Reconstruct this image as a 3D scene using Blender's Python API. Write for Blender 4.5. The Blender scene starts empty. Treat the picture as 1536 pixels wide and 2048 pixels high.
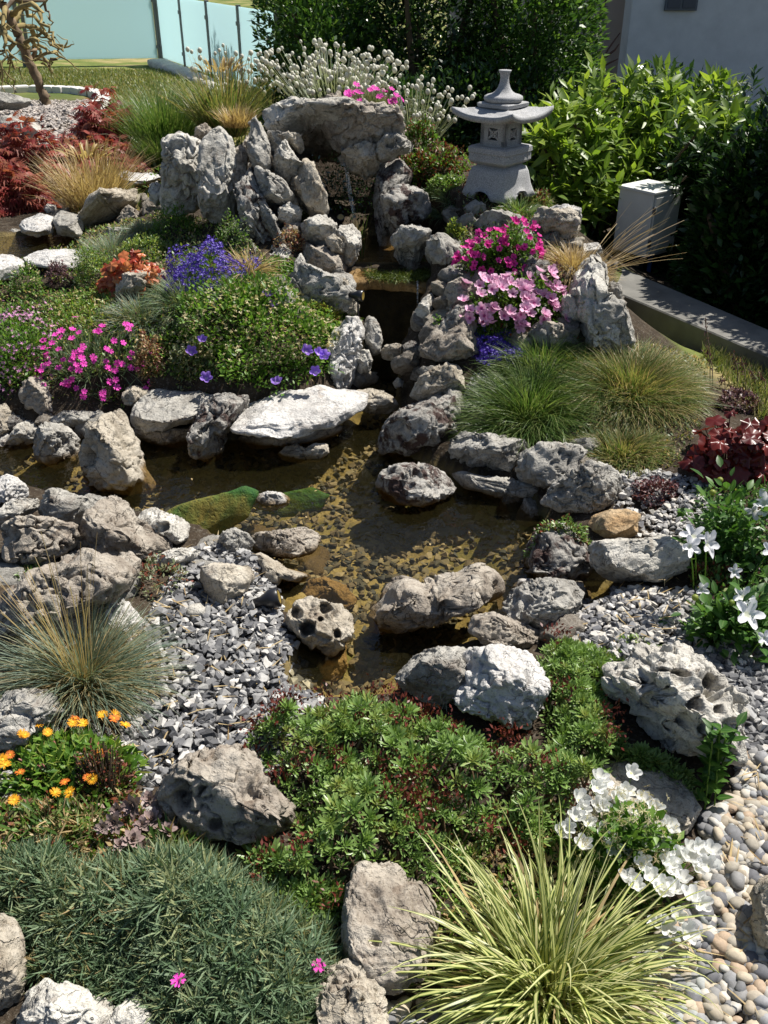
import bpy, bmesh, math
import numpy as np
from mathutils import Matrix, Vector

# ------------------------------------------------------------------ camera, sky, sun, exposure
PITCH = math.radians(31.0); CAMZ = 1.65; F = 1877.0
SC = bpy.context.scene
cam_d = bpy.data.cameras.new('camera'); cam = bpy.data.objects.new('camera', cam_d)
SC.collection.objects.link(cam); SC.camera = cam
cam_d.sensor_fit = 'VERTICAL'; cam_d.sensor_height = 36.0; cam_d.lens = 33.0
cam_d.clip_start = 0.05; cam_d.clip_end = 500
cam.location = (0, 0, CAMZ); cam.rotation_euler = (math.pi/2 - PITCH, 0, 0)
SUN = np.array([0.60, 0.42, 1.10]); SUN = SUN/np.linalg.norm(SUN)
world = bpy.data.worlds.new('World'); SC.world = world; world.use_nodes = True
wn = world.node_tree; bg = wn.nodes['Background']
sky = wn.nodes.new('ShaderNodeTexSky'); sky.sky_type = 'NISHITA'; sky.sun_disc = False
sky.sun_elevation = math.asin(SUN[2]); sky.sun_rotation = math.atan2(SUN[0], SUN[1])
wn.links.new(sky.outputs[0], bg.inputs[0]); bg.inputs[1].default_value = 0.06
sd = bpy.data.lights.new('sun', 'SUN'); sd.energy = 5.0; sd.angle = math.radians(0.5); sd.color = (1.0, 0.955, 0.88)
so = bpy.data.objects.new('sun', sd); SC.collection.objects.link(so)
so.rotation_euler = Vector(SUN.tolist()).to_track_quat('Z', 'Y').to_euler(); so.location = (4, 3, 8)
SC.view_settings.view_transform = 'Standard'; SC.view_settings.look = 'None'
SC.view_settings.exposure = 0.66; SC.view_settings.gamma = 1.0
SC.view_settings.use_curve_mapping = False
SC.cycles.max_bounces = 8; SC.cycles.transparent_max_bounces = 16
SC.cycles.caustics_reflective = False; SC.cycles.caustics_refractive = False

# ------------------------------------------------------------------ helpers
C = SC.collection
rng = np.random.default_rng(7)
CP, SP = math.cos(PITCH), math.sin(PITCH)
AX = np.array([0, CP, -SP]); UPV = np.array([0, SP, CP]); RT = np.array([1., 0, 0])
CAM = np.array([0, 0, CAMZ])

def _h(ix, iy, iz, seed):
    with np.errstate(over='ignore'):
        h = (ix.astype(np.uint32)*np.uint32(374761393) + iy.astype(np.uint32)*np.uint32(668265263)
             + iz.astype(np.uint32)*np.uint32(2147483647) + np.uint32(seed*1013+7)*np.uint32(1274126177))
        h = (h ^ (h >> np.uint32(13)))*np.uint32(1274126177)
        h = (h ^ (h >> np.uint32(16)))*np.uint32(2246822519)
        h = h ^ (h >> np.uint32(15))
    return h.astype(np.float64)/4294967295.0

def noise(p, seed=0):
    """smooth value noise, -1..1"""
    p = np.asarray(p, float) + 1000.0
    i = np.floor(p).astype(np.int64); f = p - i
    f = f*f*f*(f*(f*6-15)+10)
    r = 0
    for dx in (0, 1):
        wx = f[:, 0] if dx else 1-f[:, 0]
        for dy in (0, 1):
            wy = f[:, 1] if dy else 1-f[:, 1]
            for dz in (0, 1):
                wz = f[:, 2] if dz else 1-f[:, 2]
                r = r + wx*wy*wz*_h(i[:, 0]+dx, i[:, 1]+dy, i[:, 2]+dz, seed)
    return r*2-1

_ROT = np.array([[0.0, 0.8, 0.6], [-0.8, 0.36, -0.48], [-0.6, -0.48, 0.64]])
def fbm(p, oct=4, seed=0, ridged=False, gain=.5):
    p = np.asarray(p, float); a = 1.0; s = 0; t = 0
    for k in range(oct):
        n = noise(p, seed+k*17)
        if ridged: n = 1-2*np.abs(n)
        s = s + a*n; t += a; a *= gain; p = (p @ _ROT.T)*2.03
    return s/t

def sstep(a, b, x):
    t = np.clip((x-a)/(b-a), 0, 1); return t*t*(3-2*t)

# ------------------------------------------------------------------ pixels of the photograph -> rays -> places
def ray(px, py):
    d = AX + RT*((px-768)/F) - UPV*((py-1024)/F)
    return d                                   # length 1 along the camera axis

def at_z(px, py, z):
    d = ray(px, py); t = (z-CAMZ)/d[2]; return CAM + d*t

def at_depth(px, py, D):
    return CAM + ray(px, py)*D

# ------------------------------------------------------------------ terrain
CTRL = [(0,2048,.05),(768,2048,.03),(1536,2048,.02),(1536,1700,.04),(1250,1800,.03),(900,1700,.06),(600,1700,.08),
 (300,1750,.10),(0,1700,.12),(0,1500,.12),(300,1450,.07),(600,1500,.06),(900,1450,.07),(1250,1500,.10),(1536,1500,.08),
 (1536,1300,.12),(1350,1250,.10),(1250,1180,.08),(1536,1100,.15),(1350,1000,.14),(1536,900,.18),(0,1300,.15),(150,1200,.13),
 (400,1300,.05),(500,1150,.03),(300,1100,.07),(0,1100,.14),(100,1000,.06),
 (1200,900,.13),(1000,860,.10),(1150,850,.18),(1300,780,.22),(1000,730,.26),(1150,700,.30),(1420,720,.12),(1536,760,.10),
 (930,650,.36),(1150,620,.42),(1050,560,.50),(1000,480,.60),(1130,490,.56),(990,400,.66),(1080,400,.62),(860,420,.62),
 (880,340,.72),(800,300,.76),(1250,650,.10),(1300,650,.04),(1400,600,.03),(1536,650,.03),(1300,540,.02),(1536,520,.02),
 (1250,430,.0),(60,840,.10),(250,830,.10),(420,810,.14),(600,790,.13),(680,720,.18),(550,700,.26),(400,700,.26),(200,750,.20),
 (0,750,.18),(100,650,.30),(300,620,.36),(500,580,.42),(600,500,.50),(630,600,.36),(150,570,.38),(0,560,.38),(400,500,.47),
 (520,430,.58),(450,400,.58),(560,330,.74),(600,250,.86),(700,250,.88),(790,260,.84),(350,400,.54),(250,430,.45),(100,480,.41),(0,480,.41),
 (300,350,.45),(150,400,.43),(0,400,.43),(0,300,.41),(200,300,.41),(400,280,.58),(400,220,.42),(250,200,.32),
 (95,215,.24),(0,180,.16),(400,150,.02),(200,130,-.08),(0,130,-.08),(760,490,.43),(800,520,.42),(760,440,.5)]
CW = [at_z(a, b, z) for a, b, z in CTRL]
CW += [np.array(p, float) for p in [(1,6.5,.15),(2.5,6.5,0),(-1,6.6,.35),(0,6,.55),(.6,5.7,.5),(5,5,0),(5,10,0),(0,10,.05),(-8,19,-.1),
       (-8,9,.3),(-5,5,.42),(-5,3,.2),(-4,1,.12),(4,1,.05),(4,3,.1),(0,-1,.05),(-3,-1,.1),(3,-1,.03),(0,14,-.05),(8,14,-.05),(8,4,0),(2.5,4.5,.02),(3.4,4,.02)]]
CW = np.array(CW)
_e2 = 0.02
def _phi(ax, ay, bx, by): return np.sqrt((ax[:, None]-bx[None])**2 + (ay[:, None]-by[None])**2 + _e2)
_A = np.zeros((len(CW)+1,)*2); _A[:-1, :-1] = _phi(CW[:, 0], CW[:, 1], CW[:, 0], CW[:, 1]) - np.eye(len(CW))*0.02
_A[-1, :-1] = 1; _A[:-1, -1] = 1
_W = np.linalg.solve(_A, np.append(CW[:, 2], 0))

def poly_dist(x, y, P):
    """signed distance to polygon (inside > 0)"""
    P = np.asarray(P, float)[:, :2]; n = len(P); inside = np.zeros(len(x), bool); d2 = np.full(len(x), 1e9)
    for i in range(n):
        a, b = P[i], P[(i+1) % n]
        e = b-a; wx, wy = x-a[0], y-a[1]
        t = np.clip((wx*e[0]+wy*e[1])/(e@e+1e-12), 0, 1)
        d2 = np.minimum(d2, (wx-t*e[0])**2+(wy-t*e[1])**2)
        c = ((a[1] > y) != (b[1] > y)) & (x < (b[0]-a[0])*(y-a[1])/(b[1]-a[1]+1e-12)+a[0])
        inside ^= c
    d = np.sqrt(d2); return np.where(inside, d, -d)

WATERS = [  # (level, depth, slope of banks, pixel outline)
 (0.0, .13, [(-140,860),(60,880),(260,860),(480,880),(640,860),(700,825),(735,775),(700,735),(708,680),(872,680),(862,712),(845,760),(790,810),(800,900),
       (900,950),(1050,1000),(1110,1060),(1120,1150),(1230,1150),(1220,1215),(1130,1250),(960,1290),(860,1320),(780,1400),(600,1410),(560,1370),
       (600,1290),(560,1190),(480,1110),(400,1055),(260,1035),(60,985),(-140,1000)]),
 (0.42, .05, [(712,524),(880,524),(880,510),(820,480),(770,440),(745,425),(690,440),(712,500)]),
 (0.40, .05, [(-120,480),(60,470),(150,462),(165,480),(160,505),(60,515),(-120,540)]),
 (0.47, .04, [(255,405),(265,385),(315,380),(320,400),(300,412)]),
]
NWATER = len(WATERS)
WATERS.append((0.50, .03, [(600,420),(790,430),(800,395),(770,375),(600,375)]))      # dry floor of the spring cave
WPOLY = [np.array([at_z(a, b, lv) for a, b in P])[:, :2] for lv, dp, P in WATERS]

def T(x, y, rough=True):
    x = np.atleast_1d(np.asarray(x, float)); y = np.atleast_1d(np.asarray(y, float))
    out = np.empty(len(x))
    for s in range(0, len(x), 40000):
        xs, ys = x[s:s+40000], y[s:s+40000]
        z = _phi(xs, ys, CW[:, 0], CW[:, 1]) @ _W[:-1] + _W[-1]
        far = sstep(14, 30, np.hypot(xs, ys)); z = z*(1-far) + (-.1)*far
        for (lv, dp, _), P in zip(WATERS, WPOLY):
            d = poly_dist(xs, ys, P)
            zin = lv - .012 - np.minimum(dp, .55*np.maximum(d, 0))
            cap = lv + 1.1*np.maximum(-d, 0)
            near = np.abs(z-lv) < .5
            z = np.where(d > 0, np.minimum(z*0+zin, 9), np.where((-d < .10) & (z < lv+.25), np.clip(z, lv+.004, cap+.02), z))
        out[s:s+40000] = z
    if rough:
        p = np.stack([x, y, x*0], 1)
        out += .010*fbm(p*6, 3, 5)
    return out

_TT = np.concatenate([np.arange(.6, 7, .012), np.arange(7, 60, .12)])
def hit(px, py, h=0.0):
    d = ray(px, py); P = CAM[None] + d[None]*_TT[:, None]
    z = T(P[:, 0], P[:, 1], False) + h
    below = P[:, 2] <= z
    if not below.any(): return at_z(px, py, h)
    i = int(np.argmax(below))
    if i == 0: return P[0]
    a0 = P[i-1, 2]-z[i-1]; a1 = z[i]-P[i, 2]
    k = a0/(a0+a1+1e-9)
    return P[i-1]*(1-k)+P[i]*k

def axdepth(p): return float((np.asarray(p)-CAM) @ AX)

# ------------------------------------------------------------------ mesh building
def mesh_np(name, V, Fs, smooth=True, attr=None):
    if not isinstance(Fs, (list, tuple)): Fs = [Fs]
    Fs = [np.asarray(f, np.int32) for f in Fs if len(f)]
    me = bpy.data.meshes.new(name)
    nl = sum(f.size for f in Fs); nf = sum(len(f) for f in Fs)
    me.vertices.add(len(V)); me.vertices.foreach_set('co', np.asarray(V, np.float32).ravel())
    me.loops.add(nl); me.loops.foreach_set('vertex_index', np.concatenate([f.ravel() for f in Fs]))
    me.polygons.add(nf)
    st = []; o = 0
    for f in Fs:
        st.append(o + np.arange(len(f))*f.shape[1]); o += f.size
    me.polygons.foreach_set('loop_start', np.concatenate(st).astype(np.int32))
    me.update(calc_edges=True)
    me.polygons.foreach_set('use_smooth', np.full(nf, smooth))
    if attr is not None:
        a = me.attributes.new('uvr', 'FLOAT_VECTOR', 'POINT')
        a.data.foreach_set('vector', np.asarray(attr, np.float32).ravel())
    return me

def link(name, me, mat=None, parent=None, loc=(0, 0, 0)):
    o = bpy.data.objects.new(name, me); C.objects.link(o)
    if mat is not None and not me.materials: me.materials.append(mat)
    o.location = tuple(float(v) for v in loc)
    if parent is not None: o.parent = parent
    return o

def tag(o, label=None, cat=None, group=None, kind=None):
    if label: o['label'] = label
    if cat: o['category'] = cat
    if group: o['group'] = group
    if kind: o['kind'] = kind
    return o

def thing(name, label, cat, loc, group=None):
    o = bpy.data.objects.new(name, None); C.objects.link(o)
    o.location = tuple(float(v) for v in loc); o.empty_display_size = .05
    return tag(o, label, cat, group)

def wpart(name, V, Fs, mat, parent, smooth=True, attr=None, kind=None):
    """a part whose vertices are given in world space, under an unrotated parent"""
    V = np.asarray(V, float) - np.array(parent.location)
    o = link(name, mesh_np(name, V, Fs, smooth, attr), mat, parent)
    if kind: o['kind'] = kind
    return o

def frames(D, N):
    """rows -> 3x3 matrices whose columns are x, y(=D), z(~N)"""
    Y = D/np.linalg.norm(D, axis=1, keepdims=True)
    X = np.cross(Y, N); X /= np.linalg.norm(X, axis=1, keepdims=True)+1e-9
    Z = np.cross(X, Y)
    return np.stack([X, Y, Z], 2)

def scatter(tm, P, R, S, rnd=None):
    """place template (V,F,uv) at P with rotations R and sizes S -> V,F,attr"""
    V0, F0, U0 = tm; n = len(P); k = len(V0)
    S = np.asarray(S, float)
    if S.ndim == 1: S = np.repeat(S[:, None], 3, 1)
    V = np.einsum('nij,nkj->nki', R, V0[None]*S[:, None, :]) + P[:, None]
    Fo = (F0[None] + (np.arange(n)*k)[:, None, None]).reshape(-1, F0.shape[1])
    if rnd is None: rnd = rng.random(n)
    A = np.empty((n, k, 3)); A[:, :, :2] = U0[None]; A[:, :, 2] = rnd[:, None]
    return V.reshape(-1, 3), Fo, A.reshape(-1, 3)

def joinm(L):
    V, Fq, A = [], [], []; o = 0
    for v, f, a in L:
        V.append(v); A.append(a); Fq.append(np.asarray(f)+o); o += len(v)
    return np.concatenate(V), (np.concatenate(Fq) if len({f.shape[1] for f in Fq}) == 1 else Fq), np.concatenate(A)

def leaf_t(w=.35, seg=3, fold=.12, curl=.15, peak=.5, tip=0.0):
    """quad leaf template, length 1 along +Y"""
    V, U = [], []
    for i in range(seg+1):
        t = i/seg
        ww = w/2*max((math.sin(math.pi*min(1, (t**(math.log(.5)/math.log(peak))) ))) if 0 < t < 1 else 0, .06 if t == 0 else tip)
        for s in (-1, 0, 1):
            V.append((s*ww, t, (abs(s)*fold*ww*2) - curl*t*t)); U.append((s*.5+.5, t))
    Fq = []
    for i in range(seg):
        a = i*3
        Fq += [(a, a+1, a+4, a+3), (a+1, a+2, a+5, a+4)]
    return np.array(V), np.array(Fq), np.array(U)

def blades(P, az, el, L, Wd, droop, seg=4, rnd=None, bend=None, tipw=.05):
    """curved grass blades, all at once"""
    n = len(P); t = np.linspace(0, 1, seg+1)
    e = el[:, None] - droop[:, None]*t[None]**1.3
    if bend is None: bend = rng.normal(0, .25, n)
    a = az[:, None] + bend[:, None]*t[None]
    dl = (L/seg)[:, None]
    dx, dy, dz = np.cos(e)*np.cos(a), np.cos(e)*np.sin(a), np.sin(e)
    z0 = np.zeros((n, 1))
    x = np.concatenate([z0, np.cumsum((dx*dl)[:, :-1], 1)], 1); y = np.concatenate([z0, np.cumsum((dy*dl)[:, :-1], 1)], 1)
    z = np.concatenate([z0, np.cumsum((dz*dl)[:, :-1], 1)], 1)
    c = np.stack([x, y, z], 2) + P[:, None]
    tw = rng.normal(0, .5, n)
    sx = -np.sin(a)*np.cos(tw)[:, None]; sy = np.cos(a)*np.cos(tw)[:, None]; sz = np.sin(tw)[:, None]*np.ones_like(a)
    side = np.stack([sx, sy, sz], 2)
    w = (Wd[:, None]/2)*(tipw + (1-tipw)*np.clip((1-t**2.2)*(0.6+.4*np.minimum(1, t*4)), 0, 1))[None]
    Lf = c - side*w[:, :, None]; Rf = c + side*w[:, :, None]
    V = np.stack([Lf, Rf], 2).reshape(n, -1, 3); k = V.shape[1]
    base = np.array([(2*i, 2*i+1, 2*i+3, 2*i+2) for i in range(seg)])
    Fo = (base[None]+(np.arange(n)*k)[:, None, None]).reshape(-1, 4)
    if rnd is None: rnd = rng.random(n)
    A = np.empty((n, k, 3)); A[:, 0::2, 0] = 0; A[:, 1::2, 0] = 1; A[:, :, 1] = np.repeat(t, 2)[None]; A[:, :, 2] = rnd[:, None]
    return V.reshape(-1, 3), Fo, A.reshape(-1, 3)

def tube(pts, rad, sides=6, rnd=0.0, closed=True):
    pts = np.asarray(pts, float); n = len(pts); rad = np.broadcast_to(np.asarray(rad, float), (n,))
    tg = np.gradient(pts, axis=0); tg /= np.linalg.norm(tg, axis=1, keepdims=True)+1e-9
    ref = np.array([0.13, .21, 1.0]) if abs(tg[0, 2]) < .9 else np.array([1., .1, 0])
    V = []
    for i in range(n):
        x = np.cross(tg[i], ref); x /= np.linalg.norm(x)+1e-9; y = np.cross(tg[i], x)
        th = np.arange(sides)/sides*2*math.pi
        V.append(pts[i]+rad[i]*(np.cos(th)[:, None]*x+np.sin(th)[:, None]*y))
    V = np.concatenate(V); Fq = []
    for i in range(n-1):
        for j in range(sides):
            a = i*sides+j; b = i*sides+(j+1) % sides
            Fq.append((a, b, b+sides, a+sides))
    A = np.zeros((len(V), 3)); A[:, 1] = np.repeat(np.linspace(0, 1, n), sides); A[:, 2] = rnd
    return V, np.array(Fq), A

def cat_tubes(L):
    return joinm(L)

def box_vf(x0, x1, y0, y1, z0, z1, bev=0.0):
    V = np.array([(x, y, z) for z in (z0, z1) for y in (y0, y1) for x in (x0, x1)], float)
    Fq = np.array([(0, 2, 3, 1), (4, 5, 7, 6), (0, 1, 5, 4), (2, 6, 7, 3), (0, 4, 6, 2), (1, 3, 7, 5)])
    return V, Fq

def bev_box(name, sx, sy, sz, bev, mat, parent=None, loc=(0, 0, 0), rot=None):
    bm = bmesh.new(); bmesh.ops.create_cube(bm, size=1)
    bmesh.ops.scale(bm, vec=(sx, sy, sz), verts=bm.verts)
    if bev: bmesh.ops.bevel(bm, geom=bm.edges[:], offset=bev, segments=2, affect='EDGES', profile=.6)
    me = bpy.data.meshes.new(name); bm.to_mesh(me); bm.free()
    o = link(name, me, mat, parent, loc)
    if rot: o.rotation_euler = rot
    return o

def lathe(prof, n=24, sq=None, rot0=0.0, cap=True):
    """prof: (r, z) list; sq(theta) scales the radius (for square sections)"""
    th = np.arange(n)/n*2*math.pi
    k = np.ones(n) if sq is None else np.array([sq(t) for t in th])
    V = []
    for r, z in prof:
        V.append(np.stack([r*k*np.cos(th+rot0), r*k*np.sin(th+rot0), np.full(n, z)], 1))
    V = np.concatenate(V); Fq = []
    for i in range(len(prof)-1):
        for j in range(n):
            a = i*n+j; b = i*n+(j+1) % n
            Fq.append((a, b, b+n, a+n))
    return V, np.array(Fq)

# ------------------------------------------------------------------ materials
def newmat(name):
    m = bpy.data.materials.new(name); m.use_nodes = True; nt = m.node_tree
    for n in list(nt.nodes): nt.nodes.remove(n)
    out = nt.nodes.new('ShaderNodeOutputMaterial')
    return m, nt, out

class NB:
    def __init__(s, nt): s.nt = nt
    def n(s, t, **k):
        o = s.nt.nodes.new(t)
        for a, v in k.items():
            if a.startswith('i_'): o.inputs[a[2:].replace('_', ' ')].default_value = v
            elif a.startswith('x'): o.inputs[int(a[1:])].default_value = v
            else: setattr(o, a, v)
        return o
    def l(s, a, b): s.nt.links.new(a, b)
    def ramp(s, fac, stops, interp='LINEAR'):
        r = s.n('ShaderNodeValToRGB'); cr = r.color_ramp; cr.interpolation = interp
        while len(cr.elements) < len(stops): cr.elements.new(.5)
        for e, (p, c) in zip(cr.elements, stops):
            e.position = p; e.color = (*c, 1) if len(c) == 3 else c
        s.l(fac, r.inputs[0]); return r.outputs[0]
    def noise(s, vec, scale, detail=4, rough=.55, dist=0):
        o = s.n('ShaderNodeTexNoise'); o.inputs['Scale'].default_value = scale; o.inputs['Detail'].default_value = detail
        o.inputs['Roughness'].default_value = rough; o.inputs['Distortion'].default_value = dist
        s.l(vec, o.inputs['Vector']); return o.outputs['Fac']
    def mix(s, fac, a, b, mode='MIX'):
        o = s.n('ShaderNodeMix', data_type='RGBA', blend_type=mode)
        for inp, v in ((o.inputs[0], fac), (o.inputs[6], a), (o.inputs[7], b)):
            if hasattr(v, 'is_linked') or hasattr(v, 'links'): s.l(v, inp)
            elif isinstance(v, tuple): inp.default_value = (*v, 1) if len(v) == 3 else v
            else: inp.default_value = v
        return o.outputs[2]
    def math(s, op, a, b=None, clamp=False):
        o = s.n('ShaderNodeMath', operation=op, use_clamp=clamp)
        for i, v in ((0, a), (1, b)):
            if v is None: continue
            if hasattr(v, 'links'): s.l(v, o.inputs[i])
            else: o.inputs[i].default_value = v
        return o.outputs[0]

def uvr(b):
    a = b.n('ShaderNodeAttribute', attribute_name='uvr'); sp = b.n('ShaderNodeSeparateXYZ'); b.l(a.outputs['Vector'], sp.inputs[0])
    oi = b.n('ShaderNodeObjectInfo')
    r = b.math('FRACT', b.math('ADD', sp.outputs[2], oi.outputs['Random']))
    return sp.outputs[0], sp.outputs[1], r

def leaf_mat(name, stops, along=None, trans=.35, rough=.45, spec=.4, stripes=None, edge=None, tcol=1.25):
    """stops: colours picked at random per leaf; along: (colour, from, to) blend toward the tip"""
    m, nt, out = newmat(name); b = NB(nt); u, v, r = uvr(b)
    n = len(stops)
    col = b.ramp(r, [(i/max(1, n-1), c) for i, c in enumerate(stops)])
    if along:
        mr = b.n('ShaderNodeMapRange'); mr.inputs[1].default_value = along[1]; mr.inputs[2].default_value = along[2]; b.l(v, mr.inputs[0])
        col = b.mix(mr.outputs[0], col, along[0])
    if stripes:                      # (edge colour, width of the middle band)
        d = b.math('ABSOLUTE', b.math('SUBTRACT', u, .5))
        f = b.math('GREATER_THAN', d, stripes[1]*.5)
        col = b.mix(f, col, stripes[0])
    if edge:
        d = b.math('ABSOLUTE', b.math('SUBTRACT', u, .5)); f = b.math('LESS_THAN', d, .09)
        col = b.mix(b.math('MULTIPLY', f, .6), col, edge)
    p = b.n('ShaderNodeBsdfPrincipled'); p.inputs['Roughness'].default_value = rough; p.inputs['Specular IOR Level'].default_value = spec
    b.l(col, p.inputs['Base Color'])
    if trans > 0:
        tr = b.n('ShaderNodeBsdfTranslucent'); c2 = b.mix(1.0, col, (tcol, tcol*1.0, tcol*.6), 'MULTIPLY'); b.l(c2, tr.inputs[0])
        mx = b.n('ShaderNodeMixShader'); mx.inputs[0].default_value = trans
        b.l(p.outputs[0], mx.inputs[1]); b.l(tr.outputs[0], mx.inputs[2]); b.l(mx.outputs[0], out.inputs[0])
    else: b.l(p.outputs[0], out.inputs[0])
    return m

def flower_mat(name, center, mid, edge, rough=.6, trans=.35, vein=None, c0=.18, c1=.35):
    m, nt, out = newmat(name); b = NB(nt); u, v, r = uvr(b)
    col = b.ramp(v, [(0, center), (c0, center), (c1, mid), (1, edge)])
    if vein:
        w = b.math('SINE', b.math('MULTIPLY', u, 6.283*25)); f = b.math('MULTIPLY', b.math('GREATER_THAN', w, .4), .35)
        col = b.mix(f, col, vein)
    br = b.n('ShaderNodeHueSaturation'); b.l(b.math('ADD', b.math('MULTIPLY', r, .35), .82), br.inputs['Value']); b.l(col, br.inputs['Color'])
    p = b.n('ShaderNodeBsdfPrincipled'); p.inputs['Roughness'].default_value = rough; b.l(br.outputs[0], p.inputs['Base Color'])
    p.inputs['Specular IOR Level'].default_value = .25
    tr = b.n('ShaderNodeBsdfTranslucent'); b.l(br.outputs[0], tr.inputs[0])
    mx = b.n('ShaderNodeMixShader'); mx.inputs[0].default_value = trans
    b.l(p.outputs[0], mx.inputs[1]); b.l(tr.outputs[0], mx.inputs[2]); b.l(mx.outputs[0], out.inputs[0])
    return m

def simple_mat(name, col, rough=.6, metal=0.0, bump=0.0, bscale=60, var=0.0, spec=.5, vscale=8):
    m, nt, out = newmat(name); b = NB(nt); tc = b.n('ShaderNodeTexCoord')
    p = b.n('ShaderNodeBsdfPrincipled'); p.inputs['Roughness'].default_value = rough; p.inputs['Metallic'].default_value = metal
    p.inputs['Specular IOR Level'].default_value = spec
    if var:
        f = b.noise(tc.outputs['Object'], vscale, 5)
        c = b.ramp(f, [(.3, tuple(x*(1-var) for x in col)), (.7, tuple(min(1, x*(1+var)) for x in col))]); b.l(c, p.inputs['Base Color'])
    else: p.inputs['Base Color'].default_value = (*col, 1)
    if bump:
        bp = b.n('ShaderNodeBump'); bp.inputs['Strength'].default_value = bump; bp.inputs['Distance'].default_value = .003
        b.l(b.noise(tc.outputs['Object'], bscale, 5, .65), bp.inputs['Height']); b.l(bp.outputs[0], p.inputs['Normal'])
    b.l(p.outputs[0], out.inputs[0]); return m

def rock_mat(name, dark, mid, pale, crack=.55, moss=None, tide=True, scale=1.0, speck=.5, stain=(.10, .055, .03)):
    m, nt, out = newmat(name); b = NB(nt)
    tc = b.n('ShaderNodeTexCoord'); oi = b.n('ShaderNodeObjectInfo'); mp = b.n('ShaderNodeVectorMath', operation='ADD')
    sc = b.n('ShaderNodeVectorMath', operation='SCALE'); sc.inputs['Scale'].default_value = 37.0
    cb = b.n('ShaderNodeCombineXYZ'); b.l(oi.outputs['Random'], cb.inputs[0]); b.l(oi.outputs['Random'], cb.inputs[1]); b.l(cb.outputs[0], sc.inputs[0])
    b.l(tc.outputs['Object'], mp.inputs[0]); b.l(sc.outputs[0], mp.inputs[1]); v = mp.outputs[0]
    n1 = b.noise(v, 7*scale, 6, .6, .6)
    col = b.ramp(n1, [(.30, dark), (.46, mid), (.64, pale)])
    n2 = b.noise(v, 55*scale, 5, .7)
    col = b.mix(b.math('MULTIPLY', b.ramp(n2, [(.42, (0, 0, 0)), (.62, (1, 1, 1))]), speck), col, pale)
    n2b = b.noise(v, 130*scale, 3, .6)
    col = b.mix(b.math('MULTIPLY', b.ramp(n2b, [(.55, (0, 0, 0)), (.66, (1, 1, 1))]), .55), col, tuple(c*.45 for c in dark))
    # brownish stains and lichen
    n3 = b.noise(v, 12*scale, 5, .65, 1.2)
    col = b.mix(b.math('MULTIPLY', b.ramp(n3, [(.57, (0, 0, 0)), (.70, (1, 1, 1))]), .5), col, stain)
    # cracks
    vo = b.n('ShaderNodeTexVoronoi', feature='DISTANCE_TO_EDGE'); vo.inputs['Scale'].default_value = 9*scale
    wv = b.n('ShaderNodeVectorMath', operation='ADD'); nz = b.n('ShaderNodeTexNoise'); nz.inputs['Scale'].default_value = 11*scale; nz.inputs['Detail'].default_value = 4
    b.l(v, nz.inputs['Vector']); s2 = b.n('ShaderNodeVectorMath', operation='SCALE'); s2.inputs['Scale'].default_value = .22/scale
    b.l(nz.outputs['Color'], s2.inputs[0]); b.l(v, wv.inputs[0]); b.l(s2.outputs[0], wv.inputs[1]); b.l(wv.outputs[0], vo.inputs['Vector'])
    ck = b.ramp(vo.outputs['Distance'], [(.0, (1, 1, 1)), (.02, (0, 0, 0))])
    gate = b.ramp(b.noise(v, 5*scale, 3), [(.45, (0, 0, 0)), (.6, (1, 1, 1))])
    ckm = b.math('MULTIPLY', b.math('MULTIPLY', ck, gate), crack)
    col = b.mix(ckm, col, tuple(c*.35 for c in dark))
    if moss:
        nm = b.noise(v, 10*scale, 5, .7, .8); geo = b.n('ShaderNodeNewGeometry'); sx = b.n('ShaderNodeSeparateXYZ'); b.l(geo.outputs['Normal'], sx.inputs[0])
        f = b.math('MULTIPLY', b.ramp(nm, [(.5, (0, 0, 0)), (.58, (1, 1, 1))]), .9)
        col = b.mix(f, col, moss)
    if tide:
        geo = b.n('ShaderNodeNewGeometry'); sp = b.n('ShaderNodeSeparateXYZ'); b.l(geo.outputs['Position'], sp.inputs[0])
        z = b.math('ADD', sp.outputs[2], b.math('MULTIPLY', b.math('SUBTRACT', b.noise(v, 14, 3), .5), .06))
        mr = b.n('ShaderNodeMapRange'); mr.inputs[1].default_value = .03; mr.inputs[2].default_value = .0; b.l(z, mr.inputs[0])
        col = b.mix(b.math('MULTIPLY', mr.outputs[0], .9), col, (.16, .10, .035))
    p = b.n('ShaderNodeBsdfPrincipled'); p.inputs['Roughness'].default_value = .85; p.inputs['Specular IOR Level'].default_value = .3
    b.l(col, p.inputs['Base Color'])
    h = b.math('ADD', b.math('MULTIPLY', n2, .6), b.math('MULTIPLY', b.noise(v, 26*scale, 6, .7, .3), 1.4))
    h = b.math('SUBTRACT', h, b.math('MULTIPLY', ckm, 1.2))
    h = b.math('ADD', h, b.math('MULTIPLY', n2b, .25))
    bp = b.n('ShaderNodeBump'); bp.inputs['Strength'].default_value = .95; bp.inputs['Distance'].default_value = .012
    b.l(h, bp.inputs['Height']); b.l(bp.outputs[0], p.inputs['Normal'])
    b.l(p.outputs[0], out.inputs[0]); return m

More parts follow.
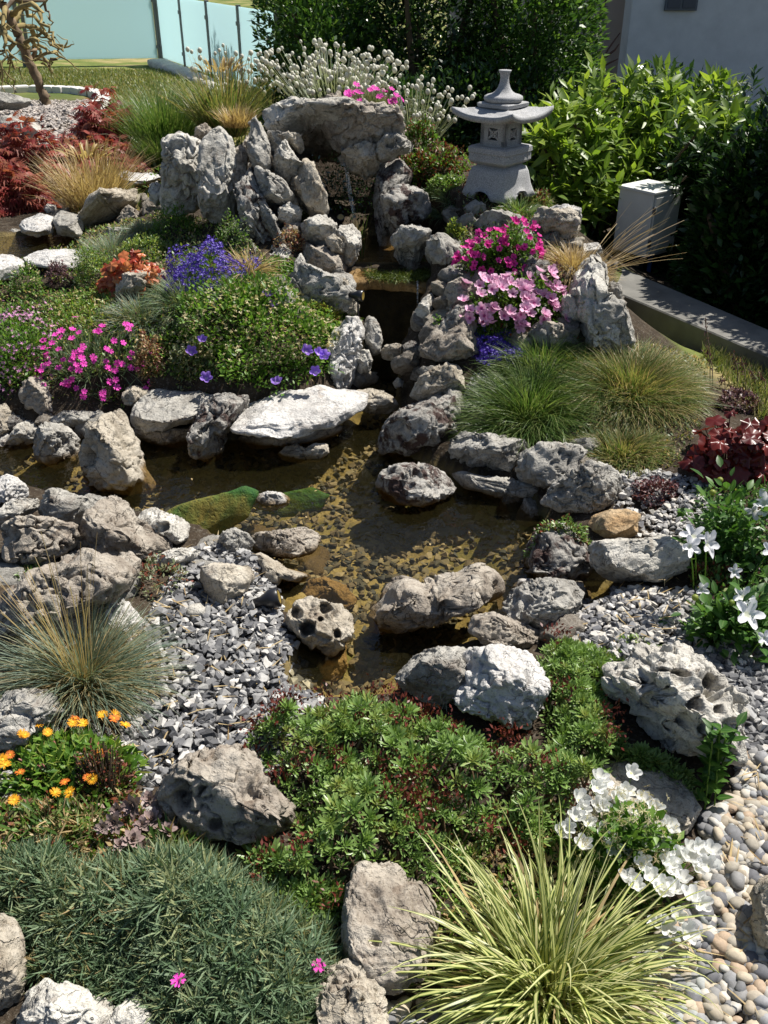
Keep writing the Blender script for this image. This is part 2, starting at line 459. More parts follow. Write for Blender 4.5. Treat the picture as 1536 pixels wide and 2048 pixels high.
ROCKM = {
 'grey': rock_mat('grey_limestone', (.16,.148,.13), (.29,.275,.245), (.47,.45,.405)),
 'pale': rock_mat('pale_limestone', (.25,.232,.20), (.45,.425,.375), (.62,.595,.535), crack=.45, speck=.4),
 'white': rock_mat('white_limestone', (.34,.32,.30), (.52,.50,.47), (.66,.64,.61), crack=.3, speck=.4, stain=(.2,.14,.09)),
 'tan': rock_mat('tan_limestone', (.22,.185,.14), (.36,.315,.245), (.52,.47,.39), crack=.5),
 'orange': rock_mat('orange_sandstone', (.28,.16,.07), (.40,.26,.13), (.48,.36,.22), crack=.25, speck=.25, tide=False),
 'mossy': rock_mat('mossed_limestone', (.12,.11,.10), (.26,.245,.22), (.46,.44,.40), moss=(.045,.018,.014)),
 'brown': rock_mat('brown_limestone', (.14,.11,.085), (.28,.24,.195), (.45,.405,.34), crack=.7),
 'algae': rock_mat('green_algae_covered_rock', (.008,.06,.025), (.03,.10,.015), (.18,.14,.025), crack=.1, tide=False, scale=.6, speck=.1, stain=(.03,.09,.02)),
 'wet': rock_mat('algae_covered_rock', (.10,.06,.02), (.22,.13,.045), (.32,.21,.09), crack=.3, tide=False),
}
ROCKM['wet'].node_tree.nodes  # wet stones share the matte relief

# ------------------------------------------------------------------ rocks
_ICO = {}
def ico(lv):
    if lv not in _ICO:
        bm = bmesh.new(); bmesh.ops.create_icosphere(bm, subdivisions=lv, radius=1)
        V = np.array([v.co[:] for v in bm.verts]); Fq = np.array([[v.index for v in f.verts] for f in bm.faces]); bm.free()
        _ICO[lv] = (V/np.linalg.norm(V, axis=1, keepdims=True), Fq)
    return _ICO[lv]

def vnorm(V, Fq):
    n = np.cross(V[Fq[:, 1]]-V[Fq[:, 0]], V[Fq[:, 2]]-V[Fq[:, 0]]); N = np.zeros_like(V)
    for i in range(3): np.add.at(N, Fq[:, i], n)
    return N/(np.linalg.norm(N, axis=1, keepdims=True)+1e-12)

def polar_radius(P, cx, cy, n=720):
    """radius of a polygon seen from its centre, per angle, lightly smoothed"""
    th = np.arange(n)/n*2*math.pi; R = np.zeros(n); P = np.asarray(P, float)-np.array([cx, cy])
    dx, dy = np.cos(th), np.sin(th)
    for i in range(len(P)):
        a, b2 = P[i], P[(i+1) % len(P)]; e = b2-a
        den = dx*e[1]-dy*e[0]; den = np.where(np.abs(den) < 1e-9, 1e-9, den)
        t = (a[0]*e[1]-a[1]*e[0])/den; s = (a[0]*dy-a[1]*dx)/den
        ok = (t > 0) & (s >= -1e-6) & (s <= 1+1e-6); R = np.where(ok, np.maximum(R, t), R)
    R[R == 0] = R[R > 0].mean()
    k = np.hanning(25); k /= k.sum(); R = np.convolve(np.concatenate([R[-12:], R, R[:12]]), k, 'valid')
    return R

ROCKS = []
def rock(label, poly, kind='grey', t=.62, lvl=6, d=None, mode='view', pits=0, holes=(), cuts=9, rough=1.0, strata=0.0,
         groove=1.0, name='rock', seed=None, group=None, dz=0.0, pow_=.72, lift=0.0, cat='rock', fix=False, crg=1.0, grow=1.07):
    sd_ = seed if seed is not None else len(ROCKS)*31+11
    rg = np.random.default_rng(sd_); poly = np.asarray(poly, float)
    if grow != 1: m0 = (poly.min(0)+poly.max(0))/2; poly = m0+(poly-m0)*grow
    x0, y0 = poly.min(0); x1, y1 = poly.max(0)
    A_ = poly; sh = np.roll(A_, -1, 0); cr = A_[:, 0]*sh[:, 1]-sh[:, 0]*A_[:, 1]
    cx = ((A_[:, 0]+sh[:, 0])*cr).sum()/(3*cr.sum()); cy = ((A_[:, 1]+sh[:, 1])*cr).sum()/(3*cr.sum())
    if lvl == 6 and max(x1-x0, y1-y0) < 140: lvl = 5
    V0, Fq = ico(lvl)
    if mode == 'view':
        Da = 1e9
        if d is None or y1 > 600:
            g = hit(cx, y1-4)
            if kind != 'wet' and kind != 'algae' and g[2] < -.02 and -.25 < g[2]: g = at_z(cx, y1-4, -.015)
            D0 = axdepth(g)
            m = min(x1-x0, y1-y0)/F*D0; Da = D0 + .14*t*m
        if d is None or (y1 > 880 and not fix): D = Da
        else: D = min(d/ray(cx, cy)[1], Da)
        c = at_depth(cx, cy, D); k = D/F
        R = polar_radius(np.stack([(poly[:, 0]-cx), -(poly[:, 1]-cy)], 1), 0, 0)*k
        th = np.arctan2(V0[:, 1], V0[:, 0]) % (2*math.pi); Rt = np.interp(th, np.arange(721)/720*2*math.pi, np.append(R, R[0]))
        rho = np.hypot(V0[:, 0], V0[:, 1])+1e-9
        hw = .5*min(x1-x0, y1-y0)*k*t*2
        B = np.stack([RT, UPV, -AX], 0)
    else:                                     # flat slab: outline on a level plane
        g = hit(cx, y1-2) if d is None else at_z(cx, y1, d)
        zt = g[2]+lift+dz
        W = np.array([at_z(a, b2, zt) for a, b2 in poly])[:, :2]
        c2 = W.mean(0); c = np.array([c2[0], c2[1], zt])
        R = polar_radius(W-c2, 0, 0)
        th = np.arctan2(V0[:, 1], V0[:, 0]) % (2*math.pi); Rt = np.interp(th, np.arange(721)/720*2*math.pi, np.append(R, R[0]))
        rho = np.hypot(V0[:, 0], V0[:, 1])+1e-9; hw = t; B = np.eye(3); dz = 0
    rr = rho**pow_
    p = np.stack([V0[:, 0]/rho*rr*Rt, V0[:, 1]/rho*rr*Rt, np.sign(V0[:, 2])*np.abs(V0[:, 2])**(pow_ if mode == 'view' else .45)*hw], 1)
    size = (R.mean()*.6+hw*.4); sz3 = np.array([R.mean(), R.mean(), hw])
    # chipped facets
    q = p/sz3
    for i in range(cuts):
        nrm = rg.normal(size=3); nrm /= np.linalg.norm(nrm)
        if mode == 'view': nrm[2] = abs(nrm[2])
        nrm /= np.linalg.norm(nrm)
        sup = np.percentile(q @ nrm, 99); o = sup*rg.uniform(.60, .90)
        ex = np.maximum(q @ nrm-o, 0); q = q-ex[:, None]*nrm*.93
    p = q*sz3
    w = p @ B
    s = 1/max(size, .02)
    N = vnorm(w, Fq)
    off = rg.uniform(0, 50, 3)
    n1 = fbm(w*s*1.3+off, 3, sd_)
    n2 = fbm(w*s*3.4+off, 4, sd_+5, ridged=True)
    K = 46; ku = V0[rg.integers(0, len(V0), K)]; qd = V0 + .28*np.stack([noise(V0*2.6+off, 3), noise(V0*2.6+off+9, 4), noise(V0*2.6+off+17, 5)], 1)
    dd_ = np.linalg.norm(qd[:, None]-ku[None], axis=2); ix = np.argsort(dd_, 1)[:, :2]; d1 = dd_[np.arange(len(dd_)), ix[:, 0]]; d2 = dd_[np.arange(len(dd_)), ix[:, 1]]
    kr = rg.normal(0, 1, K); kt = rg.normal(0, 1, (K, 3)); i0 = ix[:, 0]
    crag = .55*kr[i0] + 1.6*np.einsum('ij,ij->i', qd-ku[i0], kt[i0]); edge_ = np.clip((d2-d1)/.10, 0, 1)
    crag = np.clip(crag, -1.6, 1.6)*(.35+.65*edge_) - .5*(1-edge_)
    disp = size*(.12*n1 + .06*(n2-.1)*rough + .055*crag*min(rough, 1)*crg)
    # deep grooves
    g1 = np.abs(fbm(w*s*2.2+off+9, 3, sd_+9)); disp -= size*.13*groove*np.exp(-(g1/.045)**2)
    n3 = fbm(w*(38+0*s)+off, 4, sd_+3, gain=.6); disp += .0045*rough*n3*min(1, size/.08)
    if strata:
        ax_ = np.array([.15, .1, 1.0]) if mode == 'view' else np.array([0, 0, 1.])
        ss = (w @ ax_)*s*strata + .9*fbm(w*s*1.2+off, 3, sd_+21); fr = ss-np.floor(ss)
        disp -= size*.06*np.exp(-((fr-.5)/.10)**2)
    if pits:
        idx = rg.integers(0, len(w), pits); front = (V0[idx] @ np.array([0, .3, 1.])) > -.2 if mode == 'view' else idx > -1
        for i, ok in zip(idx, front):
            if not ok: continue
            r = size*rg.uniform(.08, .26)
            wl = w+r*.9*np.stack([noise(w/r*.8+off, 1), noise(w/r*.8+off+5, 2), noise(w/r*.8+off+11, 6)], 1)*.5
            dd = np.linalg.norm((wl-w[i])*np.array([1, 1, rg.uniform(.6, 1.2)]), axis=1)
            disp -= r*1.0*np.exp(-(dd/r*1.35)**4) - .12*r*np.exp(-((dd-r*1.05)/(r*.3))**2)
    w = w + N*disp[:, None]
    if True:                                  # bring the broad outline back to the real one
        l = w @ B.T; tb_ = np.arctan2(l[:, 1], l[:, 0]) % (2*math.pi); rb = np.hypot(l[:, 0], l[:, 1]); nb = 60
        bi = (tb_/(2*math.pi)*nb).astype(int) % nb; mx = np.zeros(nb); np.maximum.at(mx, bi, rb); mx[mx == 0] = mx.mean()
        mx = (np.roll(mx, 1)+2*mx+np.roll(mx, -1))/4; tc_ = (np.arange(nb)+.5)/nb*2*math.pi
        tgt = np.interp(tc_, np.arange(721)/720*2*math.pi, np.append(R, R[0])); kf = np.clip(tgt/mx, .7, 1.5)
        kk = np.interp(tb_, np.concatenate([[tc_[-1]-2*math.pi], tc_, [tc_[0]+2*math.pi]]), np.concatenate([[kf[-1]], kf, [kf[0]]]))
        l[:, 0] *= kk; l[:, 1] *= kk; w = l @ B
    P = c + w
    for (hx, hy, hr, hd) in holes:
        e = P-CAM; dep = e @ AX; pxv = 768+F*(e @ RT)/dep; pyv = 1024-F*(e @ UPV)/dep
        rr2 = np.hypot((pxv-hx), (pyv-hy)*1.05)/hr*(1+.30*noise(np.stack([pxv, pyv, pxv*0+hx], 1)/(hr*.9), 3))
        fr = (N @ -AX) > -.15
        fall = np.exp(-(rr2*1.05)**6)*fr
        P = P + AX[None]*(fall*hd)[:, None] + (-UPV)[None]*(fall*hd*.15)[:, None]
        rim = np.exp(-((rr2-1.18)/.25)**2)*fr; P = P - AX[None]*(rim*hr*k*.12)[:, None]
    P[:, 2] += dz
    base = np.array([P[:, 0].mean(), P[:, 1].mean(), P[:, 2].min()])
    o = link(name, mesh_np(name, P-base, Fq), ROCKM[kind], None, base)
    tag(o, label, cat, group); ROCKS.append(o); return o
# ------------------------------------------------------------------ ground sheet
def axis(segs):
    out = []
    for a, b_, st in segs: out += list(np.arange(a, b_, st))
    out.append(segs[-1][1]); return np.array(out)
gx = axis([(-120, -20, 10), (-20, -6, 1), (-6, -2.6, .12), (-2.6, 2.9, .027), (2.9, 6, .12), (6, 20, 1), (20, 120, 10)])
gy = axis([(-4, .5, .3), (.5, 5.4, .027), (5.4, 8, .08), (8, 20, .5), (20, 60, 5), (60, 220, 20)])
GX, GY = np.meshgrid(gx, gy)
gz = T(GX.ravel(), GY.ravel())
GV = np.stack([GX.ravel(), GY.ravel(), gz], 1)
nx, ny = len(gx), len(gy)
ii = (np.arange(ny-1)[:, None]*nx+np.arange(nx-1)[None]).ravel()
GF = np.stack([ii, ii+1, ii+nx+1, ii+nx], 1)
# zones of different ground, each where that ground lies: u = turf, v = pond mud
LAWN = [at_z(*p) [:2] for p in [(-300,150,.0),(-300,125,-.1),(560,125,-.1),(560,260,.2),(470,300,.4),(330,330,.45),(260,330,.42),(200,240,.3),(215,200,.25),(150,180,.2),(0,180,.18),(-300,185,.18)]]
LAWN2 = [(1.25, 3.55), (1.45, 3.0), (4, 2.6), (12, 4), (12, 5), (1.2, 5.0), (1.15, 4.2)]
far = sstep(9, 13, GV[:, 1])
turf = np.maximum(np.maximum(sstep(-.05, .1, poly_dist(GV[:, 0], GV[:, 1], LAWN)), sstep(-.05, .1, poly_dist(GV[:, 0], GV[:, 1], LAWN2))), far)
mud = np.zeros(len(GV))
for (lv, dp, _), P in list(zip(WATERS, WPOLY))[:NWATER]: mud = np.maximum(mud, sstep(-.05, .02, poly_dist(GV[:, 0], GV[:, 1], P))*(GV[:, 2] < lv+.02))
m, nt, out = newmat('garden_soil'); b = NB(nt)
a = b.n('ShaderNodeAttribute', attribute_name='uvr'); sp = b.n('ShaderNodeSeparateXYZ'); b.l(a.outputs['Vector'], sp.inputs[0])
geo = b.n('ShaderNodeNewGeometry'); gp = geo.outputs['Position']
n1 = b.noise(gp, 14, 6, .65); n2 = b.noise(gp, 90, 4, .7)
soil = b.ramp(n1, [(.3, (.022, .016, .011)), (.55, (.05, .037, .025)), (.78, (.10, .08, .058))])
soil = b.mix(b.math('MULTIPLY', b.ramp(n2, [(.55, (0, 0, 0)), (.62, (1, 1, 1))]), .5), soil, (.15, .135, .11))
mudc = b.ramp(b.noise(gp, 9, 5, .6), [(.3, (.09, .068, .025)), (.5, (.23, .175, .07)), (.7, (.33, .26, .12))])
mudc = b.mix(b.math('MULTIPLY', b.ramp(n2, [(.50, (0, 0, 0)), (.6, (1, 1, 1))]), .5), mudc, (.05, .04, .02))
algae = b.ramp(b.noise(gp, 3.2, 3, .5), [(.52, (0, 0, 0)), (.62, (1, 1, 1))])
mudc = b.mix(b.math('MULTIPLY', algae, .55), mudc, (.09, .10, .02))
tf = b.ramp(b.noise(gp, 1.2, 5, .6), [(.35, (.09, .13, .03)), (.50, (.15, .17, .045)), (.62, (.32, .26, .12))])
col = b.mix(sp.outputs[0], soil, tf); col = b.mix(sp.outputs[1], col, mudc)
p = b.n('ShaderNodeBsdfPrincipled'); p.inputs['Roughness'].default_value = .95; p.inputs['Specular IOR Level'].default_value = .15; b.l(col, p.inputs['Base Color'])
bp = b.n('ShaderNodeBump'); bp.inputs['Strength'].default_value = .8; bp.inputs['Distance'].default_value = .015
b.l(b.math('ADD', n1, b.math('MULTIPLY', n2, .5)), bp.inputs['Height']); b.l(bp.outputs[0], p.inputs['Normal']); b.l(p.outputs[0], out.inputs[0])
ground = link('ground', mesh_np('ground', GV, GF, True, np.stack([turf, mud, turf*0], 1)), m)
ground['kind'] = 'structure'

# ------------------------------------------------------------------ water
def water_mat(name, tint, rough=.02, bs=9.0, bd=.004, murk=.14):
    m, nt, out = newmat(name); b = NB(nt); geo = b.n('ShaderNodeNewGeometry')
    tr = b.n('ShaderNodeBsdfTransparent'); tr.inputs[0].default_value = (*tint, 1)
    df = b.n('ShaderNodeBsdfDiffuse'); df.inputs[0].default_value = (.10, .085, .03, 1)
    mm = b.n('ShaderNodeMixShader'); mm.inputs[0].default_value = murk; b.l(tr.outputs[0], mm.inputs[1]); b.l(df.outputs[0], mm.inputs[2])
    gl = b.n('ShaderNodeBsdfGlossy'); gl.inputs['Roughness'].default_value = rough
    fr = b.n('ShaderNodeFresnel'); fr.inputs[0].default_value = 1.33
    mx = b.n('ShaderNodeMixShader'); b.l(fr.outputs[0], mx.inputs[0]); b.l(mm.outputs[0], mx.inputs[1]); b.l(gl.outputs[0], mx.inputs[2])
    bp = b.n('ShaderNodeBump'); bp.inputs['Strength'].default_value = 1; bp.inputs['Distance'].default_value = bd
    h = b.math('ADD', b.noise(geo.outputs['Position'], bs, 3, .5, 1.5), b.math('MULTIPLY', b.noise(geo.outputs['Position'], bs*4, 2, .5), .25))
    b.l(h, bp.inputs['Height']); b.l(bp.outputs[0], gl.inputs['Normal']); b.l(bp.outputs[0], fr.inputs['Normal'])
    b.l(mx.outputs[0], out.inputs[0]); return m
WM = water_mat('clear_brown_water', (.93, .89, .74), bd=.006, murk=.05)
WM2 = water_mat('flowing_water', (.8, .76, .62), bs=24, bd=.012, murk=.08)
for i, ((lv, dp, P0), P) in enumerate(zip(WATERS[:NWATER], WPOLY)):
    if i == 1: P = np.array([at_z(a_, b_, lv) for a_, b_ in [(716,549),(760,553),(800,560),(860,566),(878,560),(880,510),(820,480),(770,440),(745,425),(690,440),(712,500)]])[:, :2]
    c = P.mean(0); Q = P + (P-c)/np.linalg.norm(P-c, axis=1, keepdims=True)*(.0 if i == 1 else .05)
    bm = bmesh.new(); vs = [bm.verts.new((x, y, lv)) for x, y in Q]; bm.faces.new(vs); bmesh.ops.triangulate(bm, faces=bm.faces[:])
    bmesh.ops.recalc_face_normals(bm, faces=bm.faces[:])
    if sum(f.normal.z for f in bm.faces) < 0: bmesh.ops.reverse_faces(bm, faces=bm.faces[:])
    me = bpy.data.meshes.new('water'); bm.to_mesh(me); bm.free()
    o = link('pond_water' if i == 0 else 'stream_water', me, WM if i in (0,) else WM2); o['kind'] = 'structure'

# ------------------------------------------------------------------ the garden's rocks (outlines as they lie in the garden)
R = rock
# arch over the spring
R('pale cracked limestone boulder forming the left end of the arch over the spring', [(524,205),(545,194),(575,192),(620,205),(660,210),(700,207),(722,222),(715,250),(680,252),(655,246),(620,246),(598,248),(575,262),(548,264),(532,245)], 'pale', t=.8, d=4.72, holes=())
R('long grey brown boulder forming the right end of the arch over the spring', [(640,240),(660,225),(700,212),(730,208),(772,214),(798,232),(806,262),(788,285),(740,292),(695,296),(668,285),(655,262)], 'brown', t=.8, d=4.68)
R('rounded brown stone wedged under the right end of the arch', [(676,303),(705,300),(740,278),(758,279),(767,300),(755,330),(730,349),(705,338),(683,322)], 'tan', t=.7, d=4.62)
R('small grey stone with holes at the right foot of the arch', [(757,283),(775,270),(805,267),(827,276),(824,290),(800,302),(785,312),(762,318),(752,305)], 'grey', t=.8, d=4.62, holes=[(780,286,9,.05),(796,280,5,.03)], pits=4, lvl=5)
R('hidden boulder behind the arch, added to shade the spring cave', [(550,222),(600,208),(700,216),(790,228),(795,292),(700,302),(560,290)], 'brown', t=1.3, d=5.02)  # added out of sight to keep the sun out of the cave
R('dark rock wall along the right side of the cave below the wedged stone', [(755,325),(800,310),(830,340),(800,400),(790,470),(770,500),(752,470),(748,400)], 'mossy', t=.6, d=4.62)
# left of the spring
R('tall fluted pale limestone block left of the waterfall', [(312,405),(318,370),(328,330),(328,290),(342,268),(365,263),(388,265),(408,285),(405,330),(402,390),(385,412),(350,418)], 'pale', t=.7, groove=1.5, d=4.62, seed=42)
R('smooth light upright limestone block between the fluted block and the pitted slab', [(392,400),(398,330),(408,290),(432,263),(452,270),(470,292),(474,330),(470,390),(462,425),(438,436),(410,430)], 'pale', t=.7, d=4.48, groove=.7)
R('small pale stone at the left foot of the fluted block', [(300,372),(315,362),(328,372),(330,398),(312,410),(300,400)], 'pale', lvl=5, d=4.7)
R('narrow upright slab standing left of the arch', [(497,240),(512,228),(524,240),(528,262),(541,290),(544,335),(538,350),(515,345),(500,330),(495,285)], 'grey', t=.9, d=4.55)
R('small tan stone tucked under the left end of the arch', [(550,264),(562,262),(585,270),(603,275),(606,292),(598,301),(580,290),(560,280),(550,272)], 'tan', lvl=5, d=4.56)
R('large leaning tan slab beside the spring water', [(544,300),(553,276),(572,285),(590,310),(606,330),(600,352),(578,362),(552,358),(545,330)], 'pale', t=.8, d=4.5)
R('wet sloping tan stone with orange stain beside the spring', [(575,362),(600,335),(610,315),(630,330),(645,360),(655,395),(656,420),(645,430),(618,425),(598,400),(580,380)], 'tan', t=.6, d=4.45)
R('knobbly grey rock leaning below the upright slab', [(500,330),(515,328),(545,350),(572,365),(592,388),(588,402),(560,405),(530,398),(515,370)], 'grey', pits=6, d=4.36)
R('tall dark pitted limestone slab on the left flank of the waterfall', [(470,395),(482,345),(500,330),(515,370),(532,400),(548,440),(558,490),(552,520),(530,520),(505,480),(485,450)], 'mossy', pits=16, groove=1.6, d=4.32)
R('pitted pale stone above the campanula cushion left of the waterfall', [(538,510),(545,485),(562,480),(580,500),(590,520),(592,560),(585,575),(560,572),(540,560)], 'pale', pits=8, d=4.12)
R('flat headed pale rock on top of the left waterfall pillar', [(602,445),(625,428),(655,430),(672,445),(674,470),(662,490),(630,486),(605,475)], 'pale', groove=1.6, d=4.25)
R('grey upright stone right of the left waterfall pillar', [(674,470),(680,450),(705,446),(720,465),(722,490),(712,515),(700,530),(686,520),(676,495)], 'pale', d=4.2)
R('broad brown stone on the left side of the waterfall lip', [(600,515),(602,480),(615,474),(628,490),(655,492),(680,505),(695,530),(692,548),(665,552),(625,545),(603,540)], 'brown', d=4.14)
R('grey mortar block below the broad brown stone beside the waterfall', [(548,575),(585,545),(605,530),(650,545),(700,545),(712,575),(700,610),(640,615),(580,610)], 'grey', d=4.1, lvl=5)
R('lumpy pale rock above the long white slab beside the waterfall', [(624,580),(640,562),(660,557),(690,560),(708,585),(716,605),(714,630),(690,635),(655,628),(630,612)], 'tan', pits=6, d=3.95)
R('small round grey rock beside the campanula cushion', [(546,592),(562,578),(580,576),(596,595),(595,615),(575,625),(552,618)], 'grey', pits=4, lvl=5, d=4.0)
R('long rough white slab sloping down beside the lower stream', [(650,735),(655,690),(668,660),(690,638),(715,636),(728,655),(725,690),(712,730),(705,760),(690,785),(662,778),(645,762)], 'white', t=.5, pits=10, d=3.72)
R('smooth upright grey stone between the long white slab and the fall', [(726,650),(735,633),(748,634),(760,655),(765,680),(760,705),(742,708),(730,690)], 'grey', lvl=5, d=3.82, groove=.4)
R('small pale rounded stone below the smooth upright stone', [(713,715),(722,700),(738,700),(745,722),(738,745),(722,748),(712,735)], 'pale', lvl=5, d=3.72)
R('short flat stone lying across the foot of the waterfall', [(762,700),(775,688),(805,690),(826,700),(828,715),(808,720),(785,720),(765,714)], 'tan', lvl=5, d=3.75)
# waterfall recess
R('brown algae stained rock lip overhanging the waterfall', [(698,572),(705,548),(712,512),(790,500),(880,508),(892,545),(885,575),(840,580),(770,572)], 'wet', t=.035, mode='flat', d=.385, groove=.2, rough=.5, cuts=2, lvl=6)
R('pale angular rock leaning in the dark beside the waterfall', [(823,632),(840,605),(862,582),(872,590),(868,612),(866,640),(840,656),(830,652)], 'pale', t=.7, d=3.85, lvl=5, cuts=14, groove=.3)
# right flank
R('jagged grey rock right of the spring cave', [(760,385),(775,368),(800,360),(830,372),(855,390),(862,415),(845,435),(820,440),(795,470),(780,455),(768,420)], 'mossy', pits=8, groove=1.5, d=4.42)
R('weathered grey rock above the waterfall on the right', [(782,470),(795,450),(825,445),(850,450),(866,470),(850,500),(830,528),(808,530),(790,505)], 'grey', pits=6, d=4.2)
R('large dark grey rock right of the waterfall lip', [(852,505),(860,475),(878,465),(900,478),(925,485),(948,500),(955,525),(945,552),(925,560),(895,545),(868,530)], 'grey', d=4.05, groove=.8)
R('brown rock under the petunias right of the waterfall', [(885,600),(895,570),(920,558),(950,575),(960,610),(930,630),(900,625)], 'brown', lvl=5, d=3.98)
R('rough dark rock at the corner of the waterfall and lower stream', [(838,690),(860,660),(885,640),(925,635),(955,650),(965,690),(955,712),(905,722),(865,725),(845,712)], 'brown', pits=10, d=3.66)
R('mossy boulder stacked above the stream bend on the right', [(868,665),(880,640),(905,618),(935,612),(955,640),(950,665),(915,672),(890,680)], 'mossy', pits=5, lvl=5, d=3.78)
R('light brown rock above the right bank of the stream', [(822,790),(832,765),(862,738),(895,725),(922,730),(938,745),(935,775),(905,790),(870,795),(840,800)], 'tan', pits=4, d=3.48)
R('big grey pitted rock on the right bank where the stream enters the pond', [(752,885),(765,855),(785,830),(815,808),(850,792),(885,778),(905,785),(922,820),(925,850),(900,880),(880,905),(845,920),(800,915),(765,905)], 'mossy', pits=9, d=3.28, groove=.7)
R('long smooth grey boulder on the right shore under the grass tuft', [(902,905),(905,880),(930,862),(965,868),(1010,872),(1045,880),(1060,905),(1048,940),(1010,955),(960,948),(920,935)], 'grey', d=3.0, groove=.8, t=.7)
R('blocky grey boulder with a split on the right shore', [(1036,935),(1048,905),(1075,888),(1110,882),(1150,890),(1166,905),(1162,935),(1135,965),(1085,975),(1045,960)], 'grey', d=2.95, groove=1.4, t=.7)
R('dark waterline rock below the two grey shore boulders', [(905,940),(960,950),(1050,960),(1100,975),(1085,1010),(1010,1000),(930,975)], 'grey', d=2.95, lvl=5, t=.7)
R('flat rough grey boulder sloping to the gravel on the right shore', [(1085,1005),(1105,970),(1140,940),(1180,922),(1215,928),(1235,950),(1245,985),(1235,1012),(1180,1025),(1120,1022)], 'grey', d=2.8, pits=6, t=.5)
R('orange brown rounded stone on the right bank', [(1185,1050),(1195,1032),(1225,1020),(1262,1020),(1280,1032),(1280,1062),(1255,1082),(1205,1080)], 'orange', groove=.1, rough=.4, lvl=5, t=.8)
R('large oval pale boulder below the orange stone', [(1187,1100),(1200,1085),(1240,1078),(1290,1078),(1330,1072),(1365,1085),(1380,1110),(1368,1138),(1330,1160),(1280,1172),(1235,1165),(1200,1140)], 'pale', groove=.45, rough=.7, t=.8)
R('dark holed rock carrying green succulents on the right shore', [(1052,1140),(1060,1105),(1075,1070),(1105,1045),(1140,1050),(1165,1085),(1185,1120),(1175,1155),(1140,1168),(1090,1158)], 'mossy', pits=12, d=2.58)
# rock in the pond
R('pitted tufa rock standing in the pond', [(755,970),(762,945),(785,930),(815,925),(850,926),(880,940),(905,962),(908,980),(885,1000),(845,1012),(795,1008),(765,995)], 'mossy', pits=16, d=2.98, t=.7)
R('small pair of brown stones in the water under the white slab', [(556,908),(572,892),(592,888),(610,896),(630,886),(652,888),(656,905),(640,922),(600,926),(565,920)], 'tan', lvl=5, groove=1.4, d=3.2)
R('white tipped stone just breaking the pond surface', [(500,1000),(512,985),(535,978),(560,980),(578,992),(572,1006),(545,1016),(515,1014)], 'white', lvl=5, pits=4, d=2.86, dz=-.01)
R('mossy stone under the water behind the white tipped stone', [(520,985),(560,955),(620,942),(655,958),(640,985),(590,1005),(540,1012)], 'algae', lvl=5, d=3.0, t=.25, dz=-.07, groove=0, crg=0, rough=.2, cuts=2, fix=True)
R('long green algae covered slab under the water left of the pond', [(255,1030),(300,985),(350,958),(420,938),(480,920),(508,935),(485,985),(430,1020),(395,1052),(330,1050)], 'algae', lvl=5, d=3.02, t=.15, dz=-.10, groove=0, crg=0, rough=.1, cuts=2, fix=True)
R('small pale stone in the shallow stream below the fall', [(786,765),(795,755),(812,756),(820,766),(810,776),(792,776)], 'pale', lvl=4, d=3.62)
R('long knobbly driftwood shaped rock lying across the near water', [(736,1250),(742,1222),(762,1205),(778,1175),(800,1157),(826,1162),(848,1168),(885,1150),(930,1142),(962,1130),(990,1145),(1012,1170),(1014,1192),(985,1212),(950,1218),(905,1225),(868,1248),(820,1262),(775,1272),(745,1266)], 'brown', pits=7, groove=.8, t=.9, d=2.33)
R('skull like holed stone half out of the near water', [(578,1228),(592,1206),(618,1198),(645,1203),(678,1212),(700,1235),(705,1262),(690,1290),(660,1312),(625,1318),(590,1305),(566,1285),(562,1262)], 'tan', d=2.22, t=.7, holes=[(592,1226,14,.06),(648,1217,13,.05),(615,1255,15,.09),(592,1282,9,.04),(672,1268,10,.05),(640,1238,6,.03)], groove=.3, pits=2)
R('submerged orange brown stone below the skull like stone', [(628,1315),(650,1290),(690,1285),(694,1320),(685,1350),(655,1362),(632,1350)], 'wet', lvl=5, d=2.14, t=.7, dz=-.02, groove=.4)
R('rounded orange brown stone lying under water above the skull like stone', [(588,1175),(620,1150),(650,1145),(690,1162),(712,1192),(690,1212),(640,1208),(600,1195)], 'wet', lvl=5, d=2.42, t=.5, dz=-.02, groove=.4)
R('long tan stone on the gravel edge of the pond', [(508,1115),(520,1106),(545,1118),(570,1135),(600,1143),(620,1152),(608,1165),(580,1162),(555,1170),(530,1150)], 'tan', lvl=5, d=2.45, t=.9, cuts=5)
R('flat layered dark stone running into the pond from the gravel', [(488,1085),(510,1066),(560,1060),(605,1054),(632,1068),(638,1088),(620,1108),(580,1118),(530,1112),(500,1108)], 'brown', strata=2.2, d=2.58)
R('grey flat rock on the upper gravel edge beside the layered stone', [(432,1082),(448,1062),(470,1056),(496,1068),(508,1085),(495,1105),(465,1110),(445,1100)], 'grey', lvl=5, d=2.6)
R('grey rock behind the sunlit white boulder at the near shore', [(790,1365),(815,1335),(845,1310),(880,1298),(925,1300),(955,1320),(935,1360),(910,1395),(865,1410),(815,1395)], 'grey', d=2.05, groove=.5)
R('sunlit rough white boulder on the near shore', [(913,1370),(920,1335),(950,1308),(985,1295),(1020,1302),(1065,1315),(1085,1345),(1098,1390),(1092,1440),(1050,1462),(1005,1450),(960,1430),(925,1415),(908,1395)], 'white', pits=6, groove=.8, d=1.93, t=.6)
R('lumpy grey boulder on the near right shore', [(1010,1215),(1035,1180),(1070,1162),(1110,1158),(1150,1165),(1166,1185),(1160,1215),(1140,1240),(1105,1258),(1060,1255),(1025,1240)], 'grey', pits=8, d=2.32)
R('low grey boulder in front of the lumpy one on the near right shore', [(938,1262),(950,1235),(985,1225),(1020,1238),(1060,1255),(1092,1270),(1090,1298),(1060,1310),(1010,1302),(965,1285)], 'brown', pits=4, d=2.2)
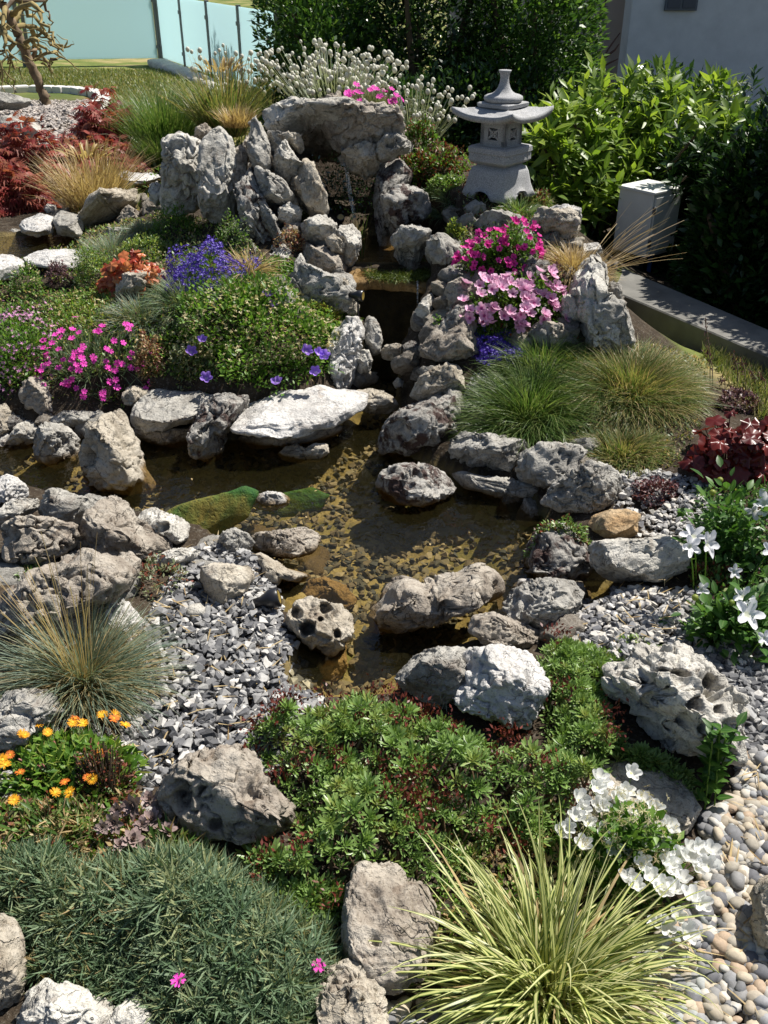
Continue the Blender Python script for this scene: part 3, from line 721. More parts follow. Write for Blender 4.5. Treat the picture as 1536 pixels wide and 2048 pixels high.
R('small white stones wedged behind the lumpy grey boulder', [(1026,1175),(1040,1158),(1060,1158),(1068,1172),(1050,1185),(1032,1188)], 'white', lvl=4, d=2.42)
R('small square pale stone right of the lumpy grey boulder', [(1140,1180),(1150,1164),(1168,1165),(1170,1190),(1155,1200)], 'pale', lvl=4, d=2.36)
R('large honeycombed boulder with deep holes on the right', [(1225,1372),(1240,1350),(1275,1340),(1300,1310),(1340,1305),(1372,1296),(1400,1308),(1425,1345),(1455,1375),(1475,1430),(1490,1490),(1485,1528),(1455,1525),(1415,1510),(1370,1495),(1330,1498),(1300,1465),(1270,1430),(1235,1400)], 'pale', pits=44, groove=.8, d=1.86, t=.7, lvl=7,
  holes=[(1362,1358,17,.06),(1418,1365,13,.05),(1338,1390,15,.05),(1390,1408,14,.06),(1300,1400,15,.05),(1372,1440,16,.06),(1292,1370,9,.03),(1440,1420,11,.04),(1330,1345,8,.03),(1460,1505,12,.05),(1410,1455,12,.05),(1340,1450,11,.05)])
# left shore
R('tall pointed tan pyramid rock on the left shore', [(145,935),(155,905),(172,862),(188,828),(205,811),(222,816),(238,845),(255,870),(268,905),(275,935),(289,960),(285,978),(250,985),(205,980),(165,972),(148,958)], 'tan', t=.75, pits=5, cuts=12, groove=.8, d=3.02)
R('big sunlit flat white slab overhanging the pond', [(466,848),(482,825),(500,800),(540,796),(590,792),(640,782),(690,786),(728,795),(727,810),(700,826),(665,845),(620,858),(560,872),(505,870),(475,864)], 'white', t=.035, mode='flat', d=.12, groove=.15, rough=.5, strata=0, cuts=3)
R('dark base rock under the white slab', [(470,890),(470,868),(540,870),(600,866),(660,850),(700,835),(670,870),(600,890),(520,898)], 'brown', lvl=5, d=3.44, t=.9, cuts=4, strata=1.5)
R('grey flat slab left of the pitted wedge stone', [(266,838),(275,815),(290,795),(335,786),(385,788),(425,795),(440,815),(405,835),(385,850),(330,858),(290,855)], 'grey', t=.045, mode='flat', d=.10, groove=.3, rough=.7, cuts=4)
R('dark base rock under the grey flat slab', [(268,870),(270,848),(330,858),(390,850),(395,880),(350,895),(300,888)], 'brown', lvl=5, d=3.34, t=.9, cuts=4)
R('dark pitted wedge stone between the grey and white slabs', [(366,868),(378,835),(400,812),(440,792),(470,788),(492,792),(488,815),(468,845),(450,870),(442,905),(415,925),(385,912),(368,895)], 'mossy', pits=20, groove=1.4, d=3.28)
R('tan stone at the end of the white slab', [(700,800),(712,780),(738,776),(768,782),(790,795),(795,812),(775,825),(740,824),(712,818)], 'tan', lvl=5, d=3.48)
R('ribbed pale rock at the left edge of the shore', [(18,858),(28,840),(55,834),(82,840),(90,862),(78,885),(50,897),(25,890)], 'pale', strata=3, d=3.2, groove=1.2)
R('dark jagged rock left of the pyramid', [(60,892),(75,866),(95,848),(125,850),(145,870),(150,900),(138,930),(100,935),(72,920)], 'grey', groove=1.6, pits=5, d=3.14)
R('grey slab behind the ribbed rock at the left shore', [(85,845),(105,825),(145,820),(185,822),(200,835),(170,850),(130,860),(95,858)], 'grey', lvl=5, d=3.36)
R('tan boulder at the left picture edge above the water', [(-40,870),(-30,820),(0,803),(18,825),(20,855),(0,875)], 'tan', lvl=5, d=3.3)
R('white stone at the far left waterline', [(-20,880),(0,862),(20,868),(22,888),(0,900),(-20,895)], 'white', lvl=4, d=3.16)
R('grey boulder under the magenta pinks', [(38,800),(45,765),(65,755),(92,765),(110,790),(108,822),(80,832),(50,828)], 'brown', lvl=5, d=3.4)
R('small tan stone beside the blue glass ball', [(240,790),(250,775),(270,770),(290,778),(290,798),(270,812),(248,808)], 'tan', lvl=5, d=3.4)
R('pale rock at the left edge beside the dark inlet', [(-15,960),(5,948),(30,955),(48,975),(48,992),(25,1005),(-15,1008)], 'white', lvl=5, d=2.9)
R('pale angular rock above the bulbous boulder', [(-10,1025),(15,1005),(45,997),(70,998),(72,1015),(45,1035),(10,1052),(-10,1050)], 'pale', lvl=5, d=2.76)
R('grey rock behind the bulbous boulder on the left shore', [(70,1020),(85,990),(110,976),(145,988),(180,998),(188,1020),(170,1045),(130,1055),(90,1048)], 'grey', d=2.78)
R('bulbous knobbly boulder on the left shore', [(5,1080),(12,1052),(40,1035),(75,1032),(110,1040),(145,1052),(152,1078),(125,1108),(95,1122),(55,1142),(25,1135),(10,1110)], 'brown', pits=6, groove=1.9, d=2.6)
R('large angular brown boulder right of the bulbous boulder', [(150,1068),(165,1030),(190,1002),(215,992),(245,1008),(265,1035),(300,1062),(330,1088),(325,1105),(290,1118),(240,1122),(195,1105),(165,1090)], 'brown', cuts=14, d=2.58, groove=.7)
R('pale holed stone at the tip of the left shore', [(266,1040),(280,1022),(305,1015),(325,1024),(355,1034),(372,1050),(370,1078),(352,1088),(330,1082),(305,1062),(280,1055)], 'pale', holes=[(329,1052,10,.05)], pits=5, d=2.62)
R('wide low brown boulder behind the grey grass tuft', [(-20,1190),(30,1165),(75,1140),(120,1115),(165,1100),(200,1110),(245,1130),(262,1160),(235,1195),(190,1225),(130,1255),(60,1280),(-20,1300)], 'brown', pits=6, groove=1.2, d=2.35, t=.5)
R('lower brown boulder in the grey grass tuft', [(10,1290),(60,1262),(120,1235),(180,1225),(205,1250),(190,1290),(120,1320),(50,1330)], 'brown', d=2.2, groove=.6, t=.6)
R('brown pitted rock above the blushing stonecrop', [(220,1130),(235,1108),(258,1106),(278,1122),(275,1150),(262,1180),(238,1188),(222,1165)], 'brown', pits=8, lvl=5, d=2.42)
R('pale wedge stone at the top of the gravel slope', [(298,1128),(315,1110),(345,1098),(378,1096),(396,1106),(385,1125),(350,1135),(318,1145)], 'pale', lvl=5, d=2.46)
R('bright white stone behind the grey grass tuft', [(188,1235),(196,1208),(222,1197),(248,1205),(268,1225),(280,1248),(272,1290),(230,1300),(195,1275)], 'white', lvl=5, d=2.12, pits=3)
R('striated grey slab at the bottom of the left grass tuft', [(-30,1430),(0,1392),(45,1380),(95,1395),(115,1430),(90,1475),(40,1495),(-30,1500)], 'grey', strata=4, d=1.85)
R('beige angular stone standing on the grey gravel', [(399,1160),(402,1138),(425,1128),(460,1130),(492,1138),(502,1160),(488,1185),(462,1200),(452,1218),(428,1212),(408,1192)], 'tan', groove=.35, rough=.6, cuts=12, d=2.25)
R('small egg shaped stone beside the beige stone on the gravel', [(372,1222),(382,1210),(398,1207),(410,1218),(410,1235),(392,1243),(376,1238)], 'pale', lvl=4, groove=.1, rough=.3, cuts=2, d=2.16)
# foreground
R('large brown cracked boulder below the gravel slope', [(300,1605),(318,1562),(350,1525),(380,1504),(430,1497),(475,1500),(510,1525),(535,1560),(560,1590),(585,1625),(592,1660),(570,1690),(520,1705),(470,1712),(430,1690),(380,1672),(335,1650)], 'brown', groove=1.6, pits=9, d=1.72, t=.38, cuts=14, grow=1.0, holes=[(402,1578,9,.03),(362,1590,10,.03),(430,1650,12,.03)])
R('big flat grey slab shaded by the stonecrop in the foreground', [(688,1860),(690,1800),(712,1762),(750,1742),(800,1738),(850,1755),(876,1810),(866,1880),(845,1935),(805,1962),(750,1968),(712,1935),(690,1895)], 'brown', pits=8, groove=.5, t=.05, mode='flat', d=.10, cuts=5)
R('tan lumpy stone at the bottom under the terracotta shard', [(628,2010),(655,1965),(690,1948),(730,1955),(765,1985),(775,2040),(760,2090),(690,2110),(635,2080)], 'tan', groove=1.5, d=1.32, t=.5)
R('pale flat boulder at the bottom left corner', [(20,2070),(40,2010),(75,1985),(120,1982),(165,2005),(210,2030),(240,2060),(225,2110),(120,2130),(40,2120)], 'pale', groove=.5, d=1.3, t=.5)
R('small pale boulder right of the bottom left boulder', [(215,2045),(232,2018),(262,2005),(295,2015),(318,2045),(310,2095),(250,2100),(220,2085)], 'pale', lvl=5, d=1.3, t=.5)
R('tan rock at the left edge beside the blue green mat', [(-60,1880),(-20,1838),(15,1862),(34,1915),(42,1970),(25,2030),(-30,2050),(-60,2000)], 'tan', lvl=5, d=1.42)
R('flat sunlit beige slab behind the white bellflowers', [(1120,1600),(1160,1560),(1220,1535),(1280,1530),(1335,1550),(1375,1590),(1392,1630),(1370,1660),(1280,1675),(1190,1665),(1135,1645)], 'tan', t=.035, mode='flat', d=.08, groove=.5, rough=.6, cuts=3)
R('tan boulder cut off by the right edge on the pebbles', [(1508,1850),(1515,1800),(1535,1768),(1570,1755),(1600,1790),(1605,1880),(1575,1925),(1530,1905),(1512,1885)], 'tan', lvl=5, groove=.5, d=1.48)
# right mound
R('layered brown rock in front of the lantern mound', [(1062,445),(1075,422),(1105,414),(1135,418),(1158,432),(1160,455),(1150,478),(1115,488),(1080,480),(1064,465)], 'tan', strata=2.6, pits=6, d=4.05)
R('pale flat rock behind the layered brown rock', [(1085,420),(1110,408),(1140,410),(1165,420),(1163,440),(1150,455),(1120,440),(1090,432)], 'white', lvl=5, d=4.2)
R('stepped brown rock under the layered rock', [(1060,490),(1085,478),(1130,482),(1165,478),(1168,500),(1135,520),(1090,520),(1062,508)], 'tan', strata=2, lvl=5, d=3.98)
R('flat grey stone in front of the lantern foot', [(950,440),(965,427),(1000,424),(1040,432),(1056,445),(1052,470),(1020,482),(985,472),(958,460)], 'grey', lvl=5, d=4.12, groove=.4)
R('pale rock right of the dry grass on the lantern mound', [(1140,500),(1165,488),(1195,486),(1205,505),(1190,520),(1155,522)], 'white', lvl=5, d=4.08)
R('tall craggy column of rock at the right end of the mound', [(1145,575),(1155,545),(1172,520),(1190,498),(1208,510),(1215,545),(1212,590),(1222,630),(1238,660),(1262,690),(1230,702),(1195,705),(1170,695),(1162,655),(1150,615)], 'pale', pits=14, groove=1.3, d=3.78, seed=77)
R('rounded grey rock against the craggy column', [(1204,600),(1208,575),(1225,562),(1240,575),(1247,600),(1240,628),(1222,640),(1208,625)], 'grey', lvl=5, pits=5, d=3.92)
R('small pale rock at the right foot of the craggy column', [(1200,665),(1222,650),(1250,662),(1266,688),(1240,700),(1210,698)], 'grey', lvl=5, pits=5, d=3.74)
R('small dark rock under the pink petunias', [(1060,655),(1085,640),(1120,645),(1140,670),(1120,695),(1080,690)], 'brown', lvl=5, d=3.7)
R('grey craggy boulder at the right foot of the mound', [(1160,650),(1180,610),(1215,600),(1245,625),(1270,665),(1275,700),(1225,712),(1170,705)], 'grey', pits=8, d=3.72)
R('small light rock between the craggy column and the pink petunia', [(1120,600),(1140,585),(1160,600),(1162,640),(1140,655),(1122,635)], 'pale', lvl=5, pits=4, d=3.8)
R('weathered rock beside the dry golden grass', [(1080,530),(1110,520),(1150,530),(1155,560),(1120,575),(1085,560)], 'brown', lvl=5, pits=4, d=3.9)
R('upright rock wedged between the leaning slab and the fluted block', [(462,300),(480,285),(495,310),(492,370),(478,400),(462,380)], 'brown', lvl=5, d=4.5)
R('grey rock under the left end of the arch', [(535,262),(560,265),(585,285),(590,320),(570,330),(545,310)], 'grey', lvl=5, d=4.6)
R('narrow dark slab slanting between the pitted slab and the knobbly rock', [(500,400),(515,385),(535,410),(560,450),(572,485),(560,500),(540,470),(515,440)], 'grey', pits=5, d=4.3)
R('slanting narrow slab left of the dark pitted slab', [(470,440),(480,430),(500,470),(525,520),(535,560),(515,560),(490,510),(472,470)], 'mossy', pits=5, d=4.22)
R('knobbly stone on the dark slab beside the dry stonecrop', [(556,420),(580,405),(602,415),(600,438),(575,448),(558,440)], 'pale', lvl=5, pits=3, d=4.32)
R('grey upright chunk joining the two waterfall pillars', [(590,520),(604,505),(612,530),(610,580),(596,600),(585,570)], 'grey', lvl=5, pits=3, d=4.05)
R('tan stone in the joint above the broad brown stone', [(650,478),(672,470),(690,488),(685,505),(662,505)], 'tan', lvl=5, d=4.14)
# upper left stream
R('long smooth pale rock beside the upper stream', [(163,455),(178,432),(200,405),(212,380),(235,366),(258,366),(268,382),(262,400),(240,415),(220,432),(195,450),(178,470)], 'tan', d=4.95, groove=.4, t=.7)
R('small brown rock in the upper stream', [(228,440),(240,418),(258,412),(278,425),(285,440),(262,455),(238,455)], 'brown', lvl=5, d=4.9)
R('flat white slab at the head of the upper stream', [(232,362),(240,352),(275,350),(320,347),(322,360),(290,368),(250,372)], 'white', t=.025, mode='flat', d=.52, groove=.2, rough=.6, lvl=5)
R('flat cream slab on the far bank of the upper pool', [(40,452),(45,442),(85,438),(108,442),(104,458),(75,468),(50,464)], 'white', t=.035, mode='flat', d=.46, groove=.2, strata=2, rough=.6, lvl=5)
R('flat grey slab right of the cream slab on the upper pool', [(108,450),(115,434),(140,430),(168,436),(162,455),(150,466),(118,462)], 'grey', t=.04, mode='flat', d=.47, groove=.2, rough=.6, lvl=5)
R('small grey stone on the far bank of the upper pool', [(14,470),(28,458),(42,462),(40,478),(22,484)], 'grey', lvl=4, d=4.86)
R('tiny pale block at the left end of the upper pool', [(-15,485),(0,472),(15,476),(15,490),(0,494)], 'pale', lvl=4, d=4.82)
R('flat white slab on the near bank of the upper pool', [(50,522),(75,512),(120,508),(165,508),(165,520),(140,530),(90,534),(60,530)], 'white', t=.03, mode='flat', d=.43, groove=.2, strata=1.5, rough=.6, lvl=5)
R('thick white slab at the left picture edge by the upper pool', [(-60,545),(-40,520),(20,516),(48,524),(45,534),(10,545),(-30,560)], 'white', t=.045, mode='flat', d=.43, groove=.2, strata=1.5, rough=.6, lvl=5)
R('tan holed rock in front of the orange coral bells', [(229,590),(236,568),(258,548),(285,536),(318,530),(325,545),(300,562),(290,585),(262,600),(240,602)], 'tan', pits=6, d=4.15, lvl=5, holes=[(252,585,7,.04)])
R('white speckled stone among the flowers below the coral bells', [(128,575),(142,562),(165,562),(182,575),(180,592),(155,598),(135,592)], 'white', lvl=5, d=4.12, pits=4)
R('smooth grey boulder by the gravel circle at the left edge', [(-30,215),(-25,192),(0,184),(35,186),(54,194),(55,205),(35,212),(0,216)], 'grey', lvl=5, groove=.1, rough=.3, d=9.0)
R('dark grey stone in the pile on the left gravel', [(0,265),(5,240),(20,232),(42,240),(48,262),(25,275)], 'grey', lvl=4, groove=.2, rough=.3, d=7.2)
R('brown stone in the pile on the left gravel', [(-25,262),(-20,238),(0,236),(10,252),(5,270),(-15,274)], 'brown', lvl=4, groove=.2, rough=.3, d=7.3)
R('light grey stone in the pile on the left gravel', [(42,268),(48,250),(70,246),(85,258),(80,272),(58,276)], 'pale', lvl=4, groove=.2, rough=.3, d=7.2)
R('rounded grey stone in front of the pile on the left gravel', [(15,290),(22,272),(45,268),(62,280),(55,296),(30,300)], 'grey', lvl=4, groove=.2, rough=.3, d=6.6)
R('pale stone beside the tan dry grass', [(82,420),(95,408),(110,410),(112,425),(95,432)], 'white', lvl=4, d=5.2)
R('grey upright stone in the yellow moss left of the arch', [(485,300),(490,270),(505,262),(512,290),(505,320),(490,320)], 'brown', lvl=5, d=4.75)
R('brown stone behind the fluted block', [(385,270),(395,255),(412,248),(425,258),(420,272),(400,278)], 'brown', lvl=5, d=4.85)
R('dark rock at the base of the succulents on the left pillar', [(560,470),(575,445),(600,440),(606,470),(596,500),(570,498)], 'brown', lvl=5, d=4.3, pits=8)
R('dark rock in the inlet between the wedge and the white slab', [(300,925),(330,905),(362,905),(370,925),(340,940),(310,938)], 'wet', lvl=4, d=3.1, dz=-.05)
# ------------------------------------------------------------------ concrete edging wall
CONC = simple_mat('shade_darkened_concrete', (.15, .145, .13), .9, bump=.8, bscale=40, var=.35, vscale=5)  # old mottled concrete; base colour darkened to stand in for the hedge's shade
def prism(name, top, z0, z1, mat, parent=None, label=None, cat=None, kind=None, inset=.006):
    bm = bmesh.new(); n = len(top)
    vb = [bm.verts.new((p[0], p[1], z0)) for p in top]; vt = [bm.verts.new((p[0], p[1], z1)) for p in top]
    bm.faces.new(vb[::-1]); bm.faces.new(vt)
    for i in range(n): bm.faces.new((vb[i], vb[(i+1) % n], vt[(i+1) % n], vt[i]))
    bmesh.ops.recalc_face_normals(bm, faces=bm.faces[:])
    bmesh.ops.bevel(bm, geom=[e for e in bm.edges], offset=inset, segments=1, affect='EDGES')
    me = bpy.data.meshes.new(name); bm.to_mesh(me); bm.free()
    o = link(name, me, mat, parent); return tag(o, label, cat, None, kind)
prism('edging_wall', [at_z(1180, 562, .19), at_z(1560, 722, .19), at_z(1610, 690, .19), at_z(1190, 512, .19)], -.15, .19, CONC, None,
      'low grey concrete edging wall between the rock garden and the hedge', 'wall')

# ------------------------------------------------------------------ frosted glass fence
def glass_mat():
    m, nt, out = newmat('frosted_turquoise_glass'); b = NB(nt)
    df = b.n('ShaderNodeBsdfPrincipled'); df.inputs['Base Color'].default_value = (.52, .70, .76, 1); df.inputs['Roughness'].default_value = .22
    tl = b.n('ShaderNodeBsdfTranslucent'); tl.inputs[0].default_value = (.78, .94, .97, 1)
    mx = b.n('ShaderNodeMixShader'); mx.inputs[0].default_value = .68
    b.l(df.outputs[0], mx.inputs[1]); b.l(tl.outputs[0], mx.inputs[2]); b.l(mx.outputs[0], out.inputs[0]); return m
GLASS = glass_mat(); STEEL = simple_mat('grey_fence_steel', (.16, .16, .155), .5, metal=.3)
FA = at_z(327, 126, -.05); FB = at_z(562, 212, -.05); FL = at_z(62, 131, -.06); FLL = at_z(-420, 131, -.06)
fence = thing('glass_fence', 'turquoise frosted glass privacy fence with thin grey posts across the lawn', 'fence', FA)
def fence_run(a, b_, n, h=1.05, zz=-.05):
    a = np.array(a); b_ = np.array(b_); e = b_-a; L = np.linalg.norm(e[:2]); ang = math.atan2(e[1], e[0])
    for i in range(n):
        m_ = a+e*((i+.5)/n)
        o = bev_box('glass_panel', L/n-.07, .014, h-.08, .003, GLASS, fence, m_-FA+np.array([0, 0, h/2+.04])); o.rotation_euler[2] = ang
    for i in range(n+1):
        q = a+e*(i/n)
        o = bev_box('post', .055, .055, h+.06, .005, STEEL, fence, q-FA+np.array([0, 0, h/2-.01])); o.rotation_euler[2] = ang
        for zc in (.25, h-.2):
            c = bev_box('clamp', .085, .075, .05, .006, STEEL, fence, q-FA+np.array([0, 0, zc])); c.rotation_euler[2] = ang
fence_run(FA, FB, 4, 1.04)
fence_run(FL, FA-np.array([.05, 0, 0]), 1, 1.15); fence_run(FLL, FL-np.array([.1, 0, 0]), 2, 1.15)
# edging stones at the foot of the fence
EDGE = simple_mat('pale_edging_stone', (.50, .47, .42), .9, bump=.7, bscale=30, var=.2)
EDM = []
for k in range(4):
    v, f = ico(2); v = v*np.array([1, 1, 1.0]); s_ = np.sign(v)*np.abs(v)**.6; s_ = s_*(1+.12*noise(v*2+k*9, k))[:, None]
    EDM.append(mesh_np('edging_stone', s_*.5, f))
for i in range(14):
    t_ = i/13; pt = at_z(318+(445-318)*t_, 128+(182-128)*t_, -.02+.12*t_)
    o = link('edging_stone', EDM[i % 4], EDGE, None, pt); o.scale = (.55-.2*t_, .36-.1*t_, .16); o.rotation_euler[2] = -1.2+rng.normal(0, .15)
    tag(o, ['first', 'second', 'third', 'fourth', 'fifth', 'sixth', 'seventh', 'eighth', 'ninth', 'tenth', 'eleventh', 'twelfth', 'thirteenth', 'fourteenth'][i]+' pale edging stone of the row, counted from the glass fence corner', 'edging stone', 'pale stones edging the lawn below the glass fence')

# ------------------------------------------------------------------ house behind
PLA = simple_mat('grey_white_render', (.68, .68, .67), .95, bump=.5, bscale=90, var=.07)
PINK = simple_mat('pinkish_render', (.55, .44, .38), .95, bump=.5, bscale=90, var=.04)
hx0 = at_depth(1241, 200, 9.9/ray(1241, 200)[1])[0]
house = thing('house', 'grey rendered house wall standing behind the laurel hedge', 'house', (hx0, 9.9, 0))
bev_box('wall', 9, .3, 5.0, .01, PLA, house, (4.5, .15, 2.3))
bev_box('side_wall', 2.6, .3, 5.0, .01, PINK, house, (-.35, .95, 2.3))['label'] = 'pinkish set back wall section'
bev_box('roof', 9.6, 5.5, .22, .02, simple_mat('roof_slab', (.3, .29, .28), .9), house, (4.2, 3.0, 4.92))
vp = at_depth(1362, 4, 9.9/ray(1362, 4)[1])
vt = bev_box('vent', .30, .03, .14, .004, simple_mat('blue_grey_metal', (.12, .14, .17), .5, metal=.4), house, (vp[0]-hx0, -.016, vp[2]))
for k in (-1, 1):
    bev_box('louvre', .12, .012, .10, .003, simple_mat('dark_grey', (.07, .08, .1), .5), vt, (k*.07, -.018, 0))
# ------------------------------------------------------------------ stone lantern
def granite():
    m, nt, out = newmat('grey_granite'); b = NB(nt); tc = b.n('ShaderNodeTexCoord'); v = tc.outputs['Object']
    c = b.ramp(b.noise(v, 260, 3, .8), [(.35, (.17, .17, .175)), (.5, (.32, .32, .325)), (.66, (.50, .50, .50))])
    c = b.mix(b.math('MULTIPLY', b.ramp(b.noise(v, 14, 5, .65), [(.5, (0, 0, 0)), (.68, (1, 1, 1))]), .35), c, (.20, .195, .17))
    p = b.n('ShaderNodeBsdfPrincipled'); p.inputs['Roughness'].default_value = .85; b.l(c, p.inputs['Base Color'])
    bp = b.n('ShaderNodeBump'); bp.inputs['Strength'].default_value = .6; bp.inputs['Distance'].default_value = .002
    b.l(b.math('ADD', b.noise(v, 200, 4, .7), b.noise(v, 50, 3)), bp.inputs['Height']); b.l(bp.outputs[0], p.inputs['Normal']); b.l(p.outputs[0], out.inputs[0]); return m
GRAN = granite()
LG = hit(998, 402); LG[1] += .07; LG[2] = float(T(LG[0], LG[1])[0])-.005
LK = axdepth(LG)/F*.985; LZ = LK*.845
lan = thing('stone_lantern', 'grey granite japanese stone lantern with wide upturned roof on the mound', 'lantern', LG); lan.rotation_euler[2] = math.radians(4)
def lpart(name, V, Fq, mat=GRAN, smooth=True, parent=lan):
    V = np.asarray(V, float).copy(); V[:, :2] *= LK; V[:, 2] *= LZ
    return link(name, mesh_np(name, V, Fq, smooth), mat, parent)
def dia(t, q=1.0):      # diamond section with softened corners: a corner faces the viewer
    c, s = abs(math.cos(t)), abs(math.sin(t)); return 1/((c**q+s**q)**(1/q))
# base with four arched legs
n = 96; th = np.arange(n)/n*2*math.pi - math.pi/2; rs = np.array([dia(t, 1.12) for t in th])
cor = np.clip((rs-.66)/.34, 0, 1); arch = 27*np.clip(1-(cor/.42)**2, 0, 1)**.5
rings = []
for k, (r, z) in enumerate([(46, 70), (55, 66), (60, 55), (63, 42), (66, 28), (72, 12), (78, -6)]):
    zz = np.maximum(z, arch*(1 if k > 1 else 0)-0.0); rings.append(np.stack([r*rs*np.cos(th), r*rs*np.sin(th), zz], 1))
for r, z in [(64, -6), (55, 28), (48, 50)]:
    zz = np.maximum(z, arch); rings.append(np.stack([r*rs*np.cos(th), r*rs*np.sin(th), zz], 1))
V = np.concatenate(rings); Fq = [(i*n+j, (i+1)*n+j, (i+1)*n+(j+1) % n, i*n+(j+1) % n) for i in range(len(rings)-1) for j in range(n)]
lpart('leg_base', V, np.array(Fq))
V, Fq = lathe([(0.1, 68), (46, 69.5), (47, 71), (.1, 71)], 48, lambda t: dia(t, 1.12)); lpart('base_top', V, Fq)
def ring_prof(prof, q, n=64):
    return lathe([(0.1, prof[0][1])]+prof+[(0.1, prof[-1][1])], n, lambda t: dia(t, q), 0)
V, Fq = ring_prof([(44, 71), (52, 75), (61, 80), (63, 83), (62, 98), (65, 101), (64, 111), (60, 114)], 1.05); pf = lpart('platform', V, Fq, smooth=False)
# carved scroll relief on the four faces of the platform
for k in range(4):
    a0 = math.pi/2*k; p0 = np.array([math.cos(a0), math.sin(a0)]); p1 = np.array([math.cos(a0+math.pi/2), math.sin(a0+math.pi/2)])
    nrm = (p0+p1)/np.linalg.norm(p0+p1); L_ = []
    for j in range(2):
        tt = np.linspace(.12+.39*j, .48+.39*j, 18)
        pts = [np.array([*((p0*(1-t)+p1*t)*62.6+nrm*.9), 93+5*math.sin((t-.12)/.36*2*math.pi*2)*math.cos(j*3.1)]) for t in tt]
        L_.append(tube(pts, 1.1, 5))
    v, f, a_ = joinm(L_); lpart('scroll_carving', v, f, parent=pf)
# light box
bx = thing('light_box', None, None, (0, 0, 0)); bx.parent = lan; del_keys = None
W_ = 41.0; z0_, z1_ = 114, 168
def barv(p, q, w, dth):       # rectangular bar from p to q in the wall plane (u, z), depth range dth
    p = np.array(p, float); q = np.array(q, float); e = q-p; e /= np.linalg.norm(e); nn = np.array([-e[1], e[0]])*w/2
    c = [p-nn, q-nn, q+nn, p+nn]; V = np.array([(x, dd, z) for dd in dth for x, z in c])
    return V, np.array([(0, 3, 2, 1), (4, 5, 6, 7), (0, 1, 5, 4), (1, 2, 6, 5), (2, 3, 7, 6), (3, 0, 4, 7)])
s2_ = W_*math.sqrt(.5)
for k in range(4):
    Ls = []
    segs = [((-s2_, 121), (s2_, 121), 14), ((-s2_, 161), (s2_, 161), 14), ((-s2_+4, 128), (-s2_+4, 154), 8), ((s2_-4, 128), (s2_-4, 154), 8),
            ((-s2_+13, 128), (-s2_+13, 154), 9), ((s2_-13, 128), (s2_-13, 154), 9)]
    for p, q, w in segs: Ls.append(barv(p, q, w, (s2_-9, s2_)))
    for p, q in [((-14, 128), (14, 154)), ((-14, 154), (14, 128))]: Ls.append(barv(p, q, 4.2, (s2_-6, s2_-1.6)))
    th_ = np.linspace(0, 2*math.pi, 13); pts = [(7*math.cos(t), s2_-3, 141+7*math.sin(t)) for t in th_]
    tv, tf_, _ = tube(pts, 1.7, 6); Ls.append((tv, tf_))
    v, f, a_ = joinm([(v_, f_, np.zeros((len(v_), 3))) for v_, f_ in Ls])
    a0 = math.pi/4+math.pi/2*k; ca, sa = math.cos(a0), math.sin(a0)
    v = np.stack([v[:, 0]*ca-v[:, 1]*sa, v[:, 0]*sa+v[:, 1]*ca, v[:, 2]], 1)
    lpart('window_grille', v, f, smooth=False, parent=bx)
for nm, (za, zb, ra) in {'floor_plate': (113.5, 116, 42.5), 'ceiling_plate': (166, 170, 43.5)}.items():
    V, Fq = ring_prof([(ra, za), (ra, zb)], 1.0, 4); lpart(nm, V, Fq, smooth=False, parent=bx)
# roof
n = 160; th = np.arange(n)/n*2*math.pi; rs = np.array([dia(t, 1.06) for t in th]); cn = np.clip((rs-.68)/.32, 0, 1)
def rz(s, lo=0):
    return 204-21*s**.8 + 15*cn**2.0*s**2.4 - lo
rr = []
for s in np.linspace(.30, 1, 18):
    w_ = 1-.06*(1-cn)*s
    step = 1.6*(1-sstep(.70, .73, s+.06*np.sin(th*12+.6)))
    rr.append(np.stack([100*s*rs*w_*np.cos(th), 100*s*rs*w_*np.sin(th), rz(s)+step], 1))
for s, lo in [(1.0, 6), (.985, 13), (.93, 13.5), (.7, 14), (.40, 30)]:
    w_ = 1-.06*(1-cn)*s; z = np.maximum(rz(s, lo), 167.0) if s < .9 else rz(s, lo)
    rr.append(np.stack([100*s*rs*w_*np.cos(th), 100*s*rs*w_*np.sin(th), z], 1))
V = np.concatenate(rr); Fq = [(i*n+j, i*n+(j+1) % n, (i+1)*n+(j+1) % n, (i+1)*n+j)[::-1] for i in range(len(rr)-1) for j in range(n)]
roof = lpart('roof', V, np.array(Fq), smooth=True)
V, Fq = ring_prof([(46, 196), (50, 198), (51, 205), (48, 207)], 1.06, 64); lpart('roof_cap', V, Fq, smooth=False)
V, Fq = lathe([(.1, 205), (30, 206), (36, 209), (38, 214), (37, 219), (32, 222), (24, 224), (17, 229), (12, 237), (9.2, 247), (8.2, 257), (9.5, 266), (12, 271), (12.2, 273), (9, 273.5), (6, 271), (.1, 270.5)], 48)
lpart('finial', V, Fq)

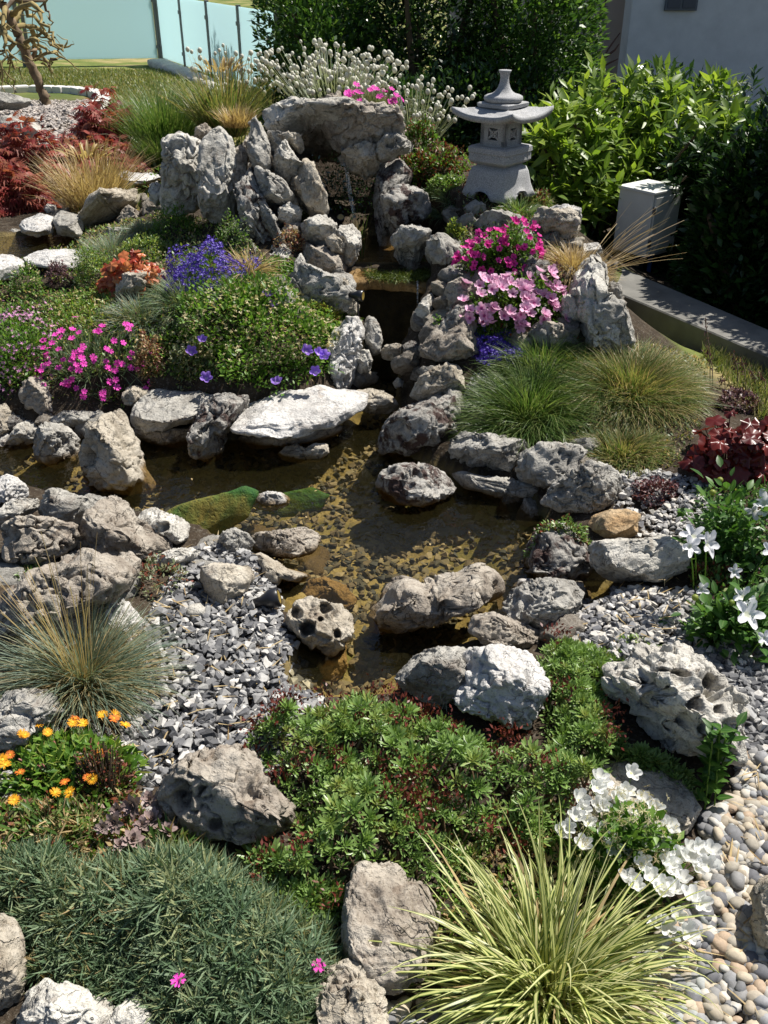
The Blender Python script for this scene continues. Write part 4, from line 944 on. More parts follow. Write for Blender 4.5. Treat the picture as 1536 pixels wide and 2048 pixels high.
# ------------------------------------------------------------------ electrical cabinet
CAB = simple_mat('light_grey_cabinet_paint', (.70, .70, .66), .5, bump=.1, var=.05)
DKG = simple_mat('dark_hinge', (.09, .09, .10), .45)
cb = at_z(1278, 548, .03); cab = thing('electrical_cabinet', 'light grey metal electrical cabinet on a post in front of the laurel', 'cabinet', cb)
cab.rotation_euler[2] = math.radians(38)
ck = axdepth(cb)/F
w1, w2, ch = 66*ck/math.cos(math.radians(38)), 50*ck/math.sin(math.radians(38)), 124*ck*.94
bev_box('body', w1, w2, ch, .004, CAB, cab, (0, 0, .14+ch/2))
bev_box('lid', w1+.016, w2+.016, .016, .004, CAB, cab, (0, 0, .14+ch+.008))
dr = bev_box('door', w1-.024, .008, ch-.03, .003, CAB, cab, (0, -w2/2-.0045, .14+ch/2))
bev_box('latch', .014, .016, .045, .003, DKG, dr, (w1/2-.006, -.006, -.01)); bev_box('hinge', .014, .014, .04, .003, DKG, dr, (-w1/2+.006, -.004, .09)); bev_box('hinge', .014, .014, .04, .003, DKG, dr, (-w1/2+.006, -.004, -.09))
bev_box('post', .045, .035, .24, .003, DKG, cab, (.01, .02, .03))
v, f, a_ = tube([(.045, -.03, -.08), (.045, -.03, .06), (.04, -.03, .15)], .013, 10); link('cable_sleeve', mesh_np('cable_sleeve', v, f), simple_mat('blue_plastic', (.03, .12, .38), .4), cab)

# ------------------------------------------------------------------ white kerb round the gravel circle
WK = simple_mat('white_stone', (.62, .60, .56), .85, bump=.6, var=.12)
KP = [hit(a_, b_) for a_, b_ in [(-260,205),(-120,192),(0,186),(60,184),(110,185),(150,187),(185,192),(204,199),(210,207),(205,215),(192,222),(176,230)]]
KS = thing('gravel_bed_edging', 'curved white stone edging round the pale gravel bed with the crooked tree', 'edging', KP[3])
for i in range(len(KP)-1):
    for j in range(2):
        a_, b_ = KP[i]+(KP[i+1]-KP[i])*(j/2), KP[i]+(KP[i+1]-KP[i])*((j+1)/2); e = b_-a_; c_ = (a_+b_)/2
        o = bev_box('edging_block', np.linalg.norm(e)-.015, .13, .13, .02, WK, KS, c_-KP[3]+np.array([0, 0, .01])); o.rotation_euler[2] = math.atan2(e[1], e[0])

# ------------------------------------------------------------------ crooked tree
BARK = simple_mat('lichened_bark', (.17, .12, .075), .95, bump=1, bscale=50, var=.5)
LICH = simple_mat('yellow_lichen_bark', (.26, .20, .08), .95, bump=1, bscale=60, var=.4)
tb = hit(95, 213); tk = axdepth(tb)/F; rgt = np.random.default_rng(5)
tree = thing('crooked_tree', 'small bare twisted tree with lichen growing in the pale gravel bed', 'tree', tb)
def tw(px, py, dy=0.0): p = at_depth(px, py, (tb[1]+dy)/ray(px, py)[1]); return p
def crook(pts, r0, r1, jit, name, mat, seg=5):
    P = [np.array(p) for p in pts]; out_ = []
    for i in range(len(P)-1):
        for t_ in np.arange(seg)/seg: out_.append(P[i]*(1-t_)+P[i+1]*t_)
    out_.append(P[-1]); out_ = np.array(out_); out_[1:-1] += rgt.normal(0, jit, (len(out_)-2, 3))
    r_ = np.linspace(r0, r1, len(out_))*(1+rgt.normal(0, .12, len(out_)))
    return tube(out_, r_, 7)
v, f, a_ = crook([tb-np.array([0, 0, .03]), tw(85, 185), tw(72, 150), tw(55, 110), tw(38, 75), tw(22, 40), tw(5, 5)], .055, .04, .008, 'trunk', BARK)
wpart('trunk', v, f, BARK, tree)
brs = [[(22,40,0),(45,12,-.1),(80,20,-.2),(88,45,-.3),(110,75,-.3),(122,98,-.35)], [(30,55,0),(60,50,.2),(95,75,.3),(110,90,.3),(128,95,.3)],
       [(38,75,0),(60,95,.1),(75,115,.2),(100,125,.2),(112,118,.2)], [(25,45,0),(50,20,.2),(72,35,.3),(85,65,.3),(118,98,.1)], [(45,90,0),(70,80,-.2),(100,105,-.2),(118,112,-.3)],
       [(20,38,0),(0,60,-.2),(-20,100,-.3),(-10,135,-.3),(5,150,-.3)], [(20,38,0),(-10,30,.2),(-60,60,.3),(-70,120,.3)], [(10,15,0),(8,60,-.3),(15,100,-.4),(3,135,-.5)],
       [(5,5,0),(-30,-20,.1),(-90,20,.3),(-110,90,.3)], [(10,15,0),(50,0,.2),(90,5,.3),(100,40,.3)], [(60,50,.2),(68,85,.2),(82,112,.2),(88,128,.2)], [(0,60,-.2),(30,85,-.3),(22,120,-.3),(30,138,-.3)]]
for q in brs:
    v, f, a_ = crook([tw(*p) for p in q], .028, .008, .02, 'branch', LICH, 4); br_ = wpart('branch', v, f, LICH if rgt.random() < .7 else BARK, tree)
    tws = []
    for k in range(6):
        i = rgt.integers(1, len(q)); p0 = tw(*q[i]); d_ = rgt.normal(0, 1, 3)*np.array([1, .6, .8]); d_[2] -= .3
        tws.append(crook([p0, p0+d_*.08, p0+d_*.12+rgt.normal(0, .06, 3)], .010, .003, .012, 'twig', LICH, 2))
    v, f, a_ = joinm(tws); v = v-np.array(tree.location); o = link('twigs', mesh_np('twigs', v, f), LICH, br_); o['kind'] = 'stuff'
# ------------------------------------------------------------------ vegetation builders
def spec(x0, y0, x1, y1, kd=.8, yb=None, emb=.0):
    """mound seen in the box x0..x1, y0..y1 of the photograph, standing on the ground at its lower edge"""
    xc = (x0+x1)/2; g = hit(xc, y1) if yb is None else at_depth(xc, y1, yb/ray(xc, y1)[1]); D = axdepth(g); k = D/F
    rx = (x1-x0)/2*k; H = (y1-y0)*k; a = math.radians(31)+math.atan((y1-1024)/F)
    a = max(a, .09); ry = min(kd*rx, .42*H/math.sin(a)); H2 = H-ry*math.sin(a)
    h = math.sqrt(max(H2**2-(ry*math.sin(a))**2, (.25*H)**2))/math.cos(a)*.97
    c = g+np.array([0, ry, 0]); tz = float(T(c[0], c[1])[0]); c[2] = min(g[2]+.15*max(0, tz-g[2]), g[2]+.05)
    return dict(c=c, rx=rx, ry=ry, h=h)

def mpts(s, n, rg, lo=.85, hi=1.0, lump=.12, zmin=0.0, front=False):
    """points and normals on a lumpy half ellipsoid"""
    u = rg.normal(size=(n, 3)); u /= np.linalg.norm(u, axis=1, keepdims=True); u[:, 2] = np.abs(u[:, 2])*(1-zmin)+zmin
    if front:
        u[:, 1] = np.where(rg.random(n) < .8, -np.abs(u[:, 1]), u[:, 1])
    u /= np.linalg.norm(u, axis=1, keepdims=True)
    L = 1+lump*noise(u*2.6+s['c']*7, 3)*1.4
    r = rg.uniform(lo, hi, n)*L
    P = u*np.array([s['rx'], s['ry'], s['h']])*r[:, None]+s['c']
    N = u/np.array([s['rx'], s['ry'], s['h']]); N /= np.linalg.norm(N, axis=1, keepdims=True)
    tz = T(P[:, 0], P[:, 1], False); P[:, 2] = np.maximum(P[:, 2], tz+.004)
    return P, N

class Region:
    """level bed outlined in the photograph"""
    def __init__(s, px, h=.05, edge=.10):
        s.P = np.array([hit(a, b_, h*.5) for a, b_ in px])[:, :2]; s.h = h; s.edge = edge
        s.lo, s.hi = s.P.min(0), s.P.max(0); c = s.P.mean(0); s.c = np.array([c[0], c[1], float(T(c[0], c[1])[0])])
    def pts(s, n, rg, layer=(.6, 1.0), lump=.25, freq=9.0):
        out = []; k = 0
        while k < n:
            q = s.lo+(s.hi-s.lo)*rg.random((n*2, 2)); d = poly_dist(q[:, 0], q[:, 1], s.P); q = q[d > 0]; out.append(np.c_[q, d[d > 0]]); k += len(q)
        q = np.concatenate(out)[:n]
        hh = s.h*(1-np.exp(-(q[:, 2]/s.edge)**1.0*1.6))*(1+lump*noise(np.c_[q[:, :2]*freq, q[:, 2]*0], 9)*1.6)
        z = T(q[:, 0], q[:, 1], False)
        P = np.c_[q[:, :2], z+hh*rg.uniform(*layer, n)]
        N = np.c_[rg.normal(0, .35, (n, 2)), np.ones(n)]; N /= np.linalg.norm(N, axis=1, keepdims=True)
        s.last = q[:, 2]; return P, N

def jit(N, rg, k):
    D = N+rg.normal(0, k, N.shape); return D/np.linalg.norm(D, axis=1, keepdims=True)
def perp(D, rg):
    r = rg.normal(size=D.shape); return np.cross(D, r)
def R_from(D, rg, up=False):
    N = perp(D, rg) if not up else np.broadcast_to([0, 0, 1.], D.shape)+rg.normal(0, .25, D.shape)
    return frames(D, N)
def R_face(N, rg):
    """template lies in XY facing +Z along N, random spin"""
    Z = N/np.linalg.norm(N, axis=1, keepdims=True); X = np.cross(Z, rg.normal(size=N.shape)); X /= np.linalg.norm(X, axis=1, keepdims=True)
    return np.stack([X, np.cross(Z, X), Z], 2)

def instances(name, meshes, mats, parent, P, R, S, labels=None):
    """real objects sharing mesh data, one per place, as parts of parent"""
    L = np.array(parent.location); out_ = []
    for i in range(len(P)):
        me = meshes[i % len(meshes)]; o = bpy.data.objects.new(name, me); C.objects.link(o); o.parent = parent
        M = np.eye(4); M[:3, :3] = R[i]*np.asarray(S[i]); M[:3, 3] = P[i]-L
        o.matrix_local = Matrix(M.tolist()); out_.append(o)
    return out_
def tmesh(name, tm, mat, smooth=True):
    me = mesh_np(name, tm[0], tm[1], smooth, np.c_[tm[2], np.zeros(len(tm[0]))]); me.materials.append(mat); return me

# templates
LEAF = leaf_t(.42, 3, .10, .12); LEAFN = leaf_t(.14, 3, .10, .15); LEAFW = leaf_t(.62, 4, .10, .12, .45)
LEAF_S = (np.array([(0, 0, 0), (.22, .45, .03), (0, 1, -.08), (-.22, .45, .03)]), np.array([(0, 1, 2, 3)]), np.array([(.5, 0), (1, .5), (.5, 1), (0, .5)]))
NEEDLE = (np.array([(-.04, 0, 0), (.04, 0, 0), (.035, .6, 0), (0, 1, -.03)]), np.array([(0, 1, 2, 3)]), np.array([(0, 0), (1, 0), (1, .6), (.5, 1)]))
STRAP = leaf_t(.10, 3, .2, .18, .35)

def whorl(tmpl, n, el0, el1, L0, L1, rg, tiers=1, golden=True, stemlen=0.0):
    D, S, P = [], [], []
    for i in range(n):
        f_ = i/max(1, n-1); az = i*2.399963+rg.normal(0, .12); el = el0+(el1-el0)*f_+rg.normal(0, .06)
        D.append((math.cos(el)*math.cos(az), math.cos(el)*math.sin(az), math.sin(el))); S.append(L0+(L1-L0)*f_); P.append((0, 0, stemlen*f_))
    D = np.array(D); N = np.array([0, 0, 1.])-D*D[:, 2:3]; N = np.where(np.linalg.norm(N, axis=1, keepdims=True) < .1, np.array([[1., 0, 0]]), N)
    v, f, a = scatter(tmpl, np.array(P), frames(D, N), np.array(S), rg.random(n)); return v, f, a[:, :2]

def flower(npet, m=6, cup=.35, point=1.0, base=.25, notch=0.0, rings=(.0, .3, .6, .85, 1.0), pw=2.0, wob=.05, sd=0):
    """one corolla: npet petals, cup depth, facing +Z, radius 1"""
    rg = np.random.default_rng(sd); n = npet*m; th = np.arange(n)/n*2*math.pi
    ph = np.abs(np.cos(npet*th/2)); R_ = base+(1-base)*ph**point
    if notch: R_ = R_*(1-notch*np.clip(ph-.93, 0, 1)/.07*.5)
    V = [(0, 0, 0)]; U = [(0, 0)]
    for s in rings[1:]:
        rr_ = s*(R_*s+(1-s)*min(1, base+.35)) if s < 1 else R_
        z = cup*s**pw + wob*s*np.cos(npet*th+1.3)*.8 + rg.normal(0, wob*.4, n)*s
        V += list(zip(rr_*np.cos(th), rr_*np.sin(th), z)); U += [(t/(2*math.pi), s) for t in th]
    Fq = []; k = len(rings)-1
    for j in range(n): Fq.append((0, 1+j, 1+(j+1) % n, 1+(j+1) % n))
    tri = np.array([(0, 1+j, 1+(j+1) % n) for j in range(n)])
    q = np.array([(1+i*n+j, 1+(i+1)*n+j, 1+(i+1)*n+(j+1) % n, 1+i*n+(j+1) % n) for i in range(k-1) for j in range(n)])
    tri4 = np.concatenate([tri, tri[:, 2:3]], 1)
    # keep everything as triangles so that one array holds all faces
    T_ = np.concatenate([tri, q[:, [0, 1, 2]], q[:, [0, 2, 3]]])
    return np.array(V), T_, np.array(U)

def daisy(n=26, w=.13, up=.15, sd=0):
    rg = np.random.default_rng(sd); L_ = []
    az = np.arange(n)/n*2*math.pi+rg.normal(0, .06, n); el = rg.normal(up, .12, n)
    D = np.stack([np.cos(el)*np.cos(az), np.cos(el)*np.sin(az), np.sin(el)], 1)
    v, f, a = scatter(leaf_t(w*2.0, 2, .1, .05, .6, .3), np.zeros((n, 3))+D*.12, frames(D, np.broadcast_to([0, 0, 1.], D.shape)), np.full(n, .9))
    vi, fi = ico(2); vi = vi*np.array([.26, .26, .13])+np.array([0, 0, .05])
    f3 = np.concatenate([f[:, [0, 1, 2]], f[:, [0, 2, 3]]])
    a = a.copy(); a[:, 1] = .3+.7*a[:, 1]
    return np.concatenate([v, vi]), np.concatenate([f3, fi+len(v)]), np.concatenate([a[:, :2], np.zeros((len(vi), 2))])

def stuffpart(name, L, mat, parent, smooth=True):
    if isinstance(L, tuple) and len(L[0]) == 0: return None
    v, f, a = joinm(L) if isinstance(L, list) else L
    return wpart(name, v, f, mat, parent, smooth, a, 'stuff')

def grassy(s, n, rg, L=(.8, 1.1), wd=.004, el=(.6, 1.5), droop=(.3, 1.3), seg=4, root=.35):
    """tuft of blades fanning from the middle of a mound"""
    az = rg.uniform(0, 2*math.pi, n); f_ = np.sqrt(rg.random(n)); r = f_*root
    P = s['c']+np.stack([np.cos(az)*r*s['rx'], np.sin(az)*r*s['ry'], np.zeros(n)], 1)
    P[:, 2] = np.minimum(np.maximum(T(P[:, 0], P[:, 1], False), s['c'][2]-.02), s['c'][2]+s['h']*.4)
    e = el[1]-(el[1]-el[0])*f_+rg.normal(0, .12, n); ln = s['h']*rg.uniform(*L, n)*(1+.25*np.cos(e)*max(s['rx'], s['ry'])/s['h'])
    return blades(P, az+rg.normal(0, .6, n), e, ln, rg.uniform(.6, 1.2, n)*wd, rg.uniform(*droop, n), seg)

G = lambda *c: c
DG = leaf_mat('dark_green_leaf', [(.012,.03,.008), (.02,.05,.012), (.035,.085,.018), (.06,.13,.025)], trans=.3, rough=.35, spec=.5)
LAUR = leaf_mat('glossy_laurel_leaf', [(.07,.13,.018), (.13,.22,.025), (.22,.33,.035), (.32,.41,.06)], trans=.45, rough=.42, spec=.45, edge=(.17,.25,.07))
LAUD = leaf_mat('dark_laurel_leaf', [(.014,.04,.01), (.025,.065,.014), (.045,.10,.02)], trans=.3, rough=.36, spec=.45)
STEM = simple_mat('brown_stem', (.10, .07, .04), .9, var=.3)

def woody(base, tops, r, mat, parent, name='trunk'):
    Ls = []
    for tp in tops:
        mid = (np.array(base)+tp)/2+rng.normal(0, .03, 3); Ls.append(tube([base, mid, tp], [r, r*.7, r*.25], 6))
    v, f, a = joinm(Ls); return wpart(name, v, f, mat, parent)

# ------------------------------------------------------------------ hedge behind
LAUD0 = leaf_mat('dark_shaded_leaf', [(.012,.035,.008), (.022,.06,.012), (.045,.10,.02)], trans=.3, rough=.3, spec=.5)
def dark_shrub(label, cx, d, rx, ry, h, n, ls, sd, mats=DG, tip=None, name='evergreen_shrub', z0=0.0):
    rg = np.random.default_rng(sd); c = np.array([at_depth(cx, 200, d/ray(cx, 200)[1])[0], d, z0])
    t = thing(name, label, 'shrub', c)
    lob = [dict(c=c, rx=rx, ry=ry, h=h)]
    for k in range(16):
        a_, hh = rg.uniform(0, 6.28), rg.uniform(.25, .95); q = c+np.array([math.cos(a_)*rx*.72*(1-hh*.35), math.sin(a_)*ry*.72*(1-hh*.35), h*hh*.72])
        lob.append(dict(c=q, rx=rx*.42, ry=ry*.42, h=h*.30))
    Ls = []
    for i, s in enumerate(lob):
        m_ = n//3 if i == 0 else n*2//3//16
        u = rg.normal(size=(m_, 3)); u /= np.linalg.norm(u, axis=1, keepdims=True)
        if i == 0: u[:, 2] = np.abs(u[:, 2])
        P = u*np.array([s['rx'], s['ry'], s['h']])*rg.uniform(.7, 1.05, m_)[:, None]+s['c']
        D = jit(u*np.array([1, 1, .5])+np.array([0, 0, .35]), rg, .45)
        Ls.append(scatter(LEAF_S, P, frames(D, jit(np.broadcast_to([0, 0, 1.], D.shape), rg, .5)), rg.uniform(.7, 1.3, m_)*ls))
    stuffpart('foliage', Ls, mats, t)
    woody(c-np.array([0, 0, .05]), [c+np.array([rg.normal(0, rx*.35), rg.normal(0, ry*.3), h*rg.uniform(.5, .85)]) for _ in range(5)], .05, STEM, t)
    return t
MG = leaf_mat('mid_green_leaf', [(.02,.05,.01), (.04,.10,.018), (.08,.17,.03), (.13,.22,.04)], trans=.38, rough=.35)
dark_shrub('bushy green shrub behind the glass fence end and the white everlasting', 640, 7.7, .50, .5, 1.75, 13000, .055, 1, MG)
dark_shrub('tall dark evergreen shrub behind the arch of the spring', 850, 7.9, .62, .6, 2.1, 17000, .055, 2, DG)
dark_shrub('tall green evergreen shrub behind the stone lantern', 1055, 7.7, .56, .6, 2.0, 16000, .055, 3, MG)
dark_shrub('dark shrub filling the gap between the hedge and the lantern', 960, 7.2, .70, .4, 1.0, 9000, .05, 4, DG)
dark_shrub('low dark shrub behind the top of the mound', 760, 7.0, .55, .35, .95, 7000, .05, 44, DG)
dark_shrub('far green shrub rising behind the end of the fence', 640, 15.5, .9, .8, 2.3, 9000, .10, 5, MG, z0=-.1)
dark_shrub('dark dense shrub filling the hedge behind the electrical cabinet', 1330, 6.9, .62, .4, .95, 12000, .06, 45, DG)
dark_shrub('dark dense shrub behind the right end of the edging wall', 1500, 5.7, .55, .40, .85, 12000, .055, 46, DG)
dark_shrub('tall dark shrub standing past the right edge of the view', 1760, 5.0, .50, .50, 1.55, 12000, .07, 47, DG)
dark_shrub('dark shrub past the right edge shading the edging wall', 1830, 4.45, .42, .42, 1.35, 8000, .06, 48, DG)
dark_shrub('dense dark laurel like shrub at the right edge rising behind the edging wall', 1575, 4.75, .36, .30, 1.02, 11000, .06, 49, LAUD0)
# bare red twigs beside the house wall
tt = thing('bare_shrub', 'bare reddish twigs sticking up in front of the pink wall', 'shrub', at_depth(1200, 140, 8.9)); Ls = []; rg = np.random.default_rng(3)
for q in [[(1190,150),(1205,118),(1222,90),(1240,66)], [(1205,118),(1230,100),(1238,88)], [(1195,140),(1215,128),(1236,118)], [(1200,30),(1208,12),(1215,-10)], [(1190,45),(1202,20),(1198,0)], [(1195,200),(1190,150),(1200,30)]]:
    Ls.append(tube([at_depth(a_, b_, 8.9) for a_, b_ in q], np.linspace(.014, .005, len(q)), 5))
v, f, a = joinm(Ls); wpart('branch', v, f, simple_mat('red_brown_twig', (.10, .045, .03), .9), tt)

# ------------------------------------------------------------------ laurel bushes
LFM = [tmesh('leaf', leaf_t(.30+.04*k, 4, .10, .10+.08*k, .5), LAUR) for k in range(3)]
LFD = [tmesh('leaf', leaf_t(.34+.04*k, 4, .10, .10+.08*k, .5), LAUD) for k in range(3)]
def laurel(label, lobes, nsh, ls, sd, meshes, mat, nparts=300, upb=.75):
    rg = np.random.default_rng(sd); c0 = lobes[0]['c'].copy(); c0[2] = float(T(c0[0], c0[1])[0]); t = thing('laurel_bush', label, 'shrub', c0)
    P_, D_, S_ = [], [], []
    wts = np.array([l['rx']*l['h'] for l in lobes]); wts /= wts.sum()
    for l, w_ in zip(lobes, wts):
        n_ = int(nsh*w_); u = rg.normal(size=(n_, 3)); u /= np.linalg.norm(u, axis=1, keepdims=True); u[:, 2] = np.abs(u[:, 2])*1.1-.1
        u[:, 1] = np.where(rg.random(n_) < .65, -np.abs(u[:, 1]), u[:, 1])
        P = l['c']+u*np.array([l['rx'], l['ry'], l['h']])*rg.uniform(.62, 1.03, n_)[:, None]
        for p, uu in zip(P, u):
            ax_ = uu*np.array([1, 1, .6])+np.array([0, 0, upb])+rg.normal(0, .25, 3); ax_ /= np.linalg.norm(ax_)
            X = np.cross(ax_, rg.normal(size=3)); X /= np.linalg.norm(X); Y = np.cross(ax_, X); k = rg.integers(7, 11)
            for j in range(k):
                az = j*2.4+rg.normal(0, .2); el = .25+.8*j/k+rg.normal(0, .12)
                P_.append(p+ax_*(.012*j)); D_.append(math.cos(el)*(math.cos(az)*X+math.sin(az)*Y)+math.sin(el)*ax_); S_.append(ls*rg.uniform(.7, 1.15)*(1-.25*j/k))
    P_, D_, S_ = np.array(P_), np.array(D_), np.array(S_); N_ = np.broadcast_to([0, -.15, 1.], D_.shape)+rg.normal(0, .3, D_.shape); R_ = frames(D_, N_)
    order = np.argsort(P_[:, 1]-.8*P_[:, 2]); a_, b_ = order[:nparts], order[nparts:]
    instances('leaf', meshes, None, t, P_[a_], R_[a_], S_[a_])
    stuffpart('foliage', scatter(leaf_t(.33, 2, .1, .14), P_[b_], R_[b_], S_[b_]), mat, t)
    woody(c0, [l['c']+np.array([0, 0, l['h']*.5]) for l in lobes]+[l['c']+rg.normal(0, .12, 3) for l in lobes], .022, STEM, t, 'stem')
    return t
def lb(px, py, d, rx, ry, h): p = at_depth(px, py, d/ray(px, py)[1]); return dict(c=p, rx=rx, ry=ry, h=h)
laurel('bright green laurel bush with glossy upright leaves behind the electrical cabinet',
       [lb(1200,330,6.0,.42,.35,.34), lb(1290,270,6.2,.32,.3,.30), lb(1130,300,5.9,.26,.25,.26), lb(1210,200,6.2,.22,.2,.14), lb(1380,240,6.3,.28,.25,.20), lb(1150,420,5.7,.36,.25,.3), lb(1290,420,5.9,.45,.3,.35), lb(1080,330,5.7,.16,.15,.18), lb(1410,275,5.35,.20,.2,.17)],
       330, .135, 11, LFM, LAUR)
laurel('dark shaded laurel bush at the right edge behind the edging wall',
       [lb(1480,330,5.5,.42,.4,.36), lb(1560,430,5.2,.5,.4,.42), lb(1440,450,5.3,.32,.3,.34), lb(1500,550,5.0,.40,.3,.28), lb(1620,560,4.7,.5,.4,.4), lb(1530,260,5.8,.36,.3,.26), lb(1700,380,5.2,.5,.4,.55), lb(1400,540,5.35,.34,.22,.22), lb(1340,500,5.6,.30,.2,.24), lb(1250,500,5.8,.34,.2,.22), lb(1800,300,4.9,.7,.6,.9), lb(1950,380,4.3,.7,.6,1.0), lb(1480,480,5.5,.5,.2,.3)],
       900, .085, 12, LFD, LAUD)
# ------------------------------------------------------------------ gravel and pebbles
def stone_mat(name, stops, bump=.4, sc=60):
    m, nt, out = newmat(name); b = NB(nt); u, v, r = uvr(b)
    a_n = b.n('ShaderNodeAttribute', attribute_name='uvr'); s_n = b.n('ShaderNodeSeparateXYZ'); b.l(a_n.outputs['Vector'], s_n.inputs[0]); r = s_n.outputs[2]
    n = len(stops); col = b.ramp(r, [(i/n, c) for i, c in enumerate(stops)], 'CONSTANT')
    tc = b.n('ShaderNodeTexCoord'); geo = b.n('ShaderNodeNewGeometry'); gp = geo.outputs['Position']
    f = b.noise(gp, 90, 4, .7, .5); c2 = b.n('ShaderNodeHueSaturation'); b.l(col, c2.inputs['Color']); b.l(b.math('ADD', b.math('MULTIPLY', f, .9), .55), c2.inputs['Value'])
    col = c2.outputs[0]
    sp = b.n('ShaderNodeSeparateXYZ'); b.l(gp, sp.inputs[0])
    p = b.n('ShaderNodeBsdfPrincipled'); p.inputs['Roughness'].default_value = .75; p.inputs['Specular IOR Level'].default_value = .35; b.l(col, p.inputs['Base Color'])
    bp = b.n('ShaderNodeBump'); bp.inputs['Strength'].default_value = bump; bp.inputs['Distance'].default_value = .002
    b.l(b.noise(gp, 260, 3, .7), bp.inputs['Height']); b.l(bp.outputs[0], p.inputs['Normal']); b.l(p.outputs[0], out.inputs[0]); return m
CHIPM = stone_mat('grey_limestone_chips', [(.085,.085,.088), (.17,.168,.168), (.25,.245,.238), (.12,.12,.125), (.40,.39,.37), (.20,.198,.198), (.48,.46,.43), (.10,.10,.105), (.32,.315,.305)])
CHIPW = stone_mat('mixed_white_grey_chips', [(.42,.40,.37), (.20,.20,.205), (.52,.50,.47), (.30,.29,.28), (.13,.13,.14), (.46,.43,.38), (.24,.235,.23)])
CHIPD = stone_mat('wet_dark_chips', [(.05,.045,.03), (.10,.08,.05), (.17,.14,.08), (.05,.05,.045), (.24,.19,.11), (.12,.09,.05)])
PEBM = stone_mat('river_pebbles', [(.38,.33,.26), (.16,.16,.165), (.30,.27,.22), (.50,.46,.40), (.22,.215,.21), (.34,.29,.22), (.26,.26,.265), (.44,.42,.38), (.12,.12,.13), (.36,.27,.19), (.30,.31,.30), (.42,.36,.27)], .2)
PINKG = stone_mat('pinkish_fine_gravel', [(.42,.36,.31), (.34,.30,.27), (.50,.45,.40), (.28,.25,.23)])
STONECOL = {'grey_limestone_chips': ['dark slate grey','mid grey','light grey','blue grey','pale grey','grey','off white','charcoal','light grey'],
  'mixed_white_grey_chips': ['off white','grey','white','greyish beige','charcoal','cream','grey'],
  'river_pebbles': ['beige','charcoal','light brown','cream white','mid grey','sandy brown','grey','ivory','black grey','reddish brown','greenish grey','tan']}
MARKS = [(1130,1990,'beside the tips of the striped sedge'),(1300,1900,'below the white bellflowers'),(1420,1700,'right of the white bellflowers'),(1400,1800,'just under the lowest white bellflower'),(1450,1600,'at the foot of the leafy green shoots'),(1520,1560,'under the honeycombed boulder'),(1500,1720,'above the tan boulder at the edge'),(1480,1850,'left of the tan boulder at the edge'),(1500,1980,'below the tan boulder at the edge'),(1350,2010,'at the bottom between sedge and picture corner'),
 (440,1250,'below the beige angular stone'),(520,1180,'beside the black spotlight'),(350,1200,'beside the egg shaped stone'),(380,1350,'mid slope by the grass tuft'),(520,1360,'on the slope by the water'),(320,1480,'low on the slope by the ice plants'),(450,1470,'just above the cracked brown boulder'),(580,1450,'beside the stonecrop leaves'),(450,1110,'at the top of the grey slope'),
 (1180,1260,'behind the upright stonecrop'),(1250,1200,'under the oval boulder'),(1350,1220,'beside the rusty stonecrop'),(1300,1310,'behind the honeycombed boulder')]
def chip_t(sd, fl=.6):
    rg = np.random.default_rng(sd); bm = bmesh.new()
    for _ in range(9):
        q = rg.normal(size=3); q /= np.linalg.norm(q); q *= np.array([.5, .42, .5*fl])*rg.uniform(.85, 1.15); bm.verts.new(q)
    r_ = bmesh.ops.convex_hull(bm, input=bm.verts[:]); bmesh.ops.delete(bm, geom=list({g for g in list(r_['geom_interior'])+list(r_['geom_unused']) if isinstance(g, bmesh.types.BMVert)}), context='VERTS')
    bmesh.ops.triangulate(bm, faces=bm.faces[:]); bm.verts.index_update()
    V = np.array([v.co[:] for v in bm.verts]); Fq = np.array([[v.index for v in f.verts] for f in bm.faces]); bm.free(); return V, Fq, np.zeros((len(V), 2))
def peb_t(sd, fl=.6, lv=2):
    rg = np.random.default_rng(sd); v, f = ico(lv); v = v*np.array([.5, rg.uniform(.36, .46), .5*fl*rg.uniform(.8, 1.1)])
    v = v*(1+.16*noise(v*3.2+sd*3, sd))[:, None]; return v, f, np.zeros((len(v), 2))
CH = [chip_t(i+100, .62) for i in range(8)]; PB = [peb_t(i, .62) for i in range(8)]
